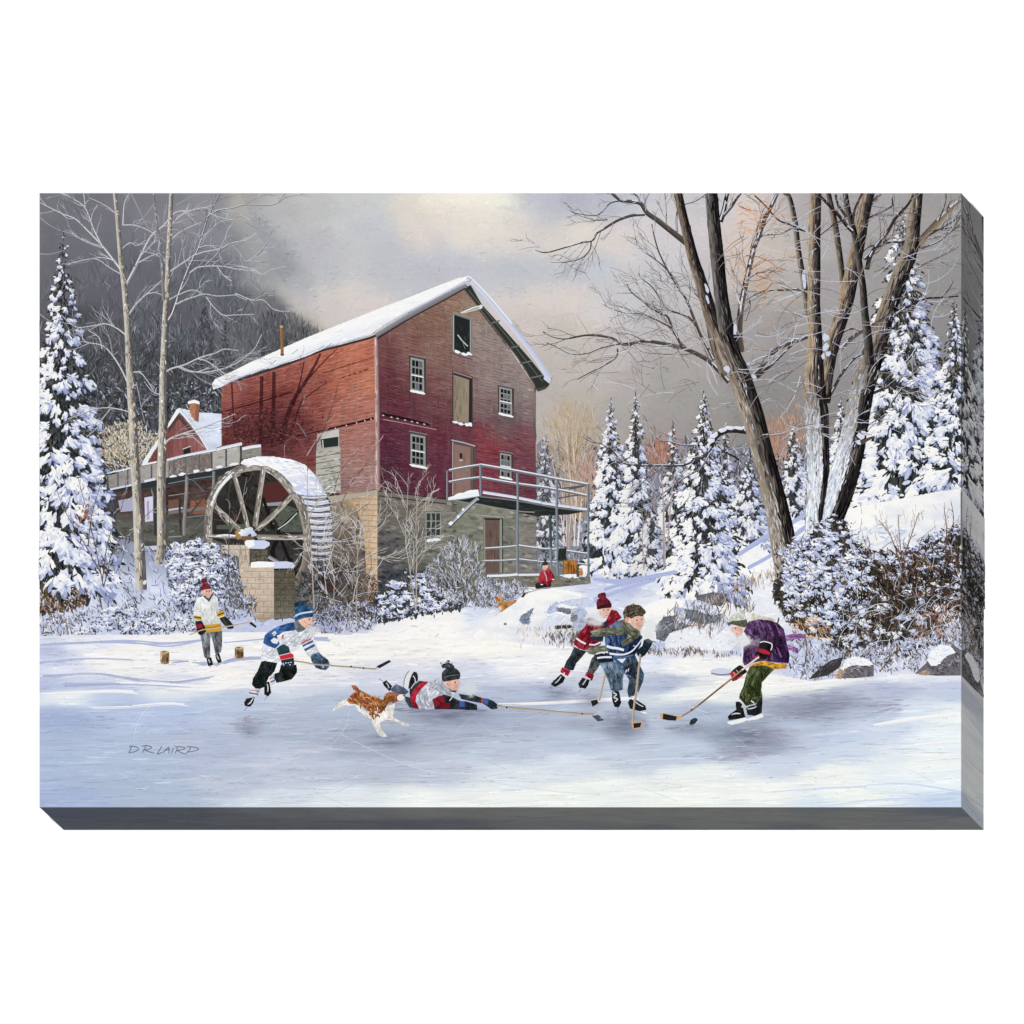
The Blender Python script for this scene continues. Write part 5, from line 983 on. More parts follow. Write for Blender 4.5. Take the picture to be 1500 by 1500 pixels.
x = rng.uniform(795, 850, 90); y = 936+rng.normal(0, 6, 90); gr.dabs(x, y, 1.57+rng.normal(0, .3, 90), 4+6*rng.random(90), 1.0, pick([(96,96,100,3),(130,116,100,3),(70,80,96,2)], 90))
m2 = part('snow_mound', root, 'snowy boulders between the boy in blue and the boy in purple'); K = T(940, 870, 6.0)
mound(m2, K(-20,150, 60,90, 200,40, 420,60, 600,110, 720,180, 820,300, 860,420, 880,540, 700,550, 480,545, 200,545, 0,540), 200, 2, sh=(196,203,228))
for poly, c in [(K(120,290, 200,200, 300,190, 380,240, 500,280, 560,290, 240,360, 200,420, 130,400), (104,108,116)), (K(370,130, 460,140, 600,190, 700,180, 690,240, 560,270, 400,230), (116,124,132)), (K(460,20, 620,-10, 760,0, 700,110, 560,90), (112,108,108)), (K(280,120, 360,130, 360,190, 300,170), (190,199,226)), (K(380,60, 520,60, 620,110, 700,170, 620,190, 460,140, 380,110), (216,224,240)), (K(240,350, 420,290, 600,270, 780,330, 860,420, 780,500, 500,500, 330,480), (236,238,244)), (K(300,210, 420,240, 500,270, 430,275, 330,240), (206,214,234)), (K(80,420, 200,420, 220,500, 80,520), (196,204,228))]:
    m2.poly(poly, c); m2.fill(poly, 90, -.2, 7, 1.7, lambda x, y: vary(np.array(c)-4, len(x), 18), .7, edge=False)
m2.fill(K(560,290, 700,300, 700,330, 560,320), 14, .1, 12, 1.4, lambda x, y: vary((176,186,216), len(x), 8), .1)
x, y = sample(K(60,480, 260,460, 460,470, 640,500, 880,520, 880,550, 400,548, 60,540), 200); m2.dabs(x, y, 1.5+rng.normal(0, .5, len(x)), 4+5*rng.random(len(x)), 1.0, pick([(120,104,92,4),(160,140,120,3),(86,82,84,3),(206,204,206,2)], len(x)))
tg = part('twiggy_bush', root, 'grey twiggy brush behind the boy in purple'); tgp = K(130,300, 220,120, 420,60, 640,-20, 780,-60, 960,0, 1000,160, 760,200, 720,400, 600,380, 560,280, 260,340)
x, y = sample(tgp, 260); tg.dabs(x, y, rng.normal(1.6, .4, len(x)), 8+12*rng.random(len(x)), .6+.6*rng.random(len(x)), pick([(112,108,112,4),(160,150,146,3),(196,196,206,2),(80,76,78,3),(196,150,110,.5)], len(x)))
x = rng.uniform(1075, 1140, 130); y = 862-.35*(x-1075)+rng.normal(0, 6, 130); tg.dabs(x, y, 1.5+rng.normal(0, .3, 130), 5+9*rng.random(130), .7, pick([(206,180,150,3),(150,126,104,3),(110,100,96,2)], 130))

# long cool shadows of trunks on the right-hand slope
for P, w in [(arr(1082,812,1120,788,1165,764,1185,750), (8,9)), (arr(1096,832,1130,812,1168,780,1186,768), (5,8)), (arr(1240,745,1258,725,1272,712), (10,14)), (arr(870,848,910,852,940,846), (6,12)), (arr(886,862,930,850,990,838), (4,8)), (arr(870,880,900,868,960,850), (8,5))]:
    shd = part('slope_shadow', snow)
    for k in range(3): shd.ribbon([(a+rng.normal(0, 1.2), b+rng.normal(0, 1.2)) for a, b in P], (w[0]*.6, w[1]*.6), np.array([172, 182, 220])+rng.normal(0, 6), 6)

# ---------------------------------------------------------------- right-hand spruces and big trees
for (lb_, ax, ay, by, hw, nb, sd_, rt, wm, sz, hz) in SPR[10:]:
    spruce(lb_, ax, ay, by, hw, nb, sd_, right=rt, warm=wm, size=sz, haze=hz)
R = T(1000, 760, 3.5714)
drift = part('snow_drift', root, 'sunlit snow drift at the right edge above the brush'); dp = arr(1238,762,1262,742,1300,735,1340,728,1380,720,1408,718,1408,790,1380,800,1340,805,1300,815,1262,800,1238,790); mound(drift, dp, 260, 3, sh=(214,218,234))
x, y = sample(R(850,60, 1000,170, 1140,190, 1240,130, 1200,60, 1000,20), 120); drift.dabs(x, y, -.3+rng.normal(0, .4, len(x)), 8+8*rng.random(len(x)), 2+rng.random(len(x)), pick([(216,221,238,3),(240,239,240,3),(200,207,230,2)], len(x)))
for k in range(26): xx = rng.uniform(1250, 1400); yy = rng.uniform(745, 800); drift.ribbon([(xx, yy), (xx+rng.normal(0, 3), yy-rng.uniform(5, 16))], (.8, .5), pick([(150,126,112,3),(196,176,160,2)], 1)[0])

BRK = [(158,144,128), (86,79,76), (23,21,23)]
TWR = [(84,72,68,4),(112,98,92,3),(150,140,138,2),(64,54,52,2)]
TWG = TWR+[(206,150,104,1.2),(212,218,230,2)]
def limb(p, P, w, c=(74,64,60), s=.4, n=None, ln=None, depth=2, snow=True, cols=None, spread=.7):
    p.ribbon(P, w, c, 7, side=tuple(v*.55 for v in c))
    w0 = w[0] if np.ndim(w) else w
    if snow:
        Qs = curve(P, 6); wq = np.interp(np.linspace(0, 1, len(Qs)), np.linspace(0, 1, len(w)), w) if np.ndim(w) else np.full(len(Qs), w); i0 = 0
        while i0 < len(Qs)-3:
            i1 = min(len(Qs)-1, i0+int(rng.integers(3, 8)))
            if rng.random() < .35+.4*s: p.ribbon([(Qs[j][0]-.2, Qs[j][1]-wq[j]*.34) for j in range(i0, i1+1)], (max(.6, wq[i0]*.34), max(.5, wq[i1]*.26)), np.array([206, 213, 229])+rng.normal(0, 8), 2)
            i0 = i1+int(rng.integers(0, 4))
    L = sum(math.dist(P[i], P[i+1]) for i in range(len(P)-1))
    if depth: twigs(p, P, max(1.0, w0*.45), max(4, int((n or L/9)*.8)), (ln or min(46, L*.36))*1.45, cols or TWR, depth, spread, .1, s, minw=.6)

def snowbark(f, n):
    m = np.clip((f-.5)/.3+rng.normal(0, .2, n), 0, 1)[:, None]
    return np.array([128, 122, 118])*(1-m)+pick([(240,243,246,5),(212,220,234,4),(186,194,212,2),(150,152,158,.5)], n)*m
t3 = part('bare_tree', root, 'rightmost big tree with a snow-plastered trunk leaning right')
limb(t3, arr(1338,368,1352,350,1366,334,1380,318,1394,304,1407,293), (13,6), (150,132,112), .2, 8, 40)
limb(t3, arr(1360,350,1376,346,1392,340,1406,330), (3,2), (120,110,104), .5, 4, 24); limb(t3, arr(1350,364,1372,355,1390,342,1407,318), (3,2), (110,100,96), .6, 5, 24)
limb(t3, arr(1266,380,1280,366,1300,355,1330,356,1348,362), (5,4), (66,58,56), .3, 6, 24); limb(t3, arr(1338,395,1360,385,1380,375,1405,362), (4,2), (150,140,136), .5, 8, 30); limb(t3, arr(1295,470,1330,450,1355,438,1380,436,1404,434), (4,2), (60,54,54), .5, 8, 34); limb(t3, arr(1380,434,1390,424,1396,412), (2,1), s=.6)
limb(t3, arr(1280,576,1300,568,1320,566,1340,572,1360,582), (4,2.4), (70,62,60), .8, 8, 34); limb(t3, arr(1322,568,1314,580,1304,594,1290,604), (3,1.4), (80,68,64), .5, 5, 20); limb(t3, arr(1263,630,1280,618,1300,606), (2.4,1), s=.7, n=5); limb(t3, arr(1250,640,1236,626,1222,628), (2.4,1), s=.7, n=4)
Q, w, Nn = trunk(t3, arr(1343,283,1339,325,1334,365,1320,400,1307,435,1296,467,1286,502,1273,542,1263,576,1254,622,1246,662,1236,700,1224,735,1212,764), (18,19,22,24,25,26,28,32,34,37,40,42,44,46), *BRK, strokes=900)
k = (len(Q)*(.48+.52*rng.beta(1.9, 1.0, 760))).astype(int).clip(0, len(Q)-1); s = rng.uniform(.0, 1, 760); c = Q[k]+Nn[k]*(w[k]/2*s)[:, None]; t3.dabs(c[:, 0], c[:, 1], 1.9+rng.normal(0, .12, 760), 8+8*rng.random(760), 1.4+1.3*rng.random(760), snowbark(k/len(Q), 760))
t3.blobs([1262,1268,1274,1258], [640,636,644,648], [7,6,4,5], [4,3,3,3], .4, [(214,220,234)]*4); t3.ribbon(arr(1262,650,1272,644,1282,640), (6,3), (84,74,70))

t2 = part('bare_tree', root, 'middle big tree with a forked trunk and snow on its foot')
trunk(t2, arr(1184,462,1181,440,1177,410,1170,370,1165,328,1157,291,1150,283), (9,9,9,8,8,7,6), (146,134,124), (76,70,68), (28,26,28), 160)
trunk(t2, arr(1236,425,1231,382,1223,328,1213,283), (9,9,9,8), (146,130,114), (80,72,70), (30,28,28), 120)
limb(t2, arr(1230,512,1245,498,1262,486,1290,470,1310,456), (7,4), (110,98,92), .8, 7, 30); limb(t2, arr(1210,590,1222,568,1235,545,1252,525,1266,518), (5,3), (74,66,66), .9, 8, 34); limb(t2, arr(1260,325,1275,318,1290,312,1310,300), (3,2), n=6, s=.5); limb(t2, arr(1275,300,1284,290,1290,284), (5,4), (120,106,100), n=3)
limb(t2, arr(1262,370,1272,362,1286,358,1300,352), (3,2), n=5); limb(t2, arr(1190,490,1170,498,1150,505,1128,520,1110,545,1104,556), (6,7), (96,86,84), .9, 10, 40, cols=TWG); limb(t2, arr(1212,505,1200,490,1188,488), (4,3), s=.8, n=4); limb(t2, arr(1230,490,1245,482,1262,485), (3,2), n=4, s=.8)
limb(t2, arr(1185,430,1168,424,1148,425,1130,425,1110,430,1092,440), (4,2), (112,100,96), .7, 10, 34, cols=TWG); limb(t2, arr(1180,340,1160,330,1140,322,1120,300,1105,286), (3,2), n=7, ln=28, cols=TWG); limb(t2, arr(1185,355,1200,345,1220,330,1236,322), (3,2), n=6)
Q, w, Nn = trunk(t2, arr(1271,283,1263,323,1256,363,1249,395,1241,435,1230,472,1219,507,1212,545,1207,590), (20,19,20,21,22,21,20,19,18), (164,146,124), (88,80,77), (28,25,28), 500)
t2.dabs(1233+rng.normal(0, 2, 9), 432+rng.normal(0, 9, 9), 1.9, 9, 1.6, pick([(200,160,130,3),(186,144,116,2)], 9))
Q, w, Nn = trunk(t2, arr(1195,283,1193,340,1193,400,1192,450,1194,490,1193,540,1194,580,1197,610,1198,650,1199,690,1195,730,1191,772), (17,18,18,19,20,28,32,34,33,32,28,24), (176,156,130), (92,82,80), (28,25,28), strokes=900)
k = (len(Q)*(.5+.5*rng.beta(1.9, 1.0, 800))).astype(int).clip(0, len(Q)-1); s = np.clip(rng.uniform(-.35, 1, 800)+.35*(1-k/len(Q))*2-.2, -.4, 1); c = Q[k]+Nn[k]*(w[k]/2*s)[:, None]; t2.dabs(c[:, 0], c[:, 1], 1.6+rng.normal(0, .12, 800), 8+8*rng.random(800), 1.4+1.3*rng.random(800), snowbark(k/len(Q), 800))
t2.blobs([1209,1210,1214,1206], [495,508,518,522], [5,4,4,3], [6,7,4,4], .2, [(206,214,234)]*4); t2.blobs([1178,1179], [405,415], [2.5,2.5], [9,8], 0, [(206,213,232)]*2)

trunk(t3, arr(1274,535,1272,500,1267,460,1264,420,1258,380,1251,340,1243,310,1238,283), (14,13,11,10,9,9,8,8), (104,98,92), (54,49,49), (20,19,21), 200)
limb(t3, arr(1250,340,1240,330,1228,315,1214,300,1200,286), (6,4), (54,48,48), .4, 7, 34); limb(t3, arr(1270,395,1274,378,1284,360,1300,340,1312,320,1330,300,1338,286), (7,3), (66,58,54), .3, 10, 34); limb(t3, arr(1308,322,1308,305,1307,288), (3,2), n=3); limb(t3, arr(1249,330,1252,308,1260,290,1264,283), (4,3), n=4); limb(t3, arr(1240,318,1228,300,1224,285), (4,3), n=3)
t1 = part('bare_tree', root, 'big leaning tree forking into two trunks left of centre-right')
TL = (96,86,82)
for P, w, n, ln in [(arr(1008,358,985,340,962,322,948,312,938,298,920,295,910,294,900,287,896,283), (9,3), 8, 34), (arr(945,314,925,316,905,323,885,335,874,342,868,352,850,356,830,362,800,370,784,366), (4.4,1.4), 9, 40), (arr(866,354,864,366,852,378,830,384,806,384), (2,1), 5, 20), (arr(938,298,934,288,928,283), (2.4,1.4), 2, 14), (arr(910,294,894,298,880,312,868,316,840,312), (2,1), 5, 20),
   (arr(890,322,870,322,845,314,828,304), (1.8,.9), 4, 20), (arr(1068,560,1056,546,1040,530,1020,518,1000,510,975,504,950,500,935,501,915,505,895,495,862,491,830,496,812,494,795,486), (7.5,1.6), 14, 46), (arr(930,502,900,505,880,510,858,518,835,518,815,508,800,502), (2.6,1.2), 7, 30), (arr(905,510,902,524,880,538,860,548,845,556), (2.6,1.2), 6, 26), (arr(912,508,925,520,936,532,958,540), (2,1), 5, 26),
   (arr(1046,528,1036,508,1026,490,1018,470,1010,450,1005,438,996,425,985,408,974,388,964,366,957,340,955,328), (5,1.4), 12, 44), (arr(1020,478,1008,464,985,456,976,450,966,436,955,420,940,408,935,400), (3,1.2), 8, 34), (arr(1000,510,992,494,984,478,978,464,965,458,950,448,940,440,925,428,918,416), (4,1.3), 10, 36), (arr(985,481,960,468,940,460,915,458,895,452,884,446), (2.2,1), 7, 30), (arr(995,426,990,410,965,384,940,366,930,348), (2.2,1), 7, 30),
   (arr(1047,525,1038,492,1037,470,1036,440,1034,410), (2.4,1), 5, 26), (arr(1050,528,1054,518,1066,506,1078,494), (3,2), 4, 18), (arr(992,340,991,320,994,300,998,283), (3,1.6), 4, 20), (arr(976,330,976,310,974,283), (2,1), 3, 18), (arr(1000,300,1020,294,1036,283), (2,1), 3, 18), (arr(1042,456,1018,430,1008,420), (2,1), 4, 24)]:
    limb(t1, P, w, TL, .3, n, ln)
limb(t1, arr(1086,516,1083,490,1085,455,1091,422,1097,395,1104,366,1112,345,1120,322,1130,302,1139,283), (10,5), (96,84,78), .2, 16, 40, cols=TWG, spread=.6); limb(t1, arr(1055,325,1060,310,1064,290,1066,283), (8,5), (50,44,44), .3, 4, 24); limb(t1, arr(1060,316,1072,302,1080,290,1086,283), (5,2.4), (80,72,70), .7, 5, 24)
limb(t1, arr(1092,470,1098,440,1075,400,1068,380), (3,1), (110,98,96), .3, 8, 30); limb(t1, arr(1106,556,1118,545,1135,530,1150,515,1160,506), (5,3), (70,62,62), .9, 8, 34, cols=TWG); limb(t1, arr(1105,352,1120,345,1145,342,1165,332), (2.4,1), n=7, cols=TWG); limb(t1, arr(1093,410,1110,400,1130,398,1150,385), (2.4,1), n=8, cols=TWG); limb(t1, arr(1150,600,1130,585,1110,592,1080,590,1055,592), (2,1), (170,166,168), .8, 7, 28); limb(t1, arr(1140,676,1120,668,1100,672), (2,1), s=.6, n=5); limb(t1, arr(1150,714,1130,702,1110,710), (2,1), s=.6, n=4)
n = 60; x = 1110+rng.normal(0, 26, n); y = 405+rng.normal(0, 26, n); t1.dabs(x, y, rng.choice([-.45, .6, -.6], n)+rng.normal(0, .2, n), 10+8*rng.random(n), 1.1, pick([(224,166,116,3),(206,140,92,2),(230,190,150,2)], n)); x = 1100+rng.normal(0, 16, 40); y = 318+rng.normal(0, 14, 40); t1.dabs(x, y, rng.choice([.3, .6, -.4], 40)+rng.normal(0, .2, 40), 12, 1.2, pick([(232,172,120,3),(226,150,112,2)], 40))
# low snowy bough reaching left
limb(t1, arr(1106,634,1090,631,1070,630,1056,634,1046,644,1042,656), (10,6), (60,50,48), 0, 3, 14, 1, False); limb(t1, arr(1042,656,1034,666,1018,674,1002,681,985,682,960,682,940,682,920,680,908,674,898,660,890,652), (5,1.6), (88,82,90), .7, 11, 34, 2); limb(t1, arr(1040,664,1030,682,1010,696,990,708,972,722,950,732,930,738,905,736), (3.4,1.2), (140,134,144), .8, 9, 30, 2); limb(t1, arr(972,682,956,696,940,708,925,722), (2,1), (130,124,134), .8, 5, 22); limb(t1, arr(1052,652,1062,662,1080,672,1098,690), (4,2), (56,48,48), .4, 5, 24); limb(t1, arr(1020,652,1000,652,978,646,966,645,955,628,942,608), (2.4,1), (116,108,116), .6, 7, 26); limb(t1, arr(892,658,880,650,868,648,855,642), (1.6,.8), (90,80,88), .4, 4, 16)
t1.blobs([1096,1084,1070,1058,1046,1042,1092], [629,627,627,630,638,646,626], [8,9,8,7,6,5,5], [2.8,2.6,2.8,3,3.4,4,2.6], [-.1,0,0,-.3,-.7,-1,0], [(242,245,249)]*7, col2=(206,214,234))
trunk(t1, arr(1063,545,1056,515,1047,480,1038,450,1029,420,1016,380,1006,340,999,310,993,283), (20,22,22,20,18,16,14,13,13), (134,120,104), (66,58,54), (22,20,21), strokes=460)
trunk(t1, arr(1078,545,1070,510,1062,470,1056,430,1051,380,1046,330,1042,283), (26,24,22,20,20,19,18), (112,108,104), (56,52,52), (18,17,19), strokes=460)
Q, w, Nn = trunk(t1, arr(1060,492,1072,525,1084,553,1094,582,1103,610,1115,655,1127,700,1137,740,1145,780,1150,815,1152,845,1149,872), (30,31,32,32,33,31,32,34,37,37,30,14), *BRK, strokes=1100)
k = rng.integers(int(len(Q)*.6), len(Q), 160); s = rng.uniform(-.1, .9, 160); c = Q[k]+Nn[k]*(w[k]/2*s)[:, None]; t1.dabs(c[:, 0], c[:, 1], 1.3+rng.normal(0, .1, 160), 12, 1.3, pick([(196,190,184,3),(160,150,142,3),(214,212,212,1)], 160))
t1.blobs([1036,1037,1065,1077,1105], [423,440,541,482,553], [2.4,2,6,2.6,4], [8,7,4,10,3], [-.3,-.3,.6,.05,.6], [(206,213,230)]*5)

for _ in range(210):
    x0 = rng.uniform(1075, 1390); y0 = rng.uniform(300, 640); L = rng.uniform(22, 70); a = rng.choice([-.2, .15, 2.9, 3.3, -.7, 2.4])+rng.normal(0, .25); k = rng.choice([-1, 1])*rng.uniform(.2, .8)
    P = [(x0, y0)]
    for g in (.35, .35, .3): P.append((P[-1][0]+math.cos(a)*L*g, P[-1][1]+math.sin(a)*L*g)); a += k*.5
    q = (t1, t2, t3)[0 if x0 < 1150 else 1 if x0 < 1260 else 2]; c = pick([(150,142,138,3),(196,202,218,4),(110,98,92,3),(176,166,158,2)]+([(206,166,132,1.5)] if x0 < 1200 and y0 < 480 else []), 1, 6)[0]
    q.ribbon(P, (1.1, .45), c, 4)
    if rng.random() < .5: q.ribbon([P[1], (P[1][0]+rng.normal(0, 9), P[1][1]-rng.uniform(4, 12))], (.8, .4), c)
for _ in range(150):
    x0 = rng.uniform(850, 1060); y0 = rng.uniform(400, 580); 
    if x0 > 985+(y0-283)*.3: continue
    L = rng.uniform(16, 50); a = rng.choice([-2.2, -2.6, -1.9, 3.0, 2.6])+rng.normal(0, .2); k = rng.normal(0, .4); P = [(x0, y0)]
    for g in (.35, .35, .3): P.append((P[-1][0]+math.cos(a)*L*g, P[-1][1]+math.sin(a)*L*g)); a += k*.5
    t1.ribbon(P, (.9, .45), pick([(126,114,108,4),(160,150,146,3),(206,209,220,2.5),(176,156,138,1.5)], 1, 6)[0], 4)
for tt, n0, xa, ya, xb, yb, wmax in [(t1, 46, 1085, 560, 1148, 820, 34), (t2, 30, 1186, 330, 1200, 600, 20), (t3, 40, 1330, 380, 1230, 720, 30)]:   # light snow dust on the bark
    f = rng.random(n0); tt.dabs(xa+(xb-xa)*f+rng.uniform(-.3, .3, n0)*wmax*.8, ya+(yb-ya)*f, math.atan2(yb-ya, xb-xa)+rng.normal(0, .1, n0), 5+6*rng.random(n0), 1.1, pick([(170,172,182,3),(200,206,220,2),(140,138,142,3)], n0))

# ---------------------------------------------------------------- brushwood on the right bank
R = T(1000, 760, 3.5714)
bp3 = R(480,330, 560,240, 640,130, 700,10, 760,0, 860,30, 890,110, 1000,180, 1140,210, 1230,140, 1330,90, 1400,60, 1460,30, 1460,470, 1440,560, 1300,660, 1160,720, 1020,760, 860,720, 760,640, 640,590, 540,520, 480,430)
b3 = bush('dark tangled brush loaded with snow on the right bank', bp3, 4200, 330, 2.3, 6, darks=[(26,26,28,6),(48,44,40,4),(78,66,52,3),(104,84,62,2.4),(60,66,76,2),(66,70,52,2),(124,116,116,1)], base=(58,56,58), lit=.5, ang=1.2, av=.8)
x, y = sample(R(1000,180, 1240,150, 1400,80, 1460,60, 1460,450, 1300,420, 1100,440, 980,340), 560); b3.dabs(x, y, rng.normal(1.1, .6, len(x)), 6+12*rng.random(len(x)), 1.0+1.2*rng.random(len(x)), pick([(60,48,40,5),(92,70,52,3),(34,30,28,5),(120,94,72,2),(82,78,68,2),(150,150,164,2)], len(x)))
x, y = sample(R(520,120, 860,60, 1000,300, 880,560, 620,540, 500,420), 120); s_ = 3+4*rng.random(len(x)); b3.blobs(x, y, s_, s_*.6, rng.normal(0, .5, len(x)), pick([(206,214,236,4),(236,240,247,3),(180,190,222,3)], len(x)), 10, .38, col2=(176,186,216))
x, y = sample(R(520,140, 640,90, 800,40, 900,140, 1040,230, 1000,420, 820,560, 640,560, 520,440), 90); s_ = 5+6*rng.random(len(x)); o = np.argsort(y)
for i in o:      # heaped clumps: lavender body, white crown, needles around
    k = 7; b3.dabs(x[i]+rng.normal(0, s_[i]*.9, k), y[i]+s_[i]*.5+rng.normal(0, s_[i]*.5, k), rng.normal(.8, .9, k), 5+4*rng.random(k), 1.5, pick([(30,32,32,4),(52,52,44,3),(74,66,52,2)], k))
    k = 6; b3.dabs(x[i]+rng.normal(0, s_[i]*.55, k), y[i]+s_[i]*.12+rng.normal(0, s_[i]*.25, k), rng.normal(.35, .5, k), s_[i]*(.7+.5*rng.random(k)), s_[i]*.3, pick([(178,187,220,3),(160,170,208,2),(200,208,232,2)], k))
    k = 5; b3.dabs(x[i]-s_[i]*.1+rng.normal(0, s_[i]*.45, k), y[i]-s_[i]*.22+rng.normal(0, s_[i]*.18, k), rng.normal(.2, .5, k), s_[i]*(.6+.5*rng.random(k)), s_[i]*.24, pick([(246,246,247,3),(226,231,243,3)], k))
x, y = sample(R(1000,190, 1240,160, 1400,90, 1450,80, 1450,440, 1300,430, 1100,440, 980,350), 60); heap(b3, x, y, 2.5+3.5*rng.random(len(x)), .8)
te = curve(R(540,260, 640,120, 760,10, 860,40, 1000,190, 1140,215, 1230,150, 1330,95, 1450,40), 12); j_ = rng.integers(0, len(te), 70); heap(b3, te[j_, 0]+rng.normal(0, 4, 70), te[j_, 1]+rng.normal(0, 4, 70), 3+3.5*rng.random(70), .55)
for cx, cy, w_, k in [(1262,872,16,60),(1300,858,18,60),(1345,850,18,60),(1385,842,16,60),(1240,900,14,50),(1330,886,20,60),(1200,880,14,40),(1390,890,14,50),(1290,905,16,40)]:   # dark hollows
    b3.dabs(cx+rng.normal(0, w_*.5, k), cy+rng.normal(0, w_*.35, k), rng.normal(1.1, .5, k), 6+7*rng.random(k), 1.2+rng.random(k), pick([(30,27,26,5),(44,38,34,3),(66,52,42,2),(54,56,46,1)], k))
for k in range(150):     # bent grasses
    x0, y0 = 1000+rng.uniform(760, 1450)/3.57, 760+rng.uniform(330, 700)/3.57; L = rng.uniform(14, 44); a = rng.choice([-.5, -2.4, -.9, -1.6])+rng.normal(0, .3); kk = rng.choice([-1, 1])*rng.uniform(.4, 1.1); P = [(x0, y0)]
    for g in (.35, .35, .3): P.append((P[-1][0]+math.cos(a)*L*g, P[-1][1]+math.sin(a)*L*g)); a += kk*.5
    b3.ribbon(P, (1.0, .5), pick([(196,203,222,3),(150,136,122,3),(110,88,70,3),(72,60,52,3),(226,229,238,1)], 1)[0], 4)
for k in range(90):      # wild stems breaking the outline
    x0, y0 = 1000+rng.uniform(520, 1440)/3.57, 760+rng.uniform(150, 480)/3.57; L = rng.uniform(14, 40); a = -np.pi/2+rng.normal(0, .5)
    b3.ribbon([(x0, y0), (x0+L*.5*math.cos(a), y0+L*.5*math.sin(a)), (x0+L*math.cos(a+rng.normal(0, .3)), y0+L*math.sin(a))], (1.1, .5), pick([(96,76,62,3),(60,50,44,3),(150,130,116,2),(190,196,214,2),(120,92,70,2)], 1)[0], 4)
for k in range(70):
    x0, y0 = 1000+rng.uniform(760, 1440)/3.57, 760+rng.uniform(480, 740)/3.57; L = rng.uniform(14, 46); a = rng.choice([-.6, -.75, -.45, -1.2, -2.2])+rng.normal(0, .2)
    b3.ribbon([(x0, y0), (x0+L*.5*math.cos(a), y0+L*.5*math.sin(a)-1), (x0+L*math.cos(a+.25), y0+L*math.sin(a+.25))], (1.2, .6), pick([(206,212,228,3),(150,140,136,2),(110,84,64,2),(60,52,48,2)], 1)[0], 5)
x, y = sample(R(600,520, 700,500, 780,560, 780,640, 660,640, 560,600), 110); b3.dabs(x, y, rng.normal(1.0, .5, len(x)), 7, 1.5, pick([(196,146,92,4),(216,180,130,3),(150,110,76,3),(214,216,224,2)], len(x)))
lo3 = part('bush', root, 'frosty low growth along the right shoreline')
lp3 = R(560,600, 700,650, 900,690, 1100,640, 1300,620, 1460,480, 1460,680, 1300,740, 1200,800, 1000,800, 820,830, 640,840, 560,800)
x, y = sample(lp3, 1200); lo3.dabs(x, y, rng.normal(1.3, .7, len(x)), 5+8*rng.random(len(x)), .9+1.2*rng.random(len(x)), pick([(190,198,224,5),(222,226,240,4),(120,116,120,3),(76,72,72,3),(150,126,104,2),(160,168,194,4)], len(x)))
x, y = sample(R(1200,480, 1460,440, 1460,640, 1250,640), 160); lo3.dabs(x, y, 1.5+rng.normal(0, .4, len(x)), 8, 1.2, pick([(160,112,84,3),(120,90,72,3),(206,200,204,3),(176,96,80,1)], len(x)))
for P in [R(1120,420, 1150,260, 1140,120, 1130,-20), R(1145,250, 1090,90, 1030,10), R(1150,230, 1200,90, 1240,-30), R(1380,200, 1385,60, 1370,-60), R(1385,110, 1420,20, 1410,-80), R(1150,330, 1220,260, 1310,230), R(560,560, 580,480, 600,420), R(640,760, 650,680, 640,600), R(1030,800, 1080,740, 1100,680)]:
    lo3.ribbon(P, (1.8,.8), (120,86,66), 6, side=(80,60,50)); twigs(lo3, P, 1.1, 7, 20, [(134,98,76,3),(96,76,66,3),(150,130,120,2)], 2, .55, .25, .1)
for lb_, sp_, rp_, tn in [('boulder with a round snow cap and a tan face on the right shore', R(800,835, 820,790, 850,740, 900,722, 970,735, 1000,760, 1000,825, 900,835), R(850,740, 900,722, 970,735, 1000,765, 960,770, 900,765, 860,780, 830,790), R(800,835, 825,780, 870,770, 850,800, 830,838)),
                          ('large grey boulder at the right edge of the pond', R(1215,810, 1270,760, 1340,680, 1420,660, 1456,690, 1456,820, 1330,822, 1260,815), R(1280,740, 1300,690, 1350,660, 1400,665, 1430,700, 1380,720, 1330,770, 1300,770), R(1225,812, 1260,795, 1300,800, 1290,815))]:
    rk = part('rock', root, lb_); rk.poly(sp_, (110,106,112)); rk.fill(sp_, 160, .6, 7, 1.7, lambda x, y: pick([(96,92,98,4),(130,126,134,3),(70,68,72,3),(160,160,176,1.4)], len(x)), .6); rk.poly(tn, (170,146,124)); rk.fill(tn, 26, 1, 5, 1.5, lambda x, y: vary((170,144,122), len(x), 18), .6, edge=False)
    rk.poly(rp_, (242,243,246)); rk.fill(rp_, 60, .2, 6, 1.6, lambda x, y: pick([(248,248,247,4),(216,222,238,2)], len(x)), .4, edge=False)
rk = part('rock', root, 'low dark rock under the brush beside the tan boulder'); p_ = R(660,840, 720,780, 780,740, 840,725, 820,780, 760,820); rk.poly(p_, (60,58,60)); rk.fill(p_, 30, -.7, 8, 1.8, lambda x, y: pick([(50,48,50,4),(90,88,94,3),(120,120,130,1)], len(x)), .4)
rk = part('rock', root, 'flat snowy stone lying on the ice before the boy in purple'); p_ = K(600,680, 640,650, 720,640, 780,660, 800,700, 700,712, 620,700); rk.poly(p_, (206,212,230)); rk.ribbon(K(610,698, 700,712, 790,704), (2,3), (130,138,158)); rk.ribbon(K(630,660, 700,645, 770,655), (1,3), (238,240,246))
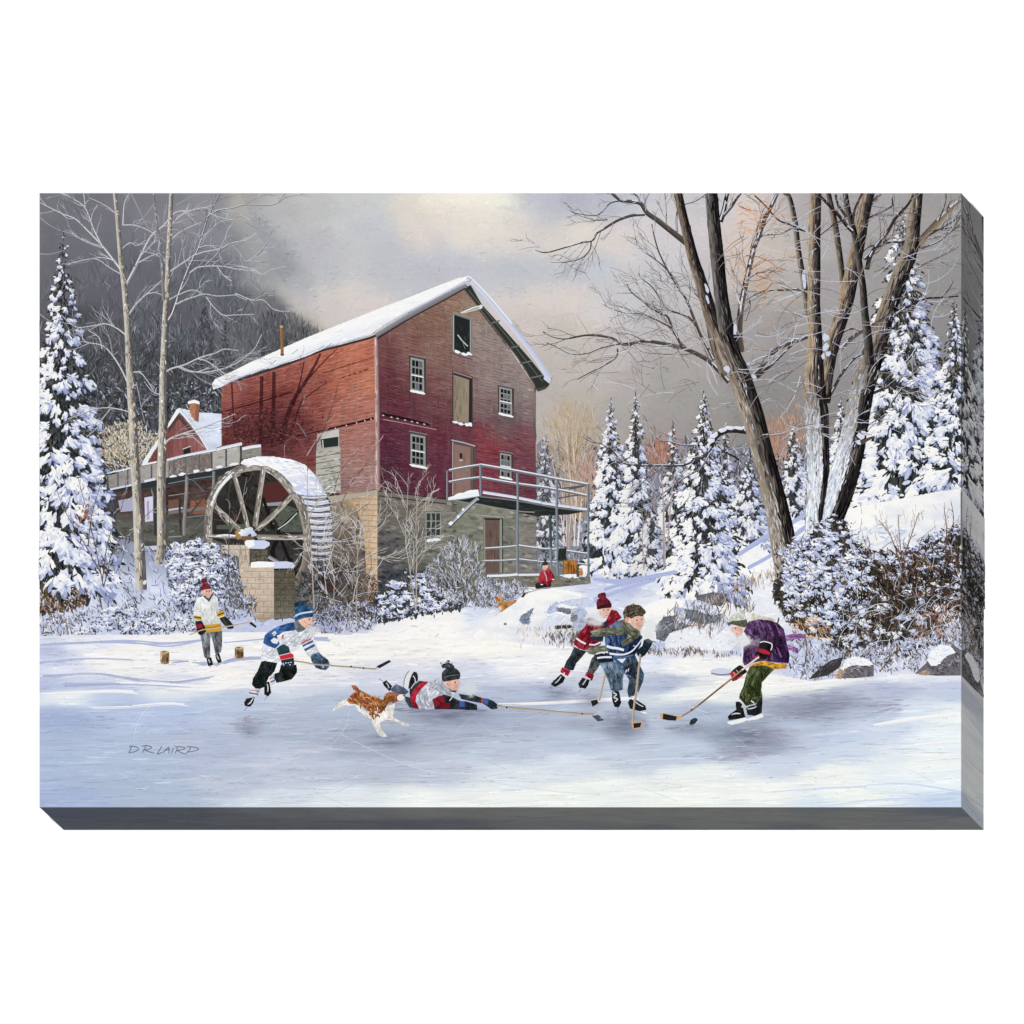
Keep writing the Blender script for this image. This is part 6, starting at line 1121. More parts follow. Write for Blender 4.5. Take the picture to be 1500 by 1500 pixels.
# ---------------------------------------------------------------- stumps marking the goal
for lb_, x0, y0, x1, y1 in [('cut log stump standing left of the far player', 235,953,248,973), ('cut log stump standing right of the far player', 344,947,357,965)]:
    p = part('tree_stump', root, lb_); q = [(x0, y0+2), ((x0+x1)/2, y0+.5), (x1, y0+2), (x1-.5, y1-1), ((x0+x1)/2, y1), (x0+.5, y1-1)]
    cloth(p, q, (150,118,84), 30, 44, 8, 1.8, 1.57, .08, 14); p.blobs([(x0+x1)/2], [y0+2.2], (x1-x0)/2, 2.2, 0, (200,180,150), 12, .08); p.blobs([(x0+x1)/2-1], [y0+2], (x1-x0)/4, 1.0, 0, (120,92,66), 9, .1); p.dabs([x1-3, x0+4], [y1-7, y1-9], 1.57, [9, 7], [2.6, 1.6], [(66,50,38), (86,64,46)])

def spec(*v): return np.array(v, float)
def skate(p, boot, lace=None, blade=None, holder=None):
    q = part('skate', p); 
    if holder: q.poly(holder, (236,238,242)); q.ribbon([holder[0], holder[1]], .8, (150,156,170))
    cloth(q, boot, (30,31,34), 10, 16, 4, 1.2)
    if lace: q.ribbon(lace, 1.6, (226,228,232)); q.ribbon([lace[0], lace[-1]], .6, (120,124,130))
    if blade: q.ribbon(blade, (1.1, .7), (120,124,136))
    return q
def vapour(label, cx, cy, rx, ry, peak=.85, ang=0.0, parent=None):
    v = part('breath', parent or root, label, mat='glaze_paint', wrap=False)
    def f(x, y):
        ca, sa = math.cos(ang), math.sin(ang); u = ((x-cx)*ca+(y-cy)*sa)/rx; w = (-(x-cx)*sa+(y-cy)*ca)/ry
        a = np.clip(1-np.hypot(u, w)+.95*fbm(x, y, 9, 6, 140), 0, 1)*np.clip(1.25-np.hypot(u, w)*1.25, 0, 1)
        return np.column_stack([np.full(len(x), 244.), np.full(len(x), 246.), np.full(len(x), 249.), np.clip(a*1.9, 0, peak)])
    v.grid([(cx-rx, cy-ry), (cx+rx, cy-ry), (cx+rx, cy+ry), (cx-rx, cy+ry)], f, 1.5)
def face(p, poly, eye=None, mouth=None, nose=None, base=(226,180,162), turn=0):
    cloth(p, poly, np.array(base)*1.05, 12, 13, 3, 1.0, .8, .6, 4)
    if eye:
        for e in eye: p.blobs([e[0]], [e[1]], 1.15, .85, 0, (54,42,42), 7, .1); p.ribbon([(e[0]-1.4, e[1]-1.5), (e[0]+1.4, e[1]-1.6)], .7, (120,84,66))
    if nose: p.ribbon(nose, (.7, 1.0), (198,128,108))
    if mouth: p.ribbon(mouth, .8, (170,84,78))

def hockey_stick(label, shaft, w, blade, c=(196,172,146), bl=(34,34,36), tape=None, edge=None):
    p = part('hockey_stick', root, label)
    p.ribbon(shaft, w, c, 5, side=tuple(v*.66 for v in c))
    b = part('blade', p); 
    if edge: b.poly(edge, (206,166,120))
    b.poly(blade, bl); b.fill(blade, 8, .2, 4, 1, lambda x, y: vary(np.array(bl)+10, len(x), 10), .4)
    if tape:
        for t in tape: p.blobs([t[0]], [t[1]], 1.6, 1.4, 0, (70,56,50), 7, .2)
    return p
def shadow(cx, cy, w, h, n=26, c=(158,162,184), parent=None):
    n = int(n*1.8); c = np.array(c)*.95
    p = part('ice_shadow', ice); p.dabs(cx+rng.normal(0, w*.45, n), cy+rng.normal(0, h*.4, n), -.02+rng.normal(0, .04, n), w*.5, 1.6, vary(c, n, 6))
def blow(P, k):   # colour blocks
    return P

def reflect(cx, cy, rx, ry, a=.34, c=(112, 116, 142)):
    r = part('ice_reflection', ice, mat='glaze_paint', wrap=False)
    def f(x, y):
        d = np.hypot((x-cx)/rx, (y-cy)/ry); al = np.clip(1-d, 0, 1)**1.2*a*(1+.9*fbm(x, y, 26, 3.5, 151))
        return np.column_stack([np.full(len(x), float(v)) for v in c]+[np.clip(al, 0, .8)])
    r.grid([(cx-rx, cy-ry), (cx+rx, cy-ry), (cx+rx, cy+ry), (cx-rx, cy+ry)], f, 2)
for q in [(365,1066,26,20,.3),(660,1048,90,16,.42),(575,1084,50,16,.3),(818,1016,34,18,.34),(866,1026,30,20,.34),(915,1062,42,34,.46),(1096,1078,70,34,.42),(1190,1038,110,26,.3),(1010,1066,50,14,.26),(860,1062,70,10,.2)]: reflect(*q)
# ---- far player in white and yellow
A = T(270, 830, 6.5217)
shadow(300, 972, 20, 3, 16, (190,198,224))
p = part('person', root, 'player in a white and yellow jersey and maroon hat walking between the two stumps')
face(p, A(165,222, 252,212, 258,262, 240,295, 212,296, 180,268), [A(215,240)[0], A(240,238)[0]], A(222,280, 242,278), A(232,246, 238,262))
tr = part('trousers', p); cloth(tr, A(150,640, 240,625, 300,622, 362,615, 362,750, 350,815, 320,835, 298,835, 280,750, 255,650, 246,700, 248,870, 215,880, 190,862, 170,740), (118,124,131), 60, 40, 7, 1.5, 1.5, .25)
skate(p, A(215,878, 258,868, 276,938, 232,952, 220,920), A(232,885, 240,905, 246,922), A(252,950, 254,970)); skate(p, A(296,842, 335,830, 357,908, 322,924, 304,880), A(312,848, 322,870, 332,890), A(340,920, 352,915))
jy = part('jersey', p); cloth(jy, A(185,284, 232,335, 280,268, 318,305, 330,380, 335,440, 350,548, 350,600, 175,600, 165,480, 95,480, 92,400, 110,345, 140,300), (238,239,236), 90, 16, 7, 1.6, 1.4, .4)
jy.poly(A(180,285, 200,278, 235,318, 262,262, 280,268, 240,340), (70,76,80))
jy.poly(A(172,562, 350,545, 352,620, 215,632, 180,600), (206,160,44)); jy.ribbon(A(176,575, 260,585, 350,562), 1.2, (150,100,60)); jy.poly(A(92,468, 165,478, 165,530, 100,512), (200,160,50)); jy.ribbon(A(94,482, 130,488, 164,494), 1.6, (60,54,44)); jy.ribbon(A(98,508, 165,522), 1.2, (236,236,232)); 
jy.poly(A(310,442, 368,420, 385,480, 330,500), (204,160,46)); jy.ribbon(A(318,468, 376,446), 1.8, (70,60,46)); jy.ribbon(A(326,490, 384,470), 1.2, (232,230,222)); jy.ribbon(A(280,275, 300,330, 325,420), .9, (196,204,214)); jy.ribbon(A(150,400, 162,440, 160,478), .9, (190,198,210))
for q_ in (A(108,525, 170,520, 195,570, 212,620, 175,655, 140,650, 118,590), A(340,498, 395,478, 440,525, 472,560, 468,592, 420,596, 370,545)):
    gl = part('glove', p); cloth(gl, q_, (38,38,40), 10, 14, 4, 1.3)
gl.ribbon(A(370,500, 410,560), 1.4, (60,90,60)); gl = part('glove_band', p); gl.poly(A(115,560, 172,548, 178,580, 124,598), (150,34,44)); 
ht = part('hat', p); cloth(ht, A(160,228, 164,182, 178,165, 190,160, 225,160, 245,180, 253,212, 205,220), (120,42,54), 18, 30, 4, 1.3, 1.4, .4); ht.blobs(*[[v] for v in A(190,140)[0]], 4.4, 3.6, 0, (120,30,44), 11, .2); ht.ribbon(A(168,205, 210,196, 248,190), 1.2, (110,24,36))
hockey_stick('pale stick held across the body by the far player', A(50,655, 130,622, 200,602, 400,575, 560,545, 628,530), (1.4, 2.0), A(618,542, 640,526, 692,570, 680,586), (222,206,176), tape=None)

# ---- skater in white and blue
shadow(362, 1060, 24, 4, 22, (176,178,200)); shadow(360, 1052, 6, 6, 8, (176,160,176))
p = part('person', root, 'skater in a white and blue jersey and blue hat striding to the right on one leg')
face(p, A(1085,515, 1150,490, 1226,478, 1222,508, 1236,530, 1222,540, 1212,556, 1198,582, 1150,596, 1110,562), [A(1196,508)[0]], A(1186,556, 1208,552), A(1220,512, 1230,532), (236,192,172))
p.ribbon(A(1150,520, 1165,545), 1.0, (200,140,120))
for q_ in (A(738,905, 800,900, 888,920, 862,1000, 805,1062, 762,1152, 720,1168, 680,1165, 648,1130, 655,1070, 700,1000), A(925,940, 1000,945, 1072,938, 1077,1010, 1030,1075, 940,1100, 882,1110, 862,1070, 860,1025, 905,1010)):
    tr = part('trousers', p); cloth(tr, q_, (26,33,34), 60, 26, 7, 1.6, 1.9, .4, 9)
for q_, s1, s2 in ((A(636,1160, 722,1170, 695,1242, 612,1220), A(628,1180, 715,1192), A(618,1205, 705,1222)), (A(808,1052, 850,1030, 868,1108, 832,1132), A(815,1075, 858,1055), A(825,1105, 864,1085))):
    sk = part('sock', p); cloth(sk, q_, (224,227,236), 12, 26, 4, 1.3); sk.ribbon([q_[1], q_[2]], 1.0, (150,160,186)); sk.ribbon(s1, 1.2, (196,50,62)); sk.ribbon(s2, 2.0, (70,96,160))
skate(p, A(592,1262, 672,1246, 660,1300, 630,1338, 580,1332, 572,1300), A(660,1252, 632,1300, 606,1315), A(602,1338, 585,1362, 572,1376)); skate(p, A(765,1108, 812,1100, 830,1205, 800,1242, 764,1220), A(792,1120, 800,1160, 796,1195), A(788,1240, 766,1276))
jy = part('jersey', p)
cloth(jy, A(1050,530, 960,552, 880,590, 800,632, 757,700, 742,790, 735,885, 790,905, 885,920, 1000,835, 1055,800, 1122,742, 1172,840, 1212,872, 1262,842, 1292,820, 1262,760, 1240,700, 1246,620, 1160,590), (234,237,243), 170, 20, 9, 1.8, 2.4, .5)
for P in [A(1060,650, 990,720, 930,745), A(1090,660, 1040,720, 990,760), A(1140,640, 1110,690, 1060,760), A(770,800, 820,850, 880,850), A(760,850, 840,890), A(1200,640, 1160,700)]: jy.ribbon(P, (1.4, .6), (178,190,214))
bl = part('shoulder_panel', p); cloth(bl, A(1055,532, 985,545, 910,568, 850,600, 800,632, 770,662, 755,730, 800,760, 870,782, 915,740, 890,700, 900,660, 945,625, 1062,608), (54,92,150), 80, 34, 8, 1.7, 2.5, .4)
for q_ in (A(838,640, 870,615, 885,640, 858,668), A(826,708, 860,680, 905,700, 890,740, 850,735), A(885,660, 905,655, 915,690, 895,690)): bl.poly(q_, (228,232,240))
bl.poly(A(935,650, 952,655, 948,690, 930,690), (206,90,90)); bl.ribbon(A(845,655, 870,640), 1, (60,80,130)); bl.poly(A(760,740, 800,760, 850,790, 800,790, 756,775), (226,230,240))
st_ = part('sleeve_stripes', p); st_.ribbon(A(1120,738, 1165,712, 1215,690), 2.0, (202,66,72)); st_.ribbon(A(1132,762, 1180,736, 1232,712), 3.0, (66,96,150)); st_.ribbon(A(1150,800, 1200,776, 1248,750), 3.6, (62,92,146)); st_.ribbon(A(1142,780, 1190,755, 1240,732), 1.6, (240,242,246))
co_ = part('collar', p); cloth(co_, A(1058,520, 1088,516, 1120,560, 1165,596, 1130,620, 1088,630, 1062,600), (104,114,112), 16, 20, 4, 1.4)
g1 = part('glove', p); cloth(g1, A(885,785, 915,758, 955,745, 1000,770, 1014,828, 905,850), (44,70,76), 22, 20, 5, 1.5); g1.poly(A(908,856, 1015,828, 1042,838, 1046,868, 922,892), (206,44,58)); g1.poly(A(922,895, 1046,870, 1052,935, 1000,952, 940,950), (36,48,60)); g1.dabs(*np.array(A(945,925, 970,922, 995,920, 1020,915, 950,940, 1010,938)).T, 0, 2.6, 1.6, [(214,216,222)]*6); g1.ribbon(A(910,852, 1015,826), 1.0, (220,222,226))
g2 = part('glove', p); cloth(g2, A(1208,860, 1240,835, 1285,820, 1330,862, 1372,890, 1388,920, 1380,962, 1352,990, 1300,982, 1258,968, 1238,935, 1215,900), (74,98,124), 30, 26, 5, 1.6); g2.fill(A(1250,930, 1330,890, 1385,920, 1370,975, 1290,975), 26, .8, 4, 1.6, lambda x, y: pick([(34,40,50,4),(206,214,224,2),(90,112,140,2)], len(x)), .5)
for P in [A(1290,905, 1320,950), A(1325,890, 1345,940), A(1350,880, 1372,920)]: g2.ribbon(P, 1.0, (26,32,42))
ht = part('hat', p); cloth(ht, A(1058,518, 1056,430, 1072,385, 1105,362, 1150,365, 1200,385, 1228,425, 1226,480, 1150,492, 1080,515), (44,86,128), 60, 36, 5, 1.4, 1.4, .4); ht.ribbon(A(1060,474, 1120,448, 1226,432), 2.2, (216,226,236)); ht.ribbon(A(1060,500, 1130,474, 1226,458), 1.6, (34,70,108)); ht.blobs(*np.array(A(1092,352, 1110,345, 1128,355, 1080,365)).T, 3.4, 3, 0, [(30,52,76), (44,72,100), (36,60,86), (26,46,70)], 10, .3)
hockey_stick('stick stretched out to the right by the blue and white skater', A(1050,903, 1150,915, 1250,935, 1400,945)+[(490,975.5), (530,978.5), (548,980), (553,978)], (2.2, 2.4), T(470,930,5.0)(408,230, 500,184, 516,196, 428,247), (206,184,160), tape=T(470,930,5.0)(312,244, 222,232))
vapour('breath of the blue and white skater', 460, 925, 14, 10, .55)

# ---- boy lying on the ice
B = T(470, 930, 5.0)
shadow(650, 1040, 66, 3, 46, (146,150,172)); shadow(580, 1032, 20, 6, 14, (170,174,196))
p = part('person', root, 'boy in a grey and red jacket lying flat on the ice')
lg = part('trousers', p); cloth(lg, B(508,402, 550,360, 612,388, 645,418, 612,442, 545,432), (92,98,120), 26, 24, 6, 1.5, .5, .4); cloth(lg, B(615,450, 660,462, 690,490, 712,542, 650,530, 622,490), (54,62,66), 20, 20, 6, 1.5, 1, .4); cloth(lg, B(650,400, 720,338, 785,345, 740,360, 690,420, 655,470), (40,46,50), 24, 20, 5, 1.4)
skate(p, B(453,348, 480,333, 522,375, 505,415, 482,392, 465,375), B(480,350, 492,370, 500,390), B(425,322, 440,330, 458,342))
sk2 = part('skate', p); sk2.poly(B(608,385, 612,335, 625,295, 650,265, 672,262, 655,310, 640,395), (224,226,230)); sk2.ribbon(B(608,385, 612,330, 630,285, 652,262), 1.0, (60,62,68)); cloth(sk2, B(642,392, 650,340, 668,290, 684,270, 702,276, 712,300, 712,335, 680,370, 660,398), (34,35,38), 20, 18, 4, 1.4); sk2.ribbon(B(676,300, 690,320, 692,350), 1.2, (220,222,226)); sk2.ribbon(B(700,340, 680,365, 660,395), 1.2, (206,208,214))
jk = part('jacket', p); cloth(jk, B(720,362, 780,350, 850,320, 885,315, 905,360, 945,405, 985,428, 965,470, 960,545, 830,545, 720,546, 690,470), (206,209,219), 150, 26, 8, 1.8, 2.3, .5)
for P in [B(730,400, 720,450, 740,520), B(800,380, 850,400, 900,440), B(830,350, 880,380, 930,430), B(780,420, 760,480, 790,540), B(860,340, 900,400, 950,440)]: jk.ribbon(P, (.8, 2.2), (140,148,172))
rb = part('jacket_band', p); cloth(rb, B(735,352, 785,348, 725,410, 700,450, 695,490, 722,542, 690,536, 665,495, 655,462, 680,405), (172,32,52), 30, 24, 6, 1.6, 2, .3)
ar = part('sleeve', p); cloth(ar, B(818,475, 860,452, 905,440, 960,455, 1010,482, 1080,500, 1142,512, 1146,550, 960,546, 838,546), (40,42,52), 60, 24, 7, 1.7, .3, .4); ar.poly(B(820,478, 880,452, 905,455, 912,495, 880,500, 842,538), (134,26,42)); ar.poly(B(880,505, 950,500, 945,540, 870,542), (110,22,38)); ar.ribbon(B(850,470, 880,500, 890,540), 1.4, (54,20,30))
ar2 = part('sleeve', p); cloth(ar2, B(1010,432, 1060,440, 1110,436, 1180,462, 1180,500, 1120,490, 1030,470), (44,48,56), 30, 20, 6, 1.6, .3, .3); ar2.ribbon(B(985,418, 970,450, 945,485), 1.6, (206,206,210)); 
g = part('glove', p); cloth(g, B(1010,490, 1060,488, 1120,505, 1146,520, 1144,550, 1080,552, 1010,545), (42,48,58), 22, 18, 5, 1.6); g.poly(B(1018,488, 1055,492, 1058,528, 1018,530), (66,88,160)); 
for P in [B(1085,505, 1095,545), B(1105,508, 1115,548), B(1125,515, 1132,548)]: g.ribbon(P, .8, (20,22,28))
g = part('glove', p); cloth(g, B(1178,462, 1230,470, 1270,488, 1302,520, 1290,542, 1250,546, 1215,520, 1182,500), (46,58,72), 22, 18, 5, 1.6); g.poly(B(1190,466, 1228,474, 1220,512, 1190,498), (72,96,164)); g.poly(B(1176,462, 1190,466, 1186,500, 1172,492), (170,70,70))
for P in [B(1250,490, 1262,535), B(1272,500, 1280,535)]: g.ribbon(P, .8, (26,32,42))
face(p, B(900,345, 960,335, 1008,326, 1018,352, 1012,368, 1014,380, 1003,405, 960,412, 925,382), [B(985,352)[0]], B(992,385, 1010,382), B(1010,350, 1018,364), (226,180,164)); p.ribbon(B(925,350, 930,368, 940,372), 1.2, (190,120,100)); p.poly(B(930,385, 960,408, 1000,408, 985,425, 955,415), (50,42,44))
ht = part('hat', p); cloth(ht, B(890,335, 887,285, 900,262, 930,242, 970,236, 1005,258, 1022,285, 1018,322, 960,334, 905,345), (52,57,60), 40, 26, 5, 1.4, 1.4, .5); ht.ribbon(B(895,300, 950,288, 1018,278), 1.6, (34,38,42)); ht.ribbon(B(898,312, 950,300, 1015,292), .8, (110,116,120)); ht.blobs(*np.array(B(905,228, 930,215, 952,226, 930,236)).T, 4.2, 3.4, 0, [(46,50,54),(60,64,68),(44,48,52),(38,42,46)], 11, .3); x = 470+(925+rng.normal(0, 26, 34))/5; y = 930+(225+rng.normal(0, 13, 34))/5; ht.dabs(x, y, rng.uniform(0, 3.1, 34), 5, 1.4, pick([(40,44,48,4),(76,80,84,3),(110,112,112,1)], 34))
vapour('breath of the boy lying on the ice', 690, 1008, 26, 16, .6)
hockey_stick('long stick held along the ice by the lying boy', B(1290,522, 1360,530, 1500,546)+T(720,830,6.0)(150,1240, 480,1268, 780,1294, 900,1302), (2.6, 3.0), T(720,830,6.0)(882,1312, 942,1304, 990,1350, 935,1362), (206,186,166), (70,80,92), tape=T(720,830,6.0)(135,1238, 797,1294))

# ---- spaniel
shadow(563, 1079, 20, 3, 14, (160,162,184)); shadow(588, 1076, 12, 2, 8, (160,162,184))
p = part('dog', root, 'chestnut and white spaniel running on the ice')
wc = (240,236,230)
cloth(p, B(192,475, 222,490, 250,515, 210,520, 178,515, 150,528, 118,552, 80,560, 98,535, 140,495, 165,478), wc, 40, 14, 6, 1.5, -.6, .4); cloth(p, B(240,500, 300,535, 345,575, 375,620, 330,600, 270,550), wc, 20, 14, 6, 1.4, .7, .4)
cloth(p, B(375,610, 420,600, 450,590, 470,625, 432,640, 440,690, 470,722, 485,745, 455,750, 425,735, 400,690, 378,650), wc, 44, 16, 6, 1.5, 1.4, .5); cloth(p, B(440,560, 500,520, 545,505, 535,560, 525,600, 585,632, 645,655, 648,668, 618,672, 560,640, 500,622, 450,632), wc, 54, 16, 6, 1.5, .5, .5)
cloth(p, B(190,482, 215,450, 240,425, 265,408, 290,405, 330,428, 370,448, 450,476, 490,500, 470,545, 430,585, 395,612, 365,600, 345,560, 300,520, 255,508, 215,505), (150,90,54), 120, 46, 7, 1.6, .5, .6, 14)
x, y = sample(B(200,480, 270,415, 340,440, 440,480, 440,570, 390,610, 340,560, 260,505), 70); p.dabs(x, y, .9+rng.normal(0, .5, len(x)), 7, 1.3, pick([(206,146,90,3),(110,56,28,3),(176,100,52,3),(226,190,140,1.4)], len(x)))
x, y = sample(B(330,560, 460,540, 470,600, 400,620, 370,610), 26); p.dabs(x, y, 1.2+rng.normal(0, .4, len(x)), 6, 1.4, pick([(240,234,224,3),(120,70,40,2)], len(x)))
tl = part('tail', p); cloth(tl, B(225,372, 252,370, 275,392, 282,408, 262,412, 240,402), (150,84,44), 20, 30, 5, 1.3, .8, .5)
hd = part('head', p); cloth(hd, B(460,470, 470,435, 500,420, 545,424, 575,438, 612,440, 614,462, 600,482, 560,488, 530,500, 500,490), (158,98,62), 40, 40, 5, 1.5, .4, .5, 10); hd.poly(B(560,442, 585,436, 612,438, 615,460, 602,480, 572,485, 560,470), (240,232,224)); hd.blobs(*[[v] for v in B(610,446)[0]], 1.5, 1.3, 0, (40,32,30), 8, .1); hd.blobs(*[[v] for v in B(566,446)[0]], 1.0, .9, 0, (40,28,24), 8, .1)
er = part('ear', hd); cloth(er, B(470,450, 500,440, 520,455, 510,490, 480,520, 450,530, 448,500), (126,80,40), 24, 36, 6, 1.4, 2.0, .4, 12)

# ---- skater in red
C = T(720, 830, 6.0)
shadow(815, 1010, 18, 3, 14, (176,180,202)); shadow(862, 1018, 12, 3, 12, (176,180,202))
p = part('person', root, 'skater in a red jacket and maroon hat leaning in behind the boy in blue')
face(p, C(940,372, 990,362, 1052,358, 1050,410, 1030,450, 985,455, 950,420), [C(985,385)[0], C(1025,382)[0]], C(1000,430, 1025,428), C(1006,392, 1012,410), (228,184,168))
tr = part('trousers', p); cloth(tr, C(728,705, 780,730, 835,745, 790,800, 745,850, 720,912, 680,910, 636,888, 660,830, 695,780), (44,52,58), 70, 28, 7, 1.7, 2.0, .3); cloth(tr, C(915,770, 965,800, 960,850, 930,900, 880,962, 842,932, 862,870, 880,810), (72,78,82), 44, 26, 6, 1.6, 2.0, .3)
for q_, sp_ in ((C(620,885, 696,918, 672,962, 640,950, 606,925), C(610,935, 636,948, 640,930)), (C(836,928, 902,955, 885,1002, 850,995, 822,966), C(830,965, 850,985, 870,990))):
    sk = part('sock', p); cloth(sk, q_, (168,34,54), 12, 24, 4, 1.4); sk.ribbon(sp_, 1.6, (232,234,238))
skate(p, C(592,962, 612,945, 648,975, 630,1018, 560,1058, 520,1034, 545,1005), C(612,965, 588,1000, 560,1025), C(510,1068, 530,1052, 552,1056)); skate(p, C(800,975, 862,1000, 850,1040, 828,1072, 775,1064, 764,1030), C(838,985, 815,1020, 800,1040), C(768,1102, 790,1075))
jy = part('jacket', p); cloth(jy, C(1058,380, 1105,392, 1145,450, 1080,500, 1010,545, 960,600, 960,690, 880,720, 822,738, 770,722, 726,685, 735,645, 775,585, 830,520, 850,455, 890,448, 930,480, 1000,495), (146,34,50), 220, 30, 9, 2, 2.2, .4)
for P in [C(860,480, 850,560, 800,640), C(900,500, 880,600, 850,690), C(950,500, 920,560), C(1080,400, 1060,460, 1020,500)]: jy.ribbon(P, (1.2, 2.6), (96,14,32))
jy.ribbon(C(748,632, 790,662, 832,682), 2.6, (234,236,240)); jy.ribbon(C(862,688, 910,690, 960,668), 2.2, (226,228,234)); jy.poly(C(960,510, 1010,480, 1030,520, 980,550), (44,40,52)); jy.poly(C(870,620, 990,610, 980,660, 880,650), (40,44,66))
ht = part('hat', p); cloth(ht, C(928,375, 922,320, 935,290, 965,268, 1005,270, 1040,300, 1056,335, 1052,362, 985,365), (104,30,42), 40, 26, 5, 1.5, 1.4, .4); ht.poly(C(930,350, 985,332, 1052,328, 1054,362, 985,368, 934,378), (62,20,32)); ht.blobs(*np.array(C(958,258, 985,250, 970,268)).T, 4.4, 3.6, 0, [(110,30,44), (90,26,40), (130,36,50)], 11, .3)
vapour('breath of the skater in red', 872, 908, 21, 14, .66)
hockey_stick('stick held low behind the boy in blue by the skater in red', C(1002,930, 975,1050, 945,1178), (2.8, 3.0), C(872,1180, 930,1168, 940,1202, 888,1232), (214,196,176))

# ---- boy in blue with a scarf
shadow(905, 1048, 20, 6, 20, (168,172,194)); shadow(940, 1060, 14, 10, 16, (166,170,190))
p = part('person', root, 'bare-headed boy in a navy sweater with a flying green scarf')
for q_, cc in ((C(945,850, 1010,840, 1080,835, 1150,850, 1165,930, 1152,1010, 1152,1082, 1100,1098, 1050,1088, 1030,1010, 985,905), (100,118,138)), (C(1150,850, 1190,800, 1262,780, 1295,850, 1340,940, 1335,1000, 1310,1060, 1290,1112, 1235,1155, 1205,1150, 1194,1090, 1212,1000, 1170,930), (66,80,92))):
    tr = part('trousers', p); cloth(tr, q_, cc, 110, 34, 9, 2, 1.5, .3)
tr.ribbon(C(1230,960, 1240,1040, 1215,1130), (1, 3), (50,62,72)); tr.ribbon(C(1280,880, 1300,960, 1270,1060), (1, 2.6), (104,122,136))
skate(p, C(1060,1100, 1122,1098, 1140,1195, 1122,1235, 1082,1232, 1060,1170), C(1068,1108, 1100,1125, 1075,1150, 1108,1165, 1085,1190), C(1108,1235, 1110,1262, 1108,1288)); skate(p, C(1200,1195, 1215,1165, 1260,1165, 1310,1195, 1352,1222, 1362,1258, 1300,1272, 1215,1245), C(1215,1150, 1255,1140, 1290,1100), None, C(1202,1240, 1362,1304, 1362,1280, 1300,1272, 1205,1225)); p.ribbon(C(1265,1190, 1300,1215, 1335,1232), 1.4, (210,214,220)); p.ribbon(C(1225,1160, 1262,1180, 1280,1200), 1.2, (210,214,220))
sw_ = part('sweater', p); cloth(sw_, C(1150,470, 1095,490, 1040,520, 1008,560, 1000,640, 1005,700, 1030,760, 1062,812, 1160,810, 1255,790, 1312,690, 1330,620, 1280,560), (52,72,112), 220, 40, 9, 2, 1.3, .5)
cloth(sw_, C(1140,478, 1085,500, 1040,535, 1090,545, 1150,540), (112,128,154), 24, 26, 6, 1.8)
for P in [C(1060,560, 1100,620, 1110,690), C(1030,600, 1060,660), C(1220,600, 1200,680, 1160,740), C(1290,600, 1270,680)]: sw_.ribbon(P, (1, 3.2), (30,42,74))
sw_.ribbon(C(1014,702, 1060,716, 1110,722, 1168,738), 3.6, (232,235,241)); sw_.ribbon(C(1040,768, 1110,776, 1175,774, 1240,745, 1290,690, 1325,640), (3.2, 1.4), (228,232,240)); sw_.ribbon(C(1080,795, 1160,800, 1250,780), 2.4, (84,110,150)); sw_.ribbon(C(1250,700, 1280,705), 1.4, (200,204,220))
ar = part('sleeve', p); cloth(ar, C(915,772, 968,754, 1030,765, 1066,800, 1078,835, 1010,842, 950,846, 930,812), (32,36,56), 30, 18, 6, 1.6); ar.ribbon(C(918,772, 965,760, 1000,764), 2.0, (226,230,238)); ar.ribbon(C(932,808, 990,800, 1060,800), 2.8, (228,232,240)); ar.ribbon(C(1070,800, 1130,850, 1180,880), 4, (56,84,130))
sc_ = part('scarf', p); cloth(sc_, C(872,575, 920,556, 1000,545, 1090,542, 1150,540, 1195,590, 1150,602, 1000,616, 868,618, 892,596), (112,117,100), 50, 30, 9, 1.8, .0, .15); cloth(sc_, C(832,745, 870,712, 940,702, 1008,698, 1025,745, 950,752, 905,775, 860,770), (116,122,104), 36, 30, 8, 1.8, .1, .2)
cloth(sc_, C(1150,475, 1180,462, 1215,500, 1262,548, 1312,570, 1312,605, 1260,650, 1200,690, 1152,702, 1148,668, 1200,620, 1170,560, 1145,520), (106,108,90), 60, 34, 8, 1.8, .8, .4)
for P in [C(1170,500, 1215,560, 1290,590), C(1165,540, 1220,600, 1260,620), C(1160,680, 1230,630, 1290,600)]: sc_.ribbon(P, (1, 2.2), (66,66,52))
face(p, C(1180,450, 1230,455, 1290,432, 1342,438, 1345,470, 1352,490, 1338,500, 1334,522, 1312,562, 1275,550, 1225,505, 1192,492), [C(1282,478)[0], C(1328,470)[0]], C(1290,528, 1320,522), C(1318,478, 1338,498), (230,186,168)); p.blobs(*[[v] for v in C(1196,470)[0]], 3.2, 4.2, .2, (222,160,136), 10, .1); p.blobs(*[[v] for v in C(1290,508)[0]], 2.6, 1.8, 0, (226,150,136), 9, .1)
hr = part('hair', p); cloth(hr, C(1168,455, 1160,410, 1175,375, 1205,348, 1250,335, 1310,348, 1345,380, 1360,405, 1335,425, 1342,442, 1285,436, 1232,462, 1212,452, 1192,446, 1182,462), (84,76,64), 60, 40, 6, 1.6, .8, .8, 12); x, y = sample(C(1165,440, 1170,360, 1260,335, 1350,390, 1330,430, 1220,450), 46); hr.dabs(x, y, -.5+(x-925)/40+rng.normal(0, .35, len(x)), 5, 1.3, pick([(50,44,38,3),(124,112,92,3),(96,88,70,2)], len(x)))
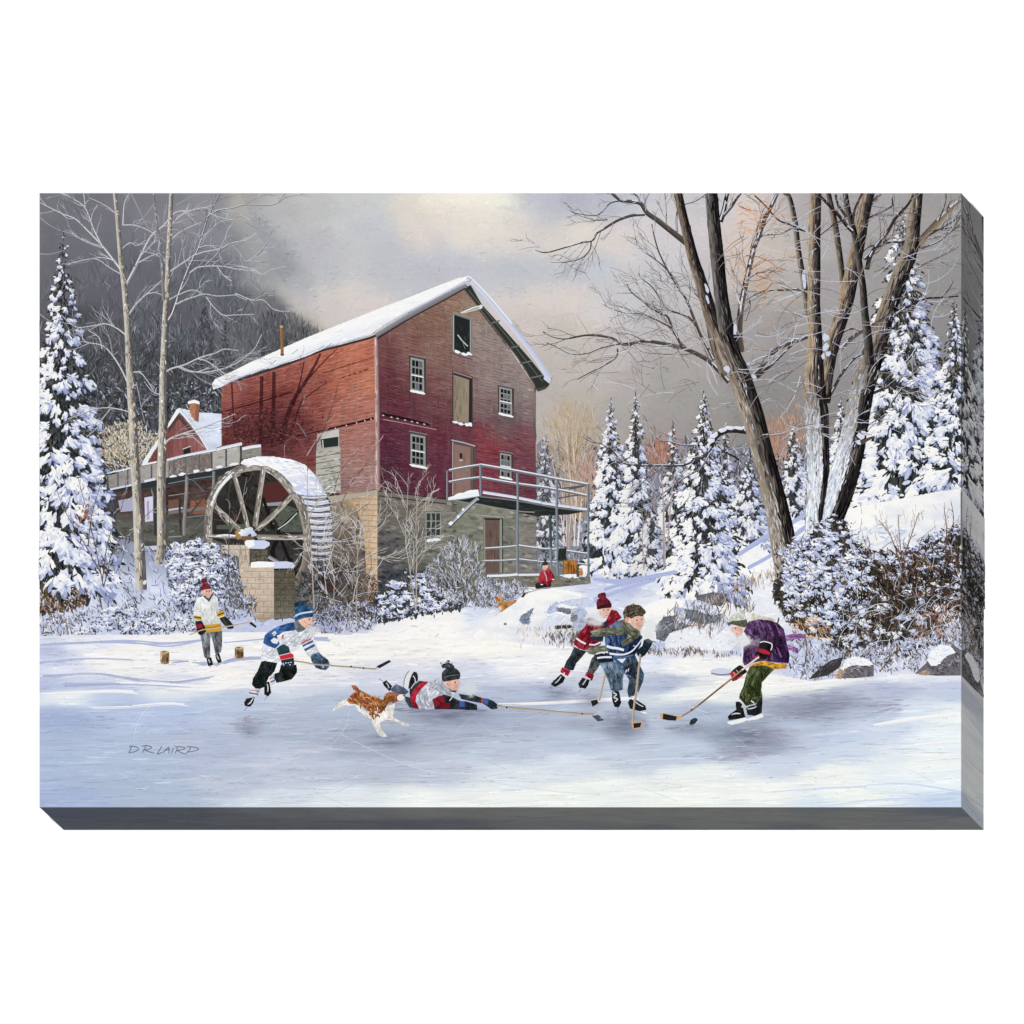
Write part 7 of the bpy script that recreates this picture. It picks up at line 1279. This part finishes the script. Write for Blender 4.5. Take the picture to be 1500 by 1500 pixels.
k = 60; tx = rng.uniform(1165, 1352, k); ty = np.interp(tx, [1165,1195,1250,1310,1352], [424,368,346,358,408])+rng.normal(8, 7, k); hq = np.array(C(*np.column_stack([tx, ty]).ravel().tolist())); hr.dabs(hq[:, 0], hq[:, 1], -np.pi/2+(tx-1255)/110+rng.normal(0, .5, k), 4.2, 1.3, pick([(74,64,52,4),(50,43,36,3),(112,98,78,2)], k)); hr.dabs(*np.array(C(1300,432, 1318,436, 1335,428, 1285,436)).T, 1.2, 3.4, 1.2, pick([(70,60,50,3)], 4))
g = part('glove', p); cloth(g, C(1342,648, 1380,636, 1422,662, 1405,700, 1385,735, 1352,780, 1312,802, 1280,775, 1278,740, 1330,700), (32,50,62), 36, 24, 6, 1.8); 
for P in [C(1300,745, 1330,780), C(1330,725, 1360,765), C(1355,705, 1385,735), C(1345,660, 1400,668)]: g.ribbon(P, .9, (14,24,32))
g = part('glove', p); cloth(g, C(1150,892, 1190,872, 1232,858, 1275,925, 1302,950, 1325,975, 1295,1002, 1235,975, 1190,950), (32,38,52), 36, 18, 6, 1.8); g.dabs(*np.array(C(1185,920, 1205,910)).T, 1.9, 6, 1.6, [(214,218,224)]*2); g.ribbon(C(1150,900, 1180,945, 1230,970), 2.0, (90,110,160)); g.poly(C(1262,950, 1310,940, 1322,985, 1280,1000), (58,84,124))
hockey_stick('upright stick gripped with both gloves by the boy in blue', C(1312,772, 1300,860, 1290,960, 1280,1050, 1258,1200, 1246,1300, 1240,1380), (2.8, 3.2), C(1246,1378, 1318,1372, 1308,1412, 1252,1422), (206,186,160), edge=C(1230,1350, 1245,1345, 1252,1370, 1328,1362, 1316,1420, 1250,1430, 1232,1400)); 
vapour('breath of the boy in blue', 953, 922, 18, 21, .62)

# ---- boy in purple
D = T(940, 870, 6.0)
shadow(1100, 1066, 26, 8, 24, (168,172,192)); shadow(1085, 1100, 44, 6, 22, (176,180,198))
p = part('person', root, 'boy in a purple coat and olive trousers reaching down for the puck')
wf = part('snowy_hood', p); cloth(wf, D(925,210, 975,165, 1010,180, 1080,200, 1160,215, 1180,240, 1040,232, 950,245), (226,222,208), 40, 20, 6, 1.8)
sc_ = part('scarf', p)
for q_ in (D(1238,372, 1340,350, 1400,352, 1446,360, 1436,390, 1350,396, 1252,422), D(1278,448, 1330,462, 1375,480, 1372,526, 1330,500, 1288,492)): cloth(sc_, q_, (146,100,156), 30, 26, 7, 1.7, .0, .3)
tr = part('trousers', p); cloth(tr, D(948,645, 1020,615, 1092,622, 1168,660, 1110,720, 1055,780, 1052,850, 1062,900, 1045,952, 985,965, 920,985, 858,915, 862,880, 892,820, 905,770, 920,710), (60,70,38), 220, 36, 9, 2, 1.7, .4, 10)
for P in [D(1000,680, 960,780, 930,880), D(1060,680, 1010,760, 1000,850), D(930,860, 980,900, 1040,880), D(1050,780, 1030,850, 1040,900)]: tr.ribbon(P, (1, 2.6), (38,46,24))
tr.ribbon(D(945,700, 915,800, 880,890), (2.4, 1), (98,106,64))
s2 = skate(p, D(918,1005, 960,985, 1000,980, 1062,900, 1060,960, 1056,1042, 1000,1072, 930,1062), D(930,1012, 975,1005, 1010,990), None, D(920,1095, 1060,1050, 1072,1080, 1020,1102, 935,1115)); s1 = skate(p, D(758,1078, 800,1040, 832,1020, 826,950, 850,942, 882,962, 900,1040, 912,1085, 830,1102, 765,1108), D(792,1062, 830,1050, 868,1055), None, D(752,1122, 905,1085, 940,1105, 880,1132, 790,1152, 755,1140)); s1.ribbon(D(828,945, 862,945, 888,970, 882,1000), 1.6, (224,226,228)); s2.ribbon(D(962,940, 990,960), 1.8, (224,226,228))
hm = part('jersey_hem', p); cloth(hm, D(942,642, 1000,608, 1080,588, 1180,615, 1276,618, 1272,655, 1165,662, 1090,628, 1010,632), (208,154,44), 24, 26, 6, 1.5, .1, .2)
jk = part('coat', p); cloth(jk, D(940,245, 1030,226, 1130,235, 1200,260, 1250,310, 1272,420, 1302,540, 1292,612, 1180,602, 1080,588, 1010,598, 905,632, 890,600, 895,520, 898,465, 960,435, 930,380, 900,330), (78,50,88), 300, 40, 10, 2.2, 1.2, .6)
for P in [D(1050,250, 1100,330, 1090,400), D(1130,250, 1190,330, 1200,430), D(1240,420, 1250,520, 1230,600), D(960,460, 920,520, 910,600), D(1000,300, 980,360), D(1150,500, 1190,560)]: jk.ribbon(P, (1.2, 3.4), (44,26,56))
for P in [D(1040,240, 1080,300), D(1180,270, 1220,350), D(1190,470, 1230,560), D(1110,260, 1140,320)]: jk.ribbon(P, (1, 2.4), (128,92,140))
jk.poly(D(920,450, 990,452, 985,480, 930,480), (110,84,92)); jk.ribbon(D(1090,592, 1180,604, 1280,612), .9, (150,120,160))
g = part('glove', p); cloth(g, D(1035,430, 1080,420, 1140,436, 1152,495, 1130,540, 1090,578, 1060,575, 1010,560, 985,570, 1000,530, 1028,490), (28,24,30), 36, 16, 6, 1.8); g.poly(D(1030,485, 1080,490, 1132,515, 1128,540, 1060,525, 1028,510), (180,40,60)); g.ribbon(D(1042,432, 1080,422, 1142,440, 1148,468, 1138,500), 1.5, (232,234,238)); g.poly(D(990,555, 1030,540, 1040,560, 1000,585), (180,60,76))
g = part('glove', p); cloth(g, D(775,702, 800,670, 850,632, 885,622, 912,645, 926,688, 890,712, 832,760, 795,768, 790,730), (30,28,34), 36, 18, 6, 1.7); g.poly(D(780,700, 805,680, 830,690, 812,722, 786,724), (196,44,62)); g.poly(D(800,752, 850,725, 882,702, 885,722, 835,758, 800,770), (150,40,60)); g.ribbon(D(868,622, 905,645, 930,680), 1.6, (234,236,240))
for P in [D(808,690, 830,720), D(830,668, 856,700)]: g.ribbon(P, .9, (200,196,200))
face(p, D(792,290, 880,282, 895,320, 880,355, 855,376, 832,374, 824,350, 800,336, 790,318), [D(826,306)[0]], D(826,352, 845,350), D(800,300, 790,322), (228,182,166))
ht = part('cap', p); cloth(ht, D(752,246, 768,222, 792,192, 830,176, 872,168, 905,185, 925,230, 870,238, 800,240, 770,256), (206,209,198), 30, 20, 5, 1.6); cloth(ht, D(750,250, 772,254, 800,240, 870,236, 925,228, 932,272, 905,296, 880,290, 830,278, 790,268, 765,284), (82,88,70), 30, 24, 5, 1.6)
vapour('breath of the boy in purple', 1086, 939, 31, 15, .62)
hockey_stick('taped stick angled down to the puck by the boy in purple', D(1035,560, 960,612, 880,672, 800,738, 640,865, 520,962, 440,1022, 380,1058, 340,1084), (2.8, 2.4), D(188,1052, 250,1064, 312,1078, 300,1114, 240,1112, 185,1102), (190,146,104), edge=D(160,1062, 185,1048, 312,1074, 360,1066, 350,1090, 305,1114, 170,1104), tape=D(440,1018))
s_ = PAINTS[-2]; s_.ribbon(D(1035,558, 960,610, 880,670), 2.2, (232,226,222)); s_.ribbon(D(720,800, 600,898, 500,978), 1.2, (70,52,40))
pk = part('puck', root, 'black puck on the ice in front of the purple boy\'s stick'); cloth(pk, D(420,1132, 435,1105, 462,1090, 488,1096, 490,1112, 470,1138, 438,1154, 422,1146), (38,42,46), 12, 20, 3, 1.2); shadow(1012, 1063, 8, 2, 8, (150,156,176)); shadow(985, 1067, 14, 2, 10, (160,166,186))

# ---- child sitting by the balcony
p = part('person', root, 'small child in a red coat and dark hat sitting below the balcony')
face(p, G(675,940, 715,935, 715,965, 695,980, 675,968), None, None, None, (222,170,150)); lg = part('trousers', p); cloth(lg, G(625,1080, 660,1060, 740,1075, 735,1108, 690,1115, 625,1115), (40,36,42), 10, 14, 4, 1.3)
jk = part('coat', p); cloth(jk, G(655,1010, 672,985, 690,995, 715,962, 740,985, 768,1035, 750,1062, 715,1095, 690,1075, 660,1075, 645,1050), (168,40,56), 50, 28, 5, 1.5); jk.ribbon(G(690,990, 705,1030, 708,1060), 1.6, (190,170,176)); jk.dabs(*np.array(G(755,1048, 672,1085)).T, 0, 4, 1.6, [(236,236,240)]*2)
ht = part('hat', p); cloth(ht, G(675,942, 675,920, 690,910, 710,915, 717,938), (54,44,50), 10, 16, 3, 1.2); ht.blobs(*[[v] for v in G(696,903)[0]], 2.2, 1.8, 0, (44,38,44), 9, .2)
hockey_stick('short stick lying by the sitting child', G(740,1105, 640,1120, 545,1148), (1.2, 1.4), G(520,1175, 545,1145, 555,1150, 535,1180), (190,190,196))
p = part('dog', root, 'golden dog resting on the snow behind the mound'); cloth(p, C(60,330, 75,310, 110,320, 160,305, 225,298, 215,318, 170,345, 130,372, 92,402, 70,390, 68,360), (184,130,82), 40, 36, 6, 1.6, .6, .4); cloth(p, C(40,290, 60,270, 85,262, 108,280, 108,312, 85,325, 60,318), (194,142,94), 16, 30, 4, 1.4); p.blobs(*np.array(C(72,300)).T, 1.6, 1.2, 0, (90,54,34), 8, .1); p.poly(C(75,350, 92,360, 88,395, 74,388), (236,214,190)); p.blobs(*np.array(C(55,285)).T, 1.6, 2.4, .5, (160,92,48), 8, .1)

# ---------------------------------------------------------------- signature
sg_ = part('signature', root, 'painter\'s signature in grey brush capitals on the ice')
N = T(170, 1080, 10.714)
for P in [N(240,150, 225,200, 200,245), N(205,140, 270,142, 330,160, 352,188, 320,215, 250,238, 200,248), N(470,145, 440,195, 412,242), N(408,140, 480,132, 540,145, 555,170, 500,190, 430,205), N(450,200, 520,228, 605,250), N(718,140, 690,190, 645,258), N(640,262, 680,258, 715,235), N(730,248, 780,195, 830,150), N(828,150, 830,200, 828,258), N(755,210, 800,200, 850,190), N(900,170, 885,210, 866,252), N(912,128, 920,138), N(965,165, 950,210, 925,250), N(930,152, 1010,150, 1080,165, 1060,190, 960,208), N(960,206, 1020,240, 1108,268), N(1170,160, 1150,205, 1105,240), N(1110,152, 1180,150, 1270,165, 1296,188, 1250,210, 1100,240)]:
    sg_.ribbon(P, (1.5, 1.2), (104,112,134), 6)
# ---------------------------------------------------------------- mirrored wrap on the edges of the stretcher
def wrap_edge(name, axis, label, side_shade, sat):
    """the picture folds round the edge: whatever lies within DEPTH of the edge is repeated, mirrored, on the side"""
    p = Paint(name, root, label); co = []; cl = []; lo = []; st = []; tt = []; nv = 0
    for q in PAINTS:
        if not q.wrap: continue
        for P, Cc, Hh, Kk in zip(q.fv, q.fc, q.fh, q.fk):
            P, Cc, Hh = P[Kk], Cc[Kk], Hh[Kk]
            if len(P) == 0: continue
            n, k, _ = P.shape; c = P.mean(1)
            d = {'right': (CX1-P[..., 0]).min(1), 'bottom': (CY1-P[..., 1]).min(1), 'left': (P[..., 0]-CX0).min(1), 'top': (P[..., 1]-CY0).min(1)}[axis]
            m = d < DEPTH
            if not m.any(): continue
            P2, C2, H2 = P[m], Cc[m][..., :3], Hh[m]; n = len(P2); h = np.repeat(H2[:, None], k, 1)
            if axis == 'right': dep = np.clip(CX1-P2[..., 0], 0, DEPTH); X = (CX1+h-750)*S; Y = dep*S; Z = (750-P2[..., 1])*S
            elif axis == 'left': dep = np.clip(P2[..., 0]-CX0, 0, DEPTH); X = (CX0-h-750)*S; Y = dep*S; Z = (750-P2[..., 1])*S
            elif axis == 'bottom': dep = np.clip(CY1-P2[..., 1], 0, DEPTH); X = (P2[..., 0]-750)*S; Y = dep*S; Z = (750-CY1-h)*S
            else: dep = np.clip(P2[..., 1]-CY0, 0, DEPTH); X = (P2[..., 0]-750)*S; Y = dep*S; Z = (750-CY0+h)*S
            v = np.stack([X, Y, Z], -1)
            e1 = v[:, 1]-v[:, 0]; e2 = v[:, 2]-v[:, 0]; nn = np.cross(e1, e2)
            want = {'right': nn[:, 0], 'left': -nn[:, 0], 'bottom': -nn[:, 2], 'top': nn[:, 2]}[axis]
            idx = nv+np.arange(n*k).reshape(n, k); idx[want < 0] = idx[want < 0][:, ::-1]
            L = lin(C2.reshape(-1, 3)); g = L@np.array([.3, .59, .11]); L = (g[:, None]*(1-sat)+L*sat)*side_shade  # greyed and darkened: the side face's shade is painted into the wrap
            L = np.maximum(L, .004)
            co.append(v.reshape(-1, 3)); cl.append(np.column_stack([L/GAIN, np.ones(len(L))])); lo.append(idx.ravel()); st.append(nv+np.arange(n)*k); tt.append(np.full(n, k)); nv += n*k
    o = mesh_object(name, np.concatenate(co), np.concatenate(lo), np.concatenate(st), np.concatenate(tt), np.concatenate(cl), 'oil_paint', root)
    o['label'] = label

# ---------------------------------------------------------------- materials
def new_mat(name):
    m = bpy.data.materials.new(name); m.use_nodes = True; nt = m.node_tree; return m, nt, nt.nodes, nt.links, nt.nodes['Principled BSDF']
def paint_mat(name, alpha):
    m, nt, N_, L_, b = new_mat(name)
    a = N_.new('ShaderNodeVertexColor'); a.layer_name = 'pigment'
    tc = N_.new('ShaderNodeTexCoord')
    # canvas weave and pigment grain, in the canvas's own coordinates
    n1 = N_.new('ShaderNodeTexNoise'); n1.inputs['Scale'].default_value = 520; n1.inputs['Detail'].default_value = 2
    L_.new(tc.outputs['Object'], n1.inputs['Vector'])
    w = N_.new('ShaderNodeTexWave'); w.wave_type = 'BANDS'; w.bands_direction = 'Z'; w.inputs['Scale'].default_value = 130; w.inputs['Distortion'].default_value = 1.5; L_.new(tc.outputs['Object'], w.inputs['Vector'])
    r1 = N_.new('ShaderNodeMapRange'); r1.inputs[3].default_value = .93; r1.inputs[4].default_value = 1.07; L_.new(n1.outputs['Fac'], r1.inputs[0])
    r2 = N_.new('ShaderNodeMapRange'); r2.inputs[3].default_value = .99; r2.inputs[4].default_value = 1.01; L_.new(w.outputs['Fac'], r2.inputs[0])
    mu = N_.new('ShaderNodeMath'); mu.operation = 'MULTIPLY'; L_.new(r1.outputs[0], mu.inputs[0]); L_.new(r2.outputs[0], mu.inputs[1])
    vm = N_.new('ShaderNodeVectorMath'); vm.operation = 'SCALE'; L_.new(a.outputs['Color'], vm.inputs[0]); L_.new(mu.outputs[0], vm.inputs['Scale'])
    L_.new(vm.outputs[0], b.inputs['Base Color'])
    b.inputs['Roughness'].default_value = .8; b.inputs['Specular IOR Level'].default_value = .04
    if alpha: L_.new(a.outputs['Alpha'], b.inputs['Alpha'])
    MATS[name] = m
paint_mat('oil_paint', False); paint_mat('glaze_paint', True)
m, nt, N_, L_, b = new_mat('primed_canvas'); b.inputs['Base Color'].default_value = (.16, .16, .165, 1); b.inputs['Roughness'].default_value = .9
n = N_.new('ShaderNodeTexNoise'); n.inputs['Scale'].default_value = 900; bu = N_.new('ShaderNodeBump'); bu.inputs['Strength'].default_value = .1; L_.new(n.outputs['Fac'], bu.inputs['Height']); L_.new(bu.outputs[0], b.inputs['Normal']); MATS['primed_canvas'] = m
m, nt, N_, L_, b = new_mat('white_wall'); b.inputs['Base Color'].default_value = (.98, .98, .98, 1); b.inputs['Roughness'].default_value = .95; b.inputs['Specular IOR Level'].default_value = .0
n = N_.new('ShaderNodeTexNoise'); n.inputs['Scale'].default_value = 60; bu = N_.new('ShaderNodeBump'); bu.inputs['Strength'].default_value = .02; L_.new(n.outputs['Fac'], bu.inputs['Height']); L_.new(bu.outputs[0], b.inputs['Normal']); MATS['white_wall'] = m

# ---------------------------------------------------------------- build everything
finish_film()
for q in PAINTS: q.build()
wrap_edge('edge_wrap', 'right', 'mirror-image wrap on the right side of the canvas, shade painted into its colours', SHADE_R, .5)
wrap_edge('edge_wrap', 'bottom', 'mirror-image wrap on the underside of the canvas, deep shade painted into its colours', SHADE_B, .75)
wrap_edge('edge_wrap', 'left', 'mirror-image wrap on the left side of the canvas', .5, .55)
wrap_edge('edge_wrap', 'top', 'mirror-image wrap on the top side of the canvas', .5, .55)

def box(name, x0, x1, y0, y1, z0, z1, mat, parent):
    v = np.array([(x, y, z) for x in (x0, x1) for y in (y0, y1) for z in (z0, z1)], float)
    f = [(0,1,3,2),(4,6,7,5),(0,4,5,1),(2,3,7,6),(0,2,6,4),(1,5,7,3)]
    return mesh_object(name, v, np.array(f).ravel(), np.arange(6)*4, np.full(6, 4), np.ones((8, 4)), mat, parent)
e = .02*S
box('stretched_canvas', (CX0-750)*S+e, (CX1-750)*S-e, e, DEPTH*S, (750-CY1)*S+e, (750-CY0)*S-e, 'primed_canvas', root)
wall = box('wall', -9, 9, DEPTH*S+.0004, DEPTH*S+.12, -9, 9, 'white_wall', None); wall['kind'] = 'structure'; wall['label'] = 'plain white wall behind the canvas'

# move the print's origin to the middle of its bottom edge
base = Vector(((CX0+CX1)/2*S-750*S, 0, (750-CY1)*S))
root.location = base
for o in root.children: o.location = -base

# ---------------------------------------------------------------- camera: square-on to the canvas, far off to the lower right, lens shifted
D = 20*1500*S; s = D/(D+DEPTH*S); off = 34/(1-s)     # back edge appears 34 units to the right of and below the front edge
vx = 733+off; vy = 733+off
cam = bpy.data.objects.new('camera', bpy.data.cameras.new('camera')); coll.objects.link(cam)
cam.location = ((vx-750)*S, -D, (750-vy)*S); cam.rotation_euler = (math.pi/2, 0, 0)
cam.data.sensor_width = 36; cam.data.lens = 36*D/(1500*S); cam.data.shift_x = -(vx-750)/1500; cam.data.shift_y = (vy-750)/1500
cam.data.clip_start = 1; cam.data.clip_end = 200
scene.camera = cam

# ---------------------------------------------------------------- light: one big soft lamp near the camera's side, plus a dim even room
w = bpy.data.worlds.new('World'); scene.world = w; w.use_nodes = True
w.node_tree.nodes['Background'].inputs[0].default_value = (1, 1, 1, 1); w.node_tree.nodes['Background'].inputs[1].default_value = .22
la = bpy.data.lights.new('soft_lamp', 'AREA'); la.shape = 'DISK'; la.size = 2.5; la.energy = LAMP
lo_ = bpy.data.objects.new('soft_lamp', la); coll.objects.link(lo_); lo_.location = (8, -26, -8)
lo_.rotation_euler = (Vector((0, 0, 0))-lo_.location).to_track_quat('-Z', 'Y').to_euler()
v = scene.view_settings; v.view_transform = 'Standard'; v.look = 'None'; v.exposure = 0; v.gamma = 1
scene.render.film_transparent = False
